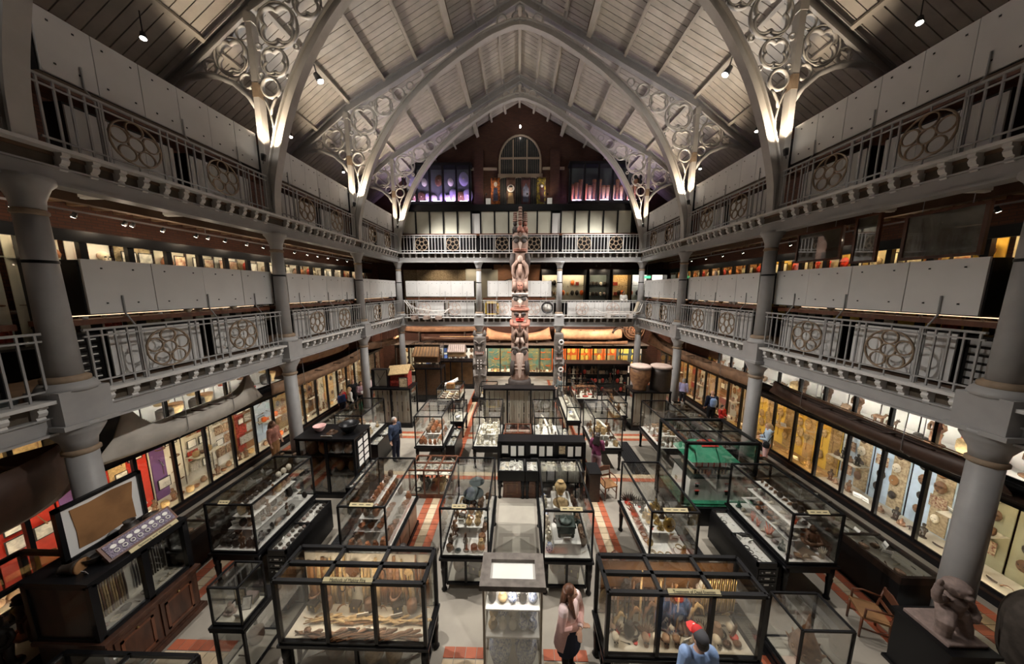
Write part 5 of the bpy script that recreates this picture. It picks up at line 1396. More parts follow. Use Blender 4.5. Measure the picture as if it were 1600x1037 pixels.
# far wall cases
XF = [-9.43+1.0*k for k in range(20)]
t = thing('case_ledge', 'long black ledge and header over the far wall cases', 'ledge', (0, 22, 2.3))
wbox(0, 'header', 'black', XF[0], XF[-1], -.06, .85, 2.3, 2.45, t); wbox(0, 'ledge', 'cedar_grey', XF[0], XF[-1], -.35, 1.3, 2.45, 2.5, t)
t = thing('case_plinth', 'black plinth below the far wall cases', 'plinth', (0, 22, 0)); wbox(0, 'plinth', 'black', XF[0], XF[-1], -.04, .85, 0, .2, t)
cost = [('textile', 'whitecloth', .4, .46), ('textile', 'blue', .4, .46), ('textile', 'yellow', .4, .46), ('shield', 'yellow', .4, .46), ('textile', 'straw', .4, .46)]
for k in range(19):
    a, b = XF[k], XF[k+1]; c = (a+b)/2
    if c < -7: bk, st, ws, fs, p2 = 'lining', 'strip_warm', masks, figs, None
    elif c < -2.4: bk, st, ws, fs, p2 = 'lining_white', 'strip_white', [('mask', 'artdark', .3, .4), ('boat', 'artdark', .4, .45), ('frame', 'lightblue' if 0 else 'blue', .4, .45), ('mask', 'artwood', .3, .4)], pots, None
    elif c < 2.6: bk, st, ws, fs, p2 = 'teal', 'strip_warm', [('boat', 'straw', .42, .46), ('boat', 'orange', .42, .46), ('horn', 'straw', .35, .4), ('club', 'yellow', .4, .45)], pots, None
    elif c < 7.2: bk, st, ws, fs, p2 = 'orange', 'strip_warm', cost, [('figure', 'blue', .6, .7), ('headdress', 'redpaint', .25, .3), ('figure', 'yellow', .6, .7), ('frame', 'card', .3, .35)], None
    else: bk, st, ws, fs, p2 = 'greycloth', 'strip_white', cost, [('figure', 'whitecloth', .7, .9), ('figure', 'straw', .7, .9), ('figure', 'pink', .7, .8)], None
    wall_case(0, a, b, .25, 2.26, f'{ordn(k)} far wall case from the left, {BACKN[bk]} back', 'far wall cases', bk, st, .8, (), 'lining', True, panel2=p2)
    wall_items(0, a, b, .25, 2.26, .8, f'in the {ordn(k)} far wall case', 900+k, ws, fs, (), 6)
sign(bpy.data.objects['case_ledge.002'], '', 5.1, 21.9, 2.38, .6, .14, 0, m='card')
# gallery level wall cases (lower gallery): dark frames with pictures and masks along the top
for side, sn in SIDES:
    for k in range(NM):
        a, b = YM[k], YM[k+1]
        bk = ['lining', 'lining_white', 'cardtan', 'lining'][k % 4] if side < 0 else ['lining', 'teal', 'teal', 'lining', 'whitecloth', 'yellow', 'yellow', 'lining', 'yellow', 'lining', 'lining', 'yellow', 'hide', 'hide', 'hide'][min(k, 14)]
        if side > 0 and k in (0, 1, 2): bk = 'teal'
        lab = f'{ordn(k)} wall case of the lower {sn} gallery, {BACKN[bk]} back'
        t = thing('gallery_side_case', lab, 'display case', (side*10.3, (a+b)/2, LOW+.6), f'lower {sn} gallery wall cases')
        wbox(side, 'frieze', 'black', a, b, .2, .3, 7.64, 7.9, t); wbox(side, 'frieze_top', 'black', a, b, .3, .9, 7.74, 7.86, t); wbox(side, 'base', 'black', a, b, .2, .9, LOW, LOW+.6, t)
        wbox(side, 'back_panel', bk, a+.05, b-.05, .68, .7, LOW+.6, 7.74, t); wbox(side, 'mullion', 'black', a, a+.13, .25, .36, LOW+.6, 7.72, t)
        wbox(side, 'glass_pane', 'glass', a+.07, b-.07, .3, .306, LOW+.6, 7.72, t)
        wbox(side, 'light_strip', 'strip_warm' if side < 0 else 'strip_amber', a+.12, b-.12, .32, .35, 7.69, 7.705, t)
        wbox(side, 'shelf', 'lining', a+.07, b-.07, .4, .68, 7.2, 7.22, t)
        r = random.Random(300+k+side*40); wh = f'in the {ordn(k)} {sn} gallery wall case'
        for i in range(2):
            x, y = wpos(side, a+.26+.36*i, .58)
            kk, m, s = r.choice([('frame', 'photo_warm', (.32, .32, .36)), ('frame', 'photo', (.33, .3, .34)), ('mask', 'redpaint', .36), ('pot', 'terracotta', .3), ('mask', 'artwood', .38), ('frame', 'card', (.3, .3, .36)), ('figure', 'redpaint', .4), ('skull', 'bone', .28)])
            place(kk, m, (x, y, 7.221), s, wh+', top shelf', (0, 0, WROT[side]), 'y')
        if k < 6:
            for i in range(4):
                x, y = wpos(side, a+.22+.36*(i % 2), .60); kk, m, s = r.choice([('paddle', 'artwood', .5), ('mask', 'artdark', .4), ('club', 'artwood', .34), ('textile', 'textile_red', .33), ('figure', 'artdark', .45), ('headdress', 'redpaint', .2)])
                place(kk, m, (x, y, 5.45+.75*(i//2)), s, wh, (0, 0, WROT[side]), 'y')
# far end of the lower gallery: cream screens, brick pier and lit cases
t = thing('gallery_screen', 'olive cream screen wall at the back of the far left gallery', 'screen', (-5.6, 22.6, LOW))
for k in range(7):
    ubox('screen_panel', 'board_cream' if k > 5 else 'cardtan', -8.7+k*1.02, -7.7+k*1.02, 22.55, 22.6, LOW+.02, 8.0, t)
ubox('bright_panel', 'board_cream', -3.95, -2.0, 22.3, 22.36, LOW+.02, 8.05, t)
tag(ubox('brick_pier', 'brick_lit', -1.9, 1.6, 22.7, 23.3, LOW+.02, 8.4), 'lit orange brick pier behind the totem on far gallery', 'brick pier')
o = thing('fanlight', 'white arched fanlight in the brick pier behind the totem', 'window', (-.6, 22.66, 6.9)); m = MB()
pts = [(-.6+.62*cos(pi*i/12), 6.95+.36*sin(pi*i/12)) for i in range(13)]
part('light', MB().prism(pts, 22.66, 22.69), 'lining_white', o); part('arch_frame', MB().tube([(x, 22.65, z) for x, z in pts], .035, 5), 'blackpaint', o)
for k in range(5): x = -1.1+.25*k; ubox('glazing_bar', 'blackpaint', x-.015, x+.015, 22.63, 22.67, 6.95, 7.25, o)
for k, (xa, xb, bk, st) in enumerate(((1.7, 3.1, 'lining', 'strip_warm'), (3.2, 4.9, 'lining', 'strip_warm'), (5.2, 6.6, 'greycloth', 'strip_warm'), (6.9, 8.2, 'cardtan', 'strip_amber'), (8.3, 9.6, 'lining_white', 'strip_white'), (9.7, 10.8, 'lining_white', 'strip_white'))):
    t = thing('far_gallery_case', f'{ordn(k)} lit case on the far right gallery wall', 'display case', ((xa+xb)/2, 22.4, LOW), 'far right gallery cases')
    ubox('back_panel', bk, xa, xb, 22.95, 22.98, LOW+.9, 7.75, t); ubox('glass_pane', 'glass', xa, xb, 22.3, 22.306, LOW+.9, 7.75, t)
    ubox('light_strip', st, xa+.1, xb-.1, 22.4, 22.44, 7.65, 7.7, t); ubox('frame_head', 'black', xa-.045, xb+.045, 22.25, 22.34, 7.6, 8.0, t); ubox('frame_top', 'black', xa-.045, xb+.045, 22.34, 23, 7.75, 8.0, t); ubox('frame_stile', 'black', xa-.045, xa, 22.25, 22.98, LOW, 7.75, t); ubox('frame_stile', 'black', xb, xb+.045, 22.25, 22.98, LOW, 7.75, t); ubox('frame_base', 'black', xa, xb, 22.25, 22.98, LOW, LOW+.9, t)
    r = random.Random(40+k)
    for i in range(10):
        kk, m = r.choice([('knife', 'artdark'), ('mask', 'artdark'), ('shield', 'straw'), ('mask', 'orange'), ('club', 'artdark'), ('textile', 'textile_red')] if k != 2 else [('basket', 'artdark'), ('pot', 'stone'), ('skull', 'bone')])
        place(kk, m, (xa+.15+(i % 5)*(xb-xa-.3)/4, 22.85, 6.1+.75*(i//5)), .26 if kk != 'mask' else .4, f'in the {ordn(k)} far right gallery case', (pi/2 if kk == 'knife' else 0, r.choice([0, pi/2]) if kk in ('knife', 'club') else 0, 0))
# purple lit cases on the upper far wall
for s, sn in SIDES:
    t = thing('violet_case', f'black framed violet lit case on the upper far wall, {sn} side', 'display case', (s*5.9, 23.0, 12.8), 'violet lit cases')
    xa, xb = (-8.4, -3.55) if s < 0 else (3.65, 8.6)
    for z0, z1 in ((12.75, 12.88), (15.3, 15.5)): ubox('frame_rail', 'black', xa-.1, xb+.1, 22.5, 23.3, z0, z1, t)
    ubox('back_panel', 'greycloth', xa, xb, 23.26, 23.3, 12.88, 15.3, t)
    for k in range(6): x = xa+k*(xb-xa)/5; ubox('mullion', 'black', x-.07, x+.07, 22.5, 22.62, 12.8, 15.4, t)
    for k in range(5):
        x0_ = xa+k*(xb-xa)/5; x1_ = xa+(k+1)*(xb-xa)/5
        ubox('glass_pane', 'glass', x0_+.07, x1_-.07, 22.56, 22.566, 12.88, 15.3, t); ubox('light_strip', 'strip_violet', x0_+.2, x1_-.2, 22.66, 22.7, 12.9, 12.93, t)
        r = random.Random(77+k+s)
        for i in range(3):
            kk, m, sz = r.choice([('shield', 'lilac', .8), ('shield', 'whitecloth', .65), ('shield', 'artwood', .9), ('shield', 'lilac', 1.1)]) if s < 0 else r.choice([('drum', 'hide', 1.3), ('drum', 'terracotta', 1.2), ('drum', 'wood', 1.5), ('drum', 'straw', 1.1)])
            if s > 0: sz = min(sz, .31/.95*1) if 0 else sz; place(kk, m, (x0_+.2+.3*i, 23.0, 12.89), (.33, .33, sz), f'in the violet case on the {sn}, pane {k+1}' if 0 else f'in the {ordn(k)} pane of the {sn} violet case')
            else: place(kk, m, (x0_+.22+.27*i, 23.12-.1*(i % 2), 12.95+(.0 if i != 1 else 1.1)), sz*.9, f'in the {ordn(k)} pane of the {sn} violet case', (0, r.uniform(-.3, .3), 0))
# long desk cases standing in front of the aisle wall cases
def long_desk(label, nm, x0, x1, y0, y1, seed, specs, n):
    t = thing('long_desk_case', label, 'display case', ((x0+x1)/2, (y0+y1)/2, 0), 'long desk cases by the columns')
    ubox('desk_body', 'black', x0, x1, y0, y1, .12, .8, t); ubox('plinth', 'black', x0+.05, x1-.05, y0+.05, y1-.05, 0, .12, t)
    m = MB(); w = .05
    for (a, b, c, d) in ((x0, x1, y0, y0+w), (x0, x1, y1-w, y1), (x0, x0+w, y0+w, y1-w), (x1-w, x1, y0+w, y1-w)): m.box(a, b, c, d, .8, .96)
    part('rim', m, 'darkwood', t); ubox('tray', 'lining', x0+w, x1-w, y0+w, y1-w, .85, .86, t)
    for k in range(n): a = y0+k*(y1-y0)/n; b = y0+(k+1)*(y1-y0)/n; ubox('glass_pane', 'glass', x0+w, x1-w, a+.03, b-.03, .945, .951, t); ubox('glazing_bar', 'darkwood', x0, x1, b-.02, b+.02, .93, .97, t) if k < n-1 else None
    fill(f'in the {nm}', x0+.07, x1-.07, y0+.07, y1-.07, .861, specs, .2, 'y', seed, 1.5)
bs = [('knife', 'bone', .15, .19, 2), ('tusk', 'bone', .15, .19, 2), ('lump', 'clay', .14, .16), ('card', 'card', .1, .13), ('club', 'artwood', .16, .19)]
long_desk('long dark desk case by the right columns, pale bone pieces inside', 'near right desk case', 7.5, 8.28, 5.2, 9.4, 210, bs, 4) if 0 else None
long_desk('long dark desk case on the right, running from statue to column', 'near right desk case', 7.5, 8.35, 5.25, 9.55, 210, bs, 4)
long_desk('long dark desk case on the right, beyond the second column', 'far right desk case', 7.5, 8.35, 10.25, 14.55, 220, bs, 4)
long_desk('long dark desk case on the left aisle beside the egg case', 'near left desk case', -8.35, -7.55, 5.3, 9.55, 230, bs, 4)
long_desk('long dark desk case on the left aisle beyond the second column', 'far left desk case', -8.35, -7.55, 10.25, 13.2, 240, bs, 3)
# ---------------------------------------------------------------- totem poles
def rotz_pts(vs, a, cx, cy):
    c, s = cos(a), sin(a)
    return [(cx+(x-cx)*c-(y-cy)*s, cy+(x-cx)*s+(y-cy)*c, z) for x, y, z in vs]
def carve(parent, name, m, fn, a=0, c=(0, 0)):
    q = MB(); fn(q); q.v = rotz_pts(q.v, a, *c); return part(name, q, m, parent)
TX, TY = .06, 18.2
tp = thing('totem_pole', 'tall carved cedar totem pole with white-eyed bird and bear faces', 'totem pole', (TX, TY, 0))
def RT(z): return .56 - .012*(z-1)
prof = []
cuts = [.95, 1.4, 3.3, 4.26, 4.67, 5.33, 6.37, 7.15, 8.71, 9.82]
for i in range(len(cuts)-1):
    a, b = cuts[i], cuts[i+1]; n = 6
    for k in range(n+1):
        u = k/n; z = a+(b-a)*u
        prof.append((RT(z)*(.955+.045*sin(pi*u)**.6), z))
m = MB().lathe(prof, 28, c=(TX, TY, 0), sy=.9); part('pole_shaft', m, 'cedar', tp)
part('pole_base', MB().lathe([(.74, .35), (.72, .9), (.66, 1.0)], 24, c=(TX, TY, 0), sy=.9), 'cedar_dark', tp)
part('plinth', MB().box(TX-.95, TX+.95, TY-.9, TY+.9, 0, .36), 'black', tp)
def front(z, off=0, k=.9): return (TX, TY-RT(z)*k-off, z)
def eye_set(z, w, hgt, ang, white=False):
    for s in (-1, 1):
        R = RT(z)
        carve(tp, 'eye_surround', 'totem_white' if white else 'cedar_pale', lambda q: q.ell((TX, TY-R*.9, z), (w, .05, hgt), 14, 8), s*ang, (TX, TY))
        carve(tp, 'eye', 'cedar_dark', lambda q: q.ell((TX, TY-R*.9-.035, z), (w*.8, .045, hgt*.78), 12, 8), s*ang, (TX, TY))
        def brow(q):
            q.tube([(TX-s*w*1.15, TY-R*.9-.01, z+hgt*.5), (TX-s*w*.3, TY-R*.92-.05, z+hgt*1.35), (TX+s*w*.7, TY-R*.88-.02, z+hgt*1.25), (TX+s*w*1.3, TY-R*.85, z+hgt*.2)], [.05, .09, .08, .04], 7)
        carve(tp, 'brow', 'cedar_dark' if white else 'cedar_grey', brow, s*ang, (TX, TY))
def mouth(z, hw, h, m='cedar_red'):
    q = MB(); R = RT(z)
    for dz in (-h/2, h/2): q.tube([(TX+R*1.0*sin(a), TY-R*.93*cos(a), z+dz) for a in [-hw+2*hw*i/10 for i in range(11)]], .05, 6)
    part('lips', q, m, tp)
def beak(z0, z1, w, out, m='cedar_grey'):
    q = MB(); zt = z0; R = RT(z0)*.9
    vs = [(TX-w, TY-R+.05, zt), (TX+w, TY-R+.05, zt), (TX, TY-R-out*.6, zt-.02), (TX, TY-R-out, (z0+z1)/2), (TX, TY-R-out*.45, z1), (TX-w*.3, TY-R+.03, z1+.05), (TX+w*.3, TY-R+.03, z1+.05)]
    q.add(vs, [(0, 1, 2), (0, 2, 3, 5), (1, 6, 3, 2), (3, 4, 5), (3, 6, 4), (5, 4, 6), (0, 5, 6, 1)]); part('beak', q, m, tp)
# big bird at the bottom
eye_set(2.75, .27, .22, .52); beak(2.75, 1.2, .26, .5, 'cedar_pale'); mouth(1.85, 1.0, .22, 'cedar_pale')
for s in (-1, 1): carve(tp, 'wing', 'cedar_dark', lambda q: q.tube([(TX, TY-.5, 2.2), (TX, TY-.56, 1.8), (TX, TY-.6, 1.3)], [(.2, .06), (.26, .07), (.2, .05)], 8), s*1.0, (TX, TY))
# crouched cub and hands
def limb(name, pts, r, m='cedar'):
    q = MB(); q.tube(pts, r, 7); part(name, q, m, tp)
for s in (-1, 1):
    limb('knee', [(TX+s*.36, TY-.42, 3.35), (TX+s*.42, TY-.5, 3.75), (TX+s*.2, TY-.58, 4.15), (TX+s*.1, TY-.56, 3.8)], [.11, .14, .12, .09])
    limb('paw', [(TX+s*.1, TY-.56, 3.7), (TX+s*.16, TY-.6, 3.45), (TX+s*.24, TY-.58, 3.35)], [.09, .11, .07], 'cedar_pale')
    limb('arm', [(TX+s*.5, TY-.2, 4.7), (TX+s*.5, TY-.4, 4.45), (TX+s*.25, TY-.56, 4.42), (TX+s*.08, TY-.57, 4.42)], [.12, .12, .13, .1], 'cedar_red')
    limb('finger_row', [(TX+s*.08, TY-.6, 4.3), (TX+s*.3, TY-.58, 4.28)], .05, 'cedar_red')
# hatted human face
eye_set(5.0, .13, .09, .42, True); mouth(4.76, .45, .1, 'redpaint'); limb('nose', [(TX, TY-.5, 5.1), (TX, TY-.62, 4.92), (TX, TY-.53, 4.86)], [.05, .08, .05])
q = MB().lathe([(.57, 5.26), (.59, 5.36), (.52, 5.46)], 24, c=(TX, TY, 0), sy=.92); part('hat_brim', q, 'cedar_red', tp)
# bear face
eye_set(6.0, .24, .16, .5, True); beak(5.95, 5.5, .22, .22, 'cedar_pale'); mouth(5.52, .7, .1, 'cedar_red')
q = MB().tube([(TX+.5*sin(a), TY-.45*cos(a), 6.3) for a in [-1.2+2.4*i/12 for i in range(13)]], [(.05, .03)]*13, 7); part('forehead_band', q, 'totem_white', tp)
# small face between hands
q = MB().ell((TX, TY-.48, 6.72), (.2, .14, .28), 12, 8); part('cub_face', q, 'cedar_red', tp)
for s in (-1, 1):
    q = MB().ell((TX+s*.08, TY-.61, 6.8), (.05, .03, .03), 8, 5); part('cub_eye', q, 'cedar_dark', tp)
    limb('hand', [(TX+s*.42, TY-.36, 6.45), (TX+s*.36, TY-.5, 6.7), (TX+s*.32, TY-.5, 7.0)], [.08, .1, .08])
    limb('leg', [(TX+s*.15, TY-.5, 8.2), (TX+s*.38, TY-.45, 7.9), (TX+s*.42, TY-.42, 7.5), (TX+s*.3, TY-.5, 7.2)], [.1, .12, .1, .08])
    limb('folded_wing', [(TX+s*.42, TY-.3, 8.65), (TX+s*.47, TY-.35, 8.2), (TX+s*.46, TY-.3, 7.6)], [(.14, .08), (.16, .09), (.06, .05)], 'cedar_dark')
q = MB().ell((TX, TY-.46, 8.3), (.16, .12, .22), 10, 7); part('body_carving', q, 'cedar_pale', tp)
limb('body_ridge', [(TX, TY-.5, 8.0), (TX, TY-.56, 7.6), (TX, TY-.5, 7.25)], [.12, .14, .08])
# top raven head
eye_set(9.35, .23, .17, .52); beak(9.3, 8.8, .16, .18, 'cedar_pale'); mouth(8.82, .9, .08, 'cedar_red')
# watchmen with tall hats
for i, (dx, dy, hh, m) in enumerate(((0, -.22, 1.5, 'cedar_red'), (.3, -.02, 1.25, 'cedar_red'), (-.3, -.02, 1.25, 'cedar_dark'))):
    x, y, z = TX+dx, TY+dy, 9.8
    w = part('watchman', MB().lathe([(.15, z-.05), (.17, z+.15), (.14, z+.35), (.09, z+.42)], 10, c=(x, y, 0)).ell((x, y-.02, z+.56), (.12, .12, .15), 10, 8), m, tp)
    q = MB()
    for k in range(5): q.lathe([(.13-.008*k, z+.68+k*(hh-.7)/5), (.145-.008*k, z+.72+k*(hh-.7)/5), (.125-.008*k, z+.66+(k+1)*(hh-.7)/5)], 10, c=(x, y, 0))
    part('watchman_hat', q, 'cedar', tp)
    for s in (-1, 1):
        limb('watchman_knee', [(x+s*.08, y-.1, z), (x+s*.12, y-.22, z+.2), (x+s*.1, y-.2, z-.02)], [.05, .055, .045], m)
        if i == 0: part('watchman_eye', MB().ell((x+s*.045, y-.13, z+.58), (.025, .015, .018), 6, 4), 'cedar_dark', tp)
def carved_post(x, y, R, H, label, feats, bm):
    t = thing('carved_post', label, 'carved post', (x, y, 0), 'carved posts flanking the totem')
    pr = []
    n = 40
    for k in range(n+1):
        z = H*k/n; pr.append((R*(.9+.12*abs(sin(z*3.1))), z))
    part('post_shaft', MB().lathe(pr, 18, c=(x, y, 0), sy=.85), bm, t)
    part('post_plinth', MB().box(x-R*1.3, x+R*1.3, y-R*1.3, y+R*1.3, 0, .25), 'black', t)
    for (kind, z, s_) in feats:
        if kind == 'eyes':
            for s in (-1, 1):
                q = MB().tube([(x+s*R*.45+.5*s_*cos(a), y-R*.83-.03, z+.5*s_*sin(a)) for a in [2*pi*i/12 for i in range(12)]], .035, 5, closed=True); part('eye_ring', q, 'cedar_pale', t)
                part('eye', MB().ell((x+s*R*.45, y-R*.82, z), (s_*.28, .05, s_*.28), 8, 6), 'cedar_dark', t)
        elif kind == 'mouth':
            part('mouth', MB().box(x-R*.7, x+R*.7, y-R*.95, y-R*.5, z-.07, z+.07), 'cedar_red', t)
            for i in range(5): part('tooth', MB().box(x-R*.55+i*R*.24, x-R*.42+i*R*.24, y-R*1.0, y-R*.94, z-.05, z+.05), 'totem_white', t)
        elif kind == 'beak':
            part('beak', MB().add([(x-.1, y-R*.8, z+.15), (x+.1, y-R*.8, z+.15), (x, y-R-.25, z), (x, y-R*.8, z-.2)], [(0, 1, 2), (0, 2, 3), (1, 3, 2), (0, 3, 1)]), bm, t)
        elif kind == 'ears':
            for s in (-1, 1): part('ear', MB().tube([(x+s*R*.6, y, z), (x+s*R*.85, y-.05, z+.2), (x+s*R*.8, y-.05, z+.42)], [.12, .11, .03], 6), bm, t)
        elif kind == 'ring':
            part('ring_eye', MB().tube(ring_pts((x+R*.4, y-R*.85-.03, z), s_, 14), .05, 6, closed=True), 'totem_white', t)
        elif kind == 'slits':
            for s in (-1, 1):
                part('eye', MB().ell((x+s*R*.42, y-R*.8, z), (s_*.6, .05, s_*.35), 8, 6), 'cedar_dark', t); part('brow', MB().tube([(x+s*R*.05, y-R*.95, z+.02), (x+s*R*.5, y-R*.85, z+.16), (x+s*R*.9, y-R*.5, z+.2)], [.05, .06, .04], 6), bm, t)
        elif kind == 'beads':
            for s in (-1, 1):
                for i in range(4): part('bead', MB().ell((x+s*.09, y-R*.98, z-.35+.16*i), (.035, .03, .045), 6, 5), 'totem_white', t)
        elif kind == 'arms':
            for s in (-1, 1): part('arm', MB().tube([(x+s*R*.9, y-.1, z+.35), (x+s*R*.85, y-R*.7, z), (x+s*R*.3, y-R, z+.12)], [.09, .1, .07], 6), bm, t)
carved_post(-2.28, 17.1, .36, 3.85, 'grey carved post with pricked ears and bared teeth, left of totem', [('ears', 3.8, 0), ('slits', 3.42, .2), ('beak', 3.15, 0), ('mouth', 2.9, 0), ('arms', 2.2, 0), ('beads', 2.35, 0), ('arms', 1.5, 0)], 'cedar_grey')
carved_post(2.33, 17.1, .28, 4.05, 'slim grey carved post with ringed white eyes, right of totem', [('ring', 3.55, .12), ('beak', 3.2, 0), ('slits', 2.85, .13), ('mouth', 2.6, 0), ('ring', 1.95, .12), ('arms', 2.2, 0), ('beak', 1.6, 0)], 'cedar_grey')

# ---------------------------------------------------------------- canoes
def hull(label, p0, p1, beam, depth, rise0, rise1, m, rake0=0, rake1=0, thw=4, ropes=(), n=20, inner='hull_dark', tilt=0, flat=.7, sharp=2.2, props=(), grp='canoes slung under the galleries'):
    """open double-ended hull from p0 to p1 (gunwale ends); rake pushes the keel beyond the gunwale"""
    p0 = Vector(p0); p1 = Vector(p1); d = p1-p0; L = d.length; d.normalize(); sd = d.cross(Vector((0, 0, 1))).normalized()
    t = thing('canoe', label, 'canoe', tuple((p0+p1)/2), grp)
    vs = []; fs = []
    S = 12
    for i in range(n+1):
        u = i/n; w = beam/2*max(.03, (1-abs(2*u-1)**2.6)); rs = rise0*max(0, 1-u*2.4)**sharp + rise1*max(0, 1-(1-u)*2.4)**sharp
        ext = -rake0*max(0, 1-u*4)**1.5 + rake1*max(0, 1-(1-u)*4)**1.5
        k0 = depth*(.25*abs(2*u-1)**4)
        base = p0 + d*(L*u); z = Vector((0, 0, 1))
        def P(s_, dz, e): return base + sd*s_ + z*dz + d*ext*e
        ring = [(-w, rs, 0), (-w*.98, -depth*.45+rs*.4, .4), (-w*flat, -depth*.85+k0, .9), (0, -depth+k0, 1), (w*flat, -depth*.85+k0, .9), (w*.98, -depth*.45+rs*.4, .4), (w, rs, 0),
                (w*.9, rs, 0), (w*.86, -depth*.42+rs*.4, .4), (0, -depth*.86+k0+.01, .9), (-w*.86, -depth*.42+rs*.4, .4), (-w*.9, rs, 0)]
        vs += [P(*q) for q in ring]
    for i in range(n):
        for j in range(S): fs.append((i*S+j, i*S+(j+1) % S, (i+1)*S+(j+1) % S, (i+1)*S+j))
    fs += [tuple(range(S-1, -1, -1)), tuple(n*S+j for j in range(S))]
    q = MB().add(vs, fs, 0, True); part('hull', q, m, t)
    for k in range(thw):
        u = .2+.6*k/max(1, thw-1); w = beam/2*(1-abs(2*u-1)**2.6); c = p0+d*(L*u)+Vector((0, 0, -.06)); part('thwart', MB().bar(c-sd*w*.92, c+sd*w*.92, .06, .03), inner, t)
    for u, zb_ in props:
        c = p0+d*(L*u); part('cradle', MB().box(c.x-.05, c.x+.05, c.y-.16, c.y+.16, zb_, c.z-depth+.02), 'artdark', t)
    for u, zt in ropes:
        c = p0+d*(L*u); w = beam/2*(1-abs(2*u-1)**2.6)+.02
        for s in (-1, 1): part('hanging_wire', MB().tube([c+sd*s*w+Vector((0, 0, -depth*.6)), c+sd*s*w, Vector((c.x, c.y, zt))+sd*s*w*.8], .008, 4), 'steel', t)
        part('sling', MB().tube([c+sd*w+Vector((0, 0, -depth*.6)), c+Vector((0, 0, -depth-.015)), c-sd*w+Vector((0, 0, -depth*.6))], .01, 4), 'steel', t)
    return t
hull('pale bark canoe with pointed underwater bows, slung on the left', (-9.3, 6.5, 3.1), (-9.3, 9.65, 3.12), .62, .55, .8, .75, 'hull_pale', .75, .5, 5, ((.3, 4.6), (.72, 4.6)), n=40, sharp=6)
hull('long weathered brown dugout beyond the pale canoe', (-9.0, 10.2, 3.0), (-9.0, 17.0, 2.95), .6, .36, .15, .35, 'hull_brown', 0, 0, 4, ((.2, 4.6), (.8, 4.6)))
hull('orange lit bark canoe high against the left wall', (-9.6, 12.3, 3.75), (-9.6, 16.3, 3.75), .8, .5, .3, .3, 'hull_orange', 0, 0, 3, ((.25, 4.6), (.75, 4.6)))
hull('slim dugout under the left gallery near the far corner', (-9.2, 17.2, 3.3), (-8.6, 21.2, 3.1), .6, .4, .3, .2, 'hull_brown', 0, 0, 3, ((.3, 4.6), (.7, 4.6)))
hull('long slender dark boat under the right gallery', (9.1, 5.4, 3.05), (9.1, 10.4, 3.15), .5, .36, .1, .2, 'hull_dark', .2, .2, 5, ((.25, 4.6), (.75, 4.6)))
for i in range(4):
    tag(part('pole', MB().tube([(9.0+.06*i, 5.7, 3.14+.03*(i % 2)), (9.02+.05*i, 9.9, 3.22+.03*(i % 2))], .014, 5), 'wood' if i % 2 else 'artdark'), f'{ordn(i)} thin pole from the aisle side, laid along the dark boat', 'pole', 'poles laid along the dark boat')
hull('grey brown boat with raised prow, right gallery far half', (9.1, 11.0, 3.1), (9.0, 20.3, 3.15), .62, .4, .2, .7, 'hull_brown', 0, .4, 5, ((.2, 4.6), (.6, 4.6)))
hull('rounded hull end seen from below, dark, left edge', (-9.05, 2.0, 3.6), (-8.95, 5.25, 3.5), 1.05, 1.2, .1, .1, 'hull_dark', 0, 0, 2, ((.4, 4.6),))
FG = 'canoes lying above the far wall cases'
hull('long narrow black hulled canoe above the left far cases', (-7.4, 22.2, 2.98), (-2.3, 22.2, 2.98), .55, .3, .05, .05, 'hull_dark', 0, 0, 3, (), props=((.2, 2.5), (.8, 2.5)), grp=FG)
hull('brown outrigger hull high on the far left wall', (-8.9, 22.7, 3.7), (-3.0, 22.7, 3.75), .7, .45, .15, .15, 'hull_brown', 0, 0, 3, (), props=((.2, 2.5), (.8, 2.5)), grp=FG)
hull('plank canoe with raised ends left of the totem', (-2.4, 22.3, 3.2), (2.3, 22.3, 3.2), .8, .5, .5, .55, 'hull_orange', .2, .2, 4, (), props=((.2, 2.5), (.8, 2.5)), grp=FG)
hull('very long orange bark canoe on the far right', (2.7, 22.25, 3.55), (7.75, 22.25, 3.5), .9, .75, .15, .2, 'hull_orange', 0, 0, 4, (), props=((.2, 2.5), (.8, 2.5)), grp=FG)
hull('slim dark canoe under the orange one on the far right', (2.6, 21.72, 2.72), (8.0, 21.72, 2.72), .2, .2, .05, .1, 'hull_brown', 0, 0, 3, (), props=((.2, 2.5), (.8, 2.5)), grp=FG)
tag(part('kayak_paddle', MB().tube([(-6, 22.2, 3.01), (-3.6, 22.2, 3.01)], .03, 6).ell((-3.4, 22.2, 3.01), (.3, .02, .09), 8, 6), 'sail'), 'pale paddle laid across the far left hulls', 'paddle')
t = thing('round_coracle', 'round wicker coracle hung at the far right corner', 'coracle', (8.6, 22.3, 3.6))
q = MB(); 
for k in range(4): q.tube(ring_pts((8.6, 22.3-.08*(4-k), 3.6), .2+.19*k, 24), .03, 5, closed=True)
part('hoops', q, 'hull_brown', t)
for k in range(8): part('rib', MB().tube([(8.6, 21.95, 3.6), (8.6+.77*cos(k*pi/4), 22.28, 3.6+.77*sin(k*pi/4))], .02, 5), 'terracotta', t)
part('hull', MB().ell((8.6, 22.36, 3.6), (.74, .1, .74), 18, 8), 'hull_brown', t); part('wire', MB().tube([(8.6, 22.3, 4.3), (8.6, 22.3, 4.62)], .01, 4), 'steel', t)
place('horn', 'artdark', (7.4, 22.0, 3.3), 1.1, 'above the far right canoe')

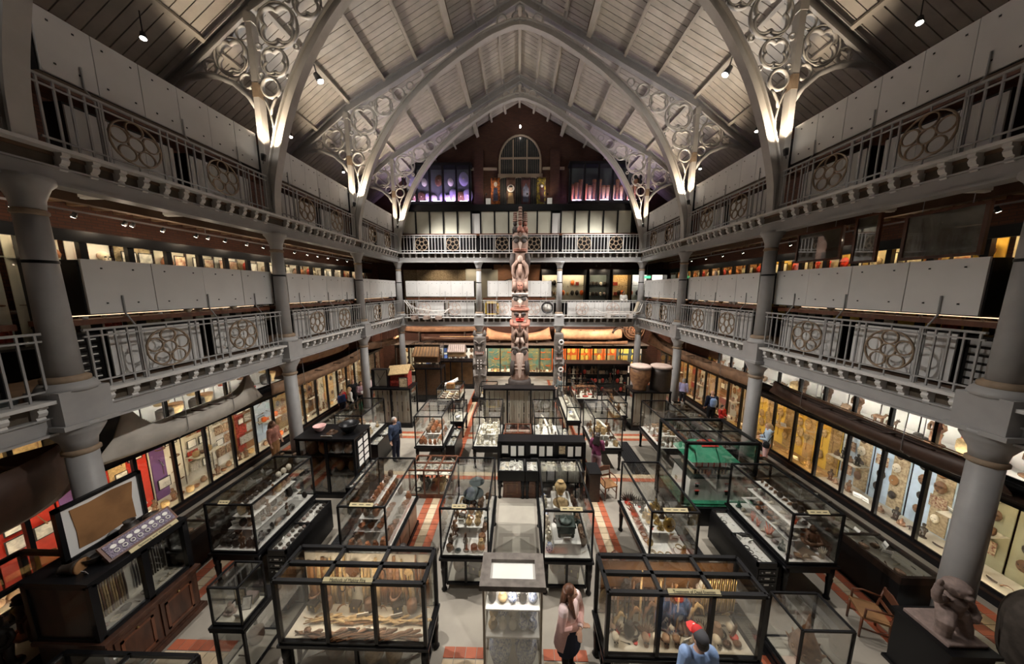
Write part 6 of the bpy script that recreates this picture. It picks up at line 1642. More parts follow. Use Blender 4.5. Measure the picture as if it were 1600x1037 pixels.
# ---------------------------------------------------------------- cabinets of the back rows
def glass_cabinet(label, x0, x1, y0, y1, z, nd_, back='cardtan', z0=.12, name='glazed_cabinet', items=None, seed=1, wh=None, legs=False, s=.4, frm='black'):
    t = thing(name, label, 'cabinet', ((x0+x1)/2, (y0+y1)/2, 0), 'tall cabinets of the back rows')
    part('frame', edge_frame(x0, x1, y0, y1, z0, z-.06, .07, 1, 1, nd_, 1), frm, t)
    panes(t, x0, x1, y0, y1, z0, z-.06, 1, 1, nd_, 1, top=False)
    ubox('cabinet_top', frm, x0-.05, x1+.05, y0-.05, y1+.05, z-.05, z, t)
    if legs:
        for x in (x0, x1):
            for y in (y0, y1): ubox('leg', frm, x-.04, x+.04, y-.04, y+.04, 0, z0, t)
        ubox('base_board', frm, x0, x1, y0, y1, z0-.04, z0, t)
    else: ubox('plinth', frm, x0-.05, x1+.05, y0-.05, y1+.05, 0, z0, t)
    yb = y0+.24 if items else y1-.08
    ubox('back_board', back, x0+.05, x1-.05, yb, yb+.03, z0, z-.08, t)
    ubox('side_lining', back, x1-.06, x1-.04, y0+.05, y1-.1, z0, z-.08, t) if 0 else None
    if items:
        r = random.Random(seed)
        n = int((x1-x0)/.24)
        for i in range(n):
            for j in range(3):
                kk, m, sz = r.choice(items); hh = (z-z0-.25)/3
                sz = min(sz, .23/KINDS[kk][4], hh) if kk not in ('stick', 'spear', 'knife', 'club') else min(sz*1.2, hh*.95)
                place(kk, m, (x0+.12+(i+.5)*(x1-x0-.24)/n, y0+.16, z0+.1+j*hh+(sz/2 if kk in ('knife', 'club') else 0)), sz, wh, (pi/2 if kk == 'knife' else 0, (pi/2 if kk in ('knife', 'club') else 0), 0))
    return t
wpn = [('knife', 'artdark', .4), ('club', 'artwood', .4), ('stick', 'artwood', .5), ('knife', 'steel', .4), ('paddle', 'artdark', .5)]
glass_cabinet('tall black cabinet of pinned weapons, left, below the red model house', -6.97, -5.12, 13.35, 14.25, 1.95, 2, 'lining', items=wpn, seed=1, wh='in the left weapon cabinet')
glass_cabinet('wide black cabinet of tools in three cream bays before the totem', -1.62, 1.66, 13.3, 13.75, 2.0, 3, 'lining', items=wpn, seed=2, wh='in the three bay tool cabinet')
glass_cabinet('black double door cabinet carrying the thatched longhouse', -6.3, -4.5, 16.6, 17.5, 2.05, 2, 'artwood', name='door_cabinet')
glass_cabinet('three door cabinet at the far left carrying a model hut', -5.25, -3.0, 19.0, 19.7, 1.9, 3, 'hide', name='door_cabinet')
glass_cabinet('cream backed black cabinet carrying the two big drums', 5.3, 6.98, 13.3, 14.2, 1.9, 2, 'lining', items=[('horn', 'artwood', .3), ('stick', 'artwood', .4), ('paddle', 'hide', .5)], seed=3, wh='in the drum cabinet')
t = glass_cabinet('wide glass cabinet right of totem with dark frame, far right', 2.95, 6.85, 17.9, 18.8, 2.05, 4, 'black', items=[('figure', 'artwood', .5), ('mask', 'redpaint', .4), ('textile', 'textile', .24), ('figure', 'bone', .5), ('headdress', 'artdark', .2), ('seated', 'darkstone', .4)], seed=4, wh='in the wide far right cabinet')
for lab, nm, x0, x1, y0, y1, seed, sp in (
   ('low glass case of stacked model canoes, left of centre', 'model canoe', -4.3, -3.1, 14.9, 16.3, 300, [('boat', 'straw', .35, .4), ('boat', 'wood', .35, .4), ('boat', 'artwood', .35, .4)]),
   ('low glass case with red trays before the wide far right cabinet', 'red tray', 3.05, 4.2, 15.3, 16.8, 301, [('boat', 'redpaint', .3, .35), ('bowl', 'redpaint', .1, .14), ('figure', 'artwood', .3, .36)]),
   ('low glass case beside the drum cabinet with a grey top', 'grey topped', 4.4, 5.0, 13.2, 15.2, 302, [('animal', 'clay', .2, .25), ('figure', 'hide', .3, .35), ('boat', 'artwood', .24, .28)]),
   ('small glass case right of the grey visitor, white cups inside', 'white cup', 2.15, 2.75, 12.6, 15.6, 303, [('pot', 'ivory', .12, .18), ('bowl', 'ivory', .08, .1), ('teapot', 'porcelain', .14, .18), ('card', 'card', .1, .13)]),
   ('low glass case between totem and toothed post', 'flat basket', -2.1, -1.2, 15.4, 16.3, 304, [('bowl', 'straw', .12, .16), ('basket', 'straw', .2, .25)]),
   ('low glass case left of the model canoes, dark metal inside', 'dark metal', -3.0, -2.45, 12.4, 13.4, 305, [('knife', 'steel', .2, .25), ('bowl', 'steel', .1, .12), ('card', 'card', .1, .12)])):
    t = table_case(lab, x0, x1, y0, y1, .75, 1.38, 'legs', w=.04, lining='lining')
    fill(f'in the {nm} case', x0+.06, x1-.06, y0+.06, y1-.06, .772, sp, .3 if x1-x0 > .8 else .25, 'y', seed, .3)
# things standing on those cabinets
t = thing('model_house', 'model house with thatch shingle roof and red walls on weapon cabinet', 'model house', (-5.75, 13.9, 1.95))
part('red_wall', MB().box(-6.15, -5.3, 13.6, 14.15, 1.96, 2.6), 'textile_red', t)
for s in (-1, 1): part('roof', MB().add([(-6.25, 13.85+s*.42, 2.52), (-5.2, 13.85+s*.42, 2.62), (-5.2, 13.85, 2.95), (-6.25, 13.85, 2.85), (-6.25, 13.85+s*.42, 2.56), (-5.2, 13.85+s*.42, 2.66), (-5.2, 13.85, 3.0), (-6.25, 13.85, 2.9)], [(0, 1, 2, 3), (7, 6, 5, 4), (0, 4, 5, 1), (1, 5, 6, 2), (2, 6, 7, 3), (3, 7, 4, 0)]), 'straw', t)
t = thing('model_box', 'cream fronted upright model box on the weapon cabinet', 'box', (-6.5, 13.6, 1.95))
ubox('back_board', 'lining', -6.9, -6.2, 13.62, 13.66, 1.96, 2.78, t); ubox('side', 'black', -6.22, -6.16, 13.4, 13.66, 1.96, 2.8, t); ubox('side', 'black', -6.94, -6.9, 13.4, 13.66, 1.96, 2.8, t); ubox('lid', 'black', -6.94, -6.16, 13.4, 13.68, 2.8, 2.83, t)
part('twig', MB().tube([(-6.85, 13.5, 1.96), (-6.6, 13.55, 2.3), (-6.35, 13.55, 2.7)], .012, 4).tube([(-6.6, 13.55, 2.3), (-6.75, 13.55, 2.6)], .01, 4), 'artdark', t)
place('frame', 'cardtan', (-5.45, 13.42, 1.951), (.42, .6, .5), 'on the left weapon cabinet')
def stilt_house(label, x, y, z, L, D, H, rm, wm, thatch=True):
    t = thing('model_house', label, 'model house', (x, y, z))
    for i in range(7):
        for j in (-1, 1): part('stilt', MB().box(x-L*.45+i*L*.15-.012, x-L*.45+i*L*.15+.012, y+j*D*.4-.012, y+j*D*.4+.012, z, z+H*.28), 'artdark', t)
    part('platform', MB().box(x-L*.5, x+L*.5, y-D*.5, y+D*.5, z+H*.26, z+H*.3), 'artwood', t)
    part('wall', MB().box(x-L*.46, x+L*.46, y-D*.42, y+D*.42, z+H*.3, z+H*.68), wm, t)
    for s in (-1, 1):
        q = MB().add([(x-L*.52, y+s*D*.62, z+H*.58), (x+L*.52, y+s*D*.62, z+H*.58), (x+L*.48, y, z+H), (x-L*.48, y, z+H), (x-L*.52, y+s*D*.62, z+H*.63), (x+L*.52, y+s*D*.62, z+H*.63), (x+L*.48, y, z+H*1.05), (x-L*.48, y, z+H*1.05)], [(0, 1, 2, 3), (7, 6, 5, 4), (0, 4, 5, 1), (1, 5, 6, 2), (2, 6, 7, 3), (3, 7, 4, 0)])
        part('roof', q, rm, t)
    for i in range(9): part('gable_batten' if 0 else 'roof_batten', MB().bar((x-L*.48+i*L*.12, y-D*.63, z+H*.62), (x-L*.46+i*L*.115, y-.02, z+H*1.06), .02, .02), 'artdark', t)
stilt_house('thatched longhouse model on stilts in a glass box, left', -5.4, 17.0, 2.05, 1.5, .62, 1.12, 'hide', 'artwood')
stilt_house('small open model hut with pale roof on the three door cabinet', -4.1, 19.3, 1.9, 1.15, .55, 1.0, 'cedar_pale', 'sail')
t = thing('glass_box', 'glass box over the thatched longhouse model', 'glass box', (-5.4, 17.05, 2.05)); part('frame', edge_frame(-6.28, -4.52, 16.62, 17.48, 2.06, 3.42, .025), 'black', t); panes(t, -6.28, -4.52, 16.62, 17.48, 2.06, 3.42)
hull('small white model canoe on the model canoe case', (-3.95, 15.3, 1.52), (-3.4, 16.0, 1.62), .22, .14, .08, .08, 'totem_white', .05, .05, 2, (), n=12, grp='model boats')
place('chest', 'hide', (-3.6, 15.1, 1.381), .4, 'on the model canoe case')
for i, (x, mm, a) in enumerate(((5.7, 'wood', 0), (6.65, 'artdark', 1))):
    z = 1.9; t = thing('big_drum', ['large goblet shaped brown drum on the drum cabinet', 'large dark cylindrical drum on the drum cabinet'][i], 'drum', (x, 13.65, z))
    pr = [(.30, z), (.28, z+.08), (.30, z+.2), (.42, z+.42), (.46, z+.8), (.44, z+1.12)] if a == 0 else [(.44, z), (.45, z+.3), (.46, z+.8), (.44, z+1.1)]
    part('drum_body', MB().lathe(pr, 22, c=(x, 13.65, 0)), mm, t); part('drum_skin', MB().lathe([(.46, z+1.06), (.47, z+1.14), (.40, z+1.17), (.01, z+1.17)], 22, c=(x, 13.65, 0)), 'cedar_pale', t)
    part('lashing', MB().tube([(x+.475*cos(q), 13.65+.475*sin(q), z+1.05) for q in [2*pi*k/20 for k in range(20)]], .015, 5, closed=True), 'artdark', t)
place('card', 'card', (6.6, 13.22, 2.55), .14, 'on the dark drum', (0, 0, 0)) if 0 else None
place('seated', 'darkstone', (4.9, 18.2, .5), .9, 'inside the wide far right cabinet', (0, 0, 0)) if 0 else None

# ---------------------------------------------------------------- near left: wooden cabinet, hide board, small cases
t = thing('wooden_cabinet', 'big dark wooden cabinet with glazed upper doors, near left corner', 'cabinet', (-7.2, 4.5, 0))
cx0, cx1, cy0, cy1 = -7.72, -6.68, 3.87, 5.16
ubox('cabinet_top', 'black', cx0-.04, cx1+.05, cy0-.05, cy1+.05, 2.0, 2.05, t)
part('upper_frame', edge_frame(cx0+.02, cx1, cy0, cy1, .98, 1.98, .09, 1, 1, 1, 2), 'black', t)
for j in range(2):
    a = cy0+.04+j*(cy1-cy0)/2; ubox('glass_pane', 'glass', cx1-.004, cx1+.004, a, a+.58, 1.0, 1.96, t)
ubox('back_board', 'lining', cx1-.42, cx1-.4, cy0+.05, cy1-.05, 1.0, 1.96, t); ubox('end_panel', 'darkwood', cx0, cx1, cy0-.02, cy0, .98, 2.0, t); ubox('end_panel', 'darkwood', cx0, cx1, cy1, cy1+.02, .98, 2.0, t)
ubox('case_floor', 'lining', cx1-.42, cx1-.02, cy0+.03, cy1-.03, .98, 1.0, t); ubox('rear_body', 'darkwood', cx0, cx1-.42, cy0, cy1, .98, 2.0, t)
part('ledge', MB().box(cx0-.02, cx1+.16, cy0-.08, cy1+.06, .92, .98).box(cx0, cx1+.12, cy0-.05, cy1+.03, .88, .92), 'redwood_shaded', t)
ubox('lower_body', 'redwood_shaded', cx0, cx1+.1, cy0-.03, cy1, .1, .88, t); part('plinth', MB().box(cx0-.02, cx1+.17, cy0-.08, cy1+.06, 0, .1).box(cx0, cx1+.13, cy0-.05, cy1+.03, .1, .13), 'redwood_shaded', t)
for j in range(2):
    a = cy0+.04+j*.62
    d = part('door', MB().box(0, .025, 0, .56, 0, .68), 'redwood_shaded', t, (cx1+.1, a, .16))
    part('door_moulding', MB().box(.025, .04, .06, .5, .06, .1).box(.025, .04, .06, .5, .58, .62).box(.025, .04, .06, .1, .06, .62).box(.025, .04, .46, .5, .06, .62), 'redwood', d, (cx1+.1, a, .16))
    part('door_knob', MB().ell((.045, .28, .64), (.018, .018, .018), 8, 6), 'brass', d, (cx1+.1, a, .16))
r = random.Random(4)
for i in range(16):
    y = cy0+.12+i*.032; place('stick', 'straw' if i % 3 else 'artwood', (cx1-.36, y, 1.02), (.6, .8, r.uniform(.6, .85)), 'in the wooden cabinet, near door', (0, 0, pi/2), 'y')
for i in range(12):
    y = cy0+.74+i*.04; place('stick', 'artdark', (cx1-.36, y, 1.1), (.6, .8, r.uniform(.5, .75)), 'in the wooden cabinet, far door', (0, 0, pi/2), 'y')
fill('on the wooden cabinet floor', cx1-.3, cx1-.04, cy0+.08, cy1-.08, 1.001, [('lump', 'stone', .12, .16), ('bowl', 'artdark', .07, .08), ('card', 'card', .1, .12), ('bangle', 'bone', .1, .12), ('club', 'artwood', .12, .13)], .13, 'y', 310)
b = thing('hide_board', 'tall framed board with stretched brown hide, on the wooden cabinet', 'board', (-7.45, 4.65, 2.05))
part('frame', MB().box(-7.50, -7.42, 4.12, 5.22, 2.05, 2.12).box(-7.50, -7.42, 4.12, 5.22, 2.98, 3.04).box(-7.50, -7.42, 4.12, 4.18, 2.05, 3.04).box(-7.50, -7.42, 5.16, 5.22, 2.05, 3.04), 'black', b)
part('backing', MB().box(-7.48, -7.45, 4.18, 5.16, 2.12, 2.98), 'board', b)
part('hide', MB().prism([(4.30, 2.2), (4.55, 2.17), (4.9, 2.2), (5.05, 2.18), (5.04, 2.6), (5.08, 2.9), (4.8, 2.93), (4.5, 2.9), (4.28, 2.92), (4.31, 2.5)], -7.45, -7.435, 'yz'), 'hide', b)
s_ = thing('pattern_sign', 'tilted wooden frame with blue and white pattern and lettered strip', 'sign', (-6.85, 4.65, 2.05))
part('frame', MB().obox((-6.84, 4.66, 2.2), (.09, 0, -.12), (0, .5, 0), (.012, 0, .009)), 'redwood', s_)
part('pattern_board', MB().obox((-6.825, 4.66, 2.212), (.072, 0, -.096), (0, .46, 0), (.006, 0, .0045)), 'patternboard', s_)
for i in range(8):
    yy = 4.30+i*.105; u = Vector((-6.815, yy, 2.219)); e = Vector((.6, 0, -.8)); nn_ = Vector((.8, 0, .6))
    q = MB().ell((0, 0, 0), (1, 1, 1), 10, 6); q.v = [tuple(u+e*(-.045+.034*a)+Vector((0, .042*b, 0))+nn_*.004*c) for a, b, c in q.v]; part('disc', q, 'card', s_)
    q = MB().tube([tuple(u+e*(.04+.028*cos(w))+Vector((0, .03*sin(w), 0))+nn_*.004) for w in [2*pi*k/12 for k in range(12)]], .007, 5, closed=True); part('ring_motif', q, 'lining_white', s_)
sign(s_, 'Spinning and Weaving', -6.67, 4.72, 2.085, .72, .07, -.6, .055, rotz=pi/2)
place('pot', 'artdark', (-7.15, 4.75, 2.051), .3, 'on the wooden cabinet', adj='large dark'); place('basket', 'artdark', (-7.1, 5.02, 2.051), .22, 'on the wooden cabinet'); place('bowl', 'artdark', (-7.05, 4.2, 2.051), .15, 'on the wooden cabinet')
place('drum', 'artdark', (-7.3, 3.99, 2.12), .26, 'lying on the wooden cabinet', (0, pi/2, .3)); place('card', 'card', (-6.9, 3.98, 2.051), .08, 'on the wooden cabinet')
# small two-tier glass case beside the fire case
t = table_case('small glass box case on a glazed pedestal, left of fire case', -5.05, -4.56, 4.08, 4.55, 1.05, 1.75, 'none', w=.025, lining='lining')
o = [c for c in t.children if c.name.startswith(('cabinet', 'door_panel'))]
for c in o: bpy.data.objects.remove(c)
part('lower_frame', edge_frame(-5.05, -4.56, 4.08, 4.75, .06, .93, .04), 'black', t); panes(t, -5.05, -4.56, 4.08, 4.75, .06, .93, top=False); ubox('lower_floor', 'lining', -5.03, -4.58, 4.1, 4.73, .06, .09, t)
ubox('ledge', 'black', -5.1, -4.5, 4.04, 4.82, .93, .98, t)
place('frame', 'cardtan', (-4.85, 4.38, 1.071), (.2, .5, .34), 'in the small left box case'); place('frame', 'photo', (-4.7, 4.3, 1.071), (.14, .5, .2), 'in the small left box case', (-.4, 0, .2)); place('seated', 'stone', (-4.92, 4.25, 1.071), .22, 'in the small left box case'); place('card', 'card', (-4.7, 4.15, 1.071), .12, 'in the small left box case')
place('chest', 'stone', (-4.75, 4.45, 1.071), .2, 'in the small left box case'); place('knife', 'bone', (-4.8, 4.3, .091), .3, 'under the small left box case', (0, .6, .4)); place('basket', 'artwood', (-4.85, 4.55, .091), .25, 'under the small left box case')
# glass case at the bottom left edge and dark case behind it
t = table_case('dark framed glass top case at the very bottom left', -7.0, -4.9, 3.05, 3.68, .6, 1.0, 'none', 2, 1, w=.05, lining='lining', plinth='black')
fill('in the bottom left case', -6.9, -5.0, 3.12, 3.6, .622, [('book', 'bone', .2, .25), ('card', 'card', .15, .2), ('bowl', 'artdark', .1, .12)], .3, 'x', 320)
t = table_case('dark open glass case left of the wooden cabinet', -8.9, -7.95, 3.5, 4.5, .5, 1.9, 'none', w=.07, lining='lining')
fill('in the dark left glass case', -8.85, -8.0, 3.56, 4.44, .522, [('basket', 'artdark', .25, .3), ('pot', 'artdark', .25, .3), ('figure', 'artdark', .5, .6)], .4, 'x', 321)
# right front: low glass case with spiny shell, stone figures, chair
t = table_case('low glass case with a brown spired carving, front right', 4.5, 5.3, 4.08, 4.68, .3, 1.22, 'none', w=.03, lining='lining')
W7 = 'in the front right low case'
q = MB(); q.lathe([(.2, 0), (.22, .12), (.15, .3), (.09, .45), (.04, .55), (.012, .78), (.002, .79)], 12, c=(0, 0, 0))
for k in range(8): q.tube([(.17*cos(k*pi/4), .17*sin(k*pi/4), .1), (.25*cos(k*pi/4), .25*sin(k*pi/4), .2)], [.04, .01], 5)
tag(part('spired_carving', q, 'wood', None, (4.95, 4.42, .322)), 'brown spired shell-like carving in the front right low case', 'carving')
fill(W7, 4.56, 5.25, 4.1, 4.2, .322, [('lump', 'wood', .09, .1), ('card', 'card', .09, .1)], .1, 'x', 330)
t = thing('pedestal', 'black square pedestal under the pink stone figure', 'pedestal', (6.95, 4.3, 0)); ubox('pedestal_body', 'black', 6.62, 7.3, 3.95, 4.62, .04, .98, t); ubox('pedestal_cap', 'black', 6.58, 7.34, 3.91, 4.66, .98, 1.04, t); ubox('pedestal_foot', 'black', 6.58, 7.34, 3.91, 4.66, 0, .05, t)
st = MB(); X, Y, Z = 6.98, 4.3, 1.04
st.box(X-.3, X+.3, Y-.28, Y+.28, Z, Z+.06)
st.tube([(X-.2, Y-.12, Z+.05), (X-.22, Y-.14, Z+.2), (X-.27, Y-.17, Z+.33), (X-.15, Y-.08, Z+.42), (X-.04, Y, Z+.42)], [.09, .085, .095, .11, .12], 10)
st.tube([(X+.14, Y-.1, Z+.05), (X+.13, Y-.1, Z+.2), (X+.08, Y-.04, Z+.42)], [.11, .1, .12], 10)
st.tube([(X, Y, Z+.36), (X, Y, Z+.48), (X, Y-.01, Z+.62), (X-.01, Y-.01, Z+.7)], [(.13, .15), (.125, .145), (.12, .17), (.07, .08)], 12)
st.ell((X-.03, Y-.05, Z+.84), (.165, .15, .135), 14, 10); st.ell((X-.03, Y-.19, Z+.80), (.06, .05, .04), 8, 6); st.tube([(X-.15, Y-.12, Z+.88), (X-.03, Y-.19, Z+.89), (X+.09, Y-.12, Z+.88)], .025, 6)
for q in (-1, 1): st.ell((X-.03+q*.17, Y-.02, Z+.84), (.03, .05, .06), 8, 6)
st.tube([(X-.15, Y-.02, Z+.63), (X-.29, Y-.05, Z+.62), (X-.35, Y-.07, Z+.75), (X-.34, Y-.08, Z+.9)], [.07, .06, .055, .05], 9); st.ell((X-.34, Y-.08, Z+.95), (.055, .03, .07), 8, 6)
st.tube([(X+.15, Y-.02, Z+.62), (X+.28, Y-.03, Z+.5), (X+.3, Y-.1, Z+.38), (X+.18, Y-.16, Z+.36)], [.07, .065, .055, .05], 9)
o = tag(part('stone_figure', st, 'stone'), 'squat pinkish stone figure with raised hand on black pedestal', 'stone figure'); md = o.modifiers.new('fuse', 'REMESH'); md.mode = 'VOXEL'; md.voxel_size = .013; md.use_smooth_shade = True
for (nm, lab, c, rr, mm) in (('boulder', 'tall dark rounded stone beside the nearest right column', (8.62, 4.4, .82), (.36, .34, .82), 'darkstone'), ('carved_boulder', 'broad grey carved stone head low at the right edge', (7.85, 3.75, .42), (.42, .36, .44), 'darkstone'), ('boulder', 'squat dark stone behind the nearest right column', (9.3, 3.9, .6), (.34, .32, .6), 'darkstone')):
    q = MB().ell((0, 0, 0), rr, 20, 14); rn = random.Random(len(lab))
    q.v = [(x*(1+.07*sin(7*z+3*x)), y*(1+.07*sin(6*x+z*4)), z*(1+.04*sin(9*x))) for x, y, z in q.v]
    o = part(nm, q, mm, None, c); tag(o, lab, 'stone')
    if nm == 'carved_boulder':
        for s in (-1, 1): part('eye', MB().ell((s*.15, -.32, .1), (.07, .05, .04), 8, 6), 'stone', o, c)
        part('nose', MB().ell((0, -.37, 0), (.06, .06, .12), 8, 6), 'stone', o, c); part('mouth', MB().ell((0, -.35, -.18), (.14, .04, .04), 8, 6), 'artdark', o, c)
for i, z in enumerate((1.02, .72)): tag(ubox('notice', 'signtan', 7.62, 7.86, 4.63, 4.645, z, z+.13), ['upper tan notice on the nearest right column', 'lower tan notice on the nearest right column'][i], 'notice')
def chair(label, x, y, rz, sm, group='wooden gallery chairs'):
    t = thing('chair', label, 'chair', (x, y, 0), group, rz)
    def lp(name, mb, m): o = link(name, mb.mesh(name, m), t, (0, 0, 0), local=True); return o
    lp('seat', MB().box(-.22, .22, -.2, .2, .42, .46), sm)
    for sx_ in (-1, 1):
        lp('leg', MB().tube([(sx_*.2, -.18, 0), (sx_*.2, -.18, .43)], [.018, .024], 6), 'redwood'); lp('leg', MB().tube([(sx_*.2, .22, 0), (sx_*.2, .19, .43), (sx_*.2, .26, .88)], [.02, .024, .018], 6), 'redwood')
        lp('side_stretcher', MB().bar((sx_*.2, -.18, .2), (sx_*.2, .2, .2), .02, .02), 'redwood'); lp('arm', MB().tube([(sx_*.2, .22, .66), (sx_*.23, -.02, .67), (sx_*.22, -.16, .64), (sx_*.21, -.16, .45)], .017, 6), 'redwood')
    lp('backrest', MB().prism([(-.2, .74), (.2, .74), (.2, .87), (0, .91), (-.2, .87)], .235, .26), 'redwood'); lp('back_rail', MB().box(-.2, .2, .21, .23, .56, .62), 'redwood')
    return t
chair('wooden chair with leather seat by the near right desk', 6.75, 5.05, -2.0, 'hide'); chair('brown wooden chair behind the woman in plum', 2.85, 8.75, .3, 'hide')
t = thing('computer_stand', 'dark upright stand left of the brown chair', 'stand', (2.38, 8.7, 0)); ubox('stand_body', 'artdark', 2.2, 2.52, 8.45, 9.0, 0, .95, t); ubox('stand_top', 'black', 2.17, 2.55, 8.42, 9.03, .95, .98, t)
# ---------------------------------------------------------------- people
def person(label, loc, rz, h, skin, hair, top, bottom, hairlen=.0, skirt=False, arms='down', headturn=0, shoes='clothblack', coat=None, vox=.014, extra=None, lean=0, hat=None, barelegs=None, group=None):
    """facing -Y before rotation; one fused body, clothes and hair as children"""
    t = thing('person', label, 'person', loc, group, rz)
    k = h/1.7
    def S(p): return (p[0]*k, (p[1]-lean*max(0, p[2]-.9))*k, p[2]*k)
    def fuse(name, mb, m, v):
        mb.v = [S(p) for p in mb.v]
        o = link(name, mb.mesh(name, m), t, (0, 0, 0), local=True)
        md = o.modifiers.new('fuse', 'REMESH'); md.mode = 'VOXEL'; md.voxel_size = v; md.use_smooth_shade = True
        return o
    A = {'down': [((.23, .02, 1.13), (.25, -.06, .88)), ((-.23, .02, 1.13), (-.25, -.06, .88))],
         'folded': [((.25, -.03, 1.12), (-.04, -.23, 1.10)), ((-.25, -.03, 1.12), (.06, -.2, 1.06))],
         'front': [((.23, -.02, 1.13), (.12, -.22, 1.08)), ((-.23, -.02, 1.13), (-.12, -.22, 1.08))],
         'phone': [((.23, -.04, 1.16), (.06, -.26, 1.28)), ((-.23, -.04, 1.16), (-.06, -.26, 1.28))],
         'hip': [((.27, .06, 1.15), (.2, -.08, .98)), ((-.23, .02, 1.13), (-.25, -.06, .88))]}[arms]
    sh = [(.175, .01, 1.385), (-.175, .01, 1.385)]
    def torso(mb, g): mb.tube([(0, .01, .82), (0, .01, .95), (0, .005, 1.08), (0, 0, 1.25), (0, .01, 1.37), (0, .012, 1.44)], [(.11+g, .15+g), (.105+g, .165+g), (.095+g, .135+g), (.115+g, .165+g), (.085+g, .16+g), (.06+g, .075+g)], 14, up=(0, 1, 0))
    b = MB(); torso(b, 0)
    b.tube([(0, .012, 1.40), (0, 0, 1.52)], [.062, .055], 10)
    ct, st_ = cos(headturn), sin(headturn)
    def H(x, y, z): return (x*ct-y*st_, x*st_+y*ct, z)
    hb = MB(); hb.ell((0, 0, 1.60), (.076, .094, .108), 16, 12); hb.ell((0, -.03, 1.545), (.055, .062, .055), 12, 8); hb.tube([(0, -.085, 1.61), (0, -.112, 1.578), (0, -.088, 1.57)], [.011, .017, .012], 6)
    for s in (-1, 1): hb.ell((s*.077, .01, 1.595), (.012, .02, .03), 8, 6)
    hb.v = [H(*p) for p in hb.v]; b.add(hb.v, hb.f)
    for i, s in enumerate((1, -1)):
        e, w = A[i]; b.tube([sh[i], ((sh[i][0]+e[0])/2, (sh[i][1]+e[1])/2, (sh[i][2]+e[2])/2), e, ((e[0]+w[0])/2, (e[1]+w[1])/2, (e[2]+w[2])/2), w], [.055, .05, .042, .04, .03], 9)
        d = (Vector(w)-Vector(e)).normalized(); sd = d.cross(Vector((0, 0, 1)) if abs(d.z) < .8 else Vector((0, 1, 0))).normalized(); up_ = sd.cross(d); W = Vector(w)
        b.tube([W, W+d*.05, W+d*.095], [(.018, .03), (.018, .043), (.014, .04)], 8, up=tuple(up_))
        for f in range(4):
            o_ = W+d*.09+sd*(-.032+.021*f); L = (.065, .075, .07, .055)[f]; b.tube([o_, o_+d*L*.55-up_*.006, o_+d*L-up_*.022], [.0095, .009, .007], 6)
        o_ = W+d*.03+sd*.034*s; b.tube([o_, o_+d*.03+sd*.022*s, o_+d*.062+sd*.026*s], [.011, .0105, .008], 6)
        b.tube([(s*.085, .01, .9), (s*.09, 0, .7), (s*.09, -.005, .48), (s*.088, .015, .3), (s*.085, .015, .09)], [.092, .08, .055, .054, .036], 10)
        b.tube([(s*.085, .05, .045), (s*.09, -.05, .04), (s*.095, -.13, .03)], [.038, .04, .028], 8)
    fuse('body', b, skin, vox)
    # clothing
    c = MB(); torso(c, .016)
    for i in range(2):
        e, w = A[i]; c.tube([sh[i], ((sh[i][0]+e[0])/2, (sh[i][1]+e[1])/2, (sh[i][2]+e[2])/2), e, ((e[0]*.25+w[0]*.75), (e[1]*.25+w[1]*.75), (e[2]*.25+w[2]*.75)), (e[0]*.08+w[0]*.92, e[1]*.08+w[1]*.92, e[2]*.08+w[2]*.92)], [.09, .074, .06, .053, .048], 9); c.ell((sh[i][0]*.97, .01, 1.385), .088, 10, 8)
    fuse('shirt', c, top, vox*1.1)
    if skirt:
        q = MB().tube([(0, .01, 1.05), (0, .01, .9), (0, .01, .7), (0, .01, .52)], [(.12, .15), (.14, .19), (.16, .22), (.18, .25)], 18, up=(0, 1, 0)); fuse('skirt', q, bottom, vox*1.1)
        q = MB()
        for s in (-1, 1): q.tube([(s*.085, .01, .8), (s*.09, -.005, .48), (s*.088, .015, .3), (s*.085, .015, .09)], [.09, .062, .06, .044], 10)
        fuse('tights', q, barelegs or 'clothblack', vox*1.1)
    else:
        q = MB().tube([(0, .01, 1.0), (0, .01, .88), (0, .01, .8)], [(.115, .165), (.13, .185), (.12, .18)], 14, up=(0, 1, 0))
        for s in (-1, 1): q.tube([(s*.085, .01, .88), (s*.09, 0, .7), (s*.09, -.005, .48), (s*.088, .015, .3), (s*.086, .015, .08)], [.105, .095, .075, .07, .062], 10)
        fuse('trousers', q, bottom, vox*1.1)
    q = MB()
    for s in (-1, 1): q.tube([(s*.085, .075, .05), (s*.088, 0, .055), (s*.092, -.08, .045), (s*.096, -.15, .03)], [.045, .052, .05, .03], 8)
    fuse('shoes', q, shoes, vox)
    if coat:
        q = MB().tube([(0, .03, 1.43), (0, .03, 1.25), (0, .04, 1.0), (0, .05, .75), (0, .06, .62)], [(.085, .13), (.14, .2), (.15, .215), (.17, .25), (.18, .27)], 16, up=(0, 1, 0))
        # open front: drop the middle faces
        keep = []
        for f in q.f:
            cxm = sum(q.v[i][0] for i in f)/len(f); cym = sum(q.v[i][1] for i in f)/len(f)
            keep.append(not (len(f) > 4 or (cym < -.06 and abs(cxm) < .12)))
        q.f = [f for f, a in zip(q.f, keep) if a]; q.m = [0]*len(q.f); q.sm = [True]*len(q.f)
        q.v = [S(p) for p in q.v]; o = link('cardigan', q.mesh('cardigan', coat), t, local=True); md = o.modifiers.new('thick', 'SOLIDIFY'); md.thickness = .014
        q = MB()
        for i in range(2):
            e, w = A[i]; q.tube([sh[i], ((sh[i][0]+e[0])/2, (sh[i][1]+e[1])/2, (sh[i][2]+e[2])/2), e, (e[0]*.2+w[0]*.8, e[1]*.2+w[1]*.8, e[2]*.2+w[2]*.8)], [.085, .078, .07, .06], 9)
        fuse('sleeves', q, coat, vox*1.1)
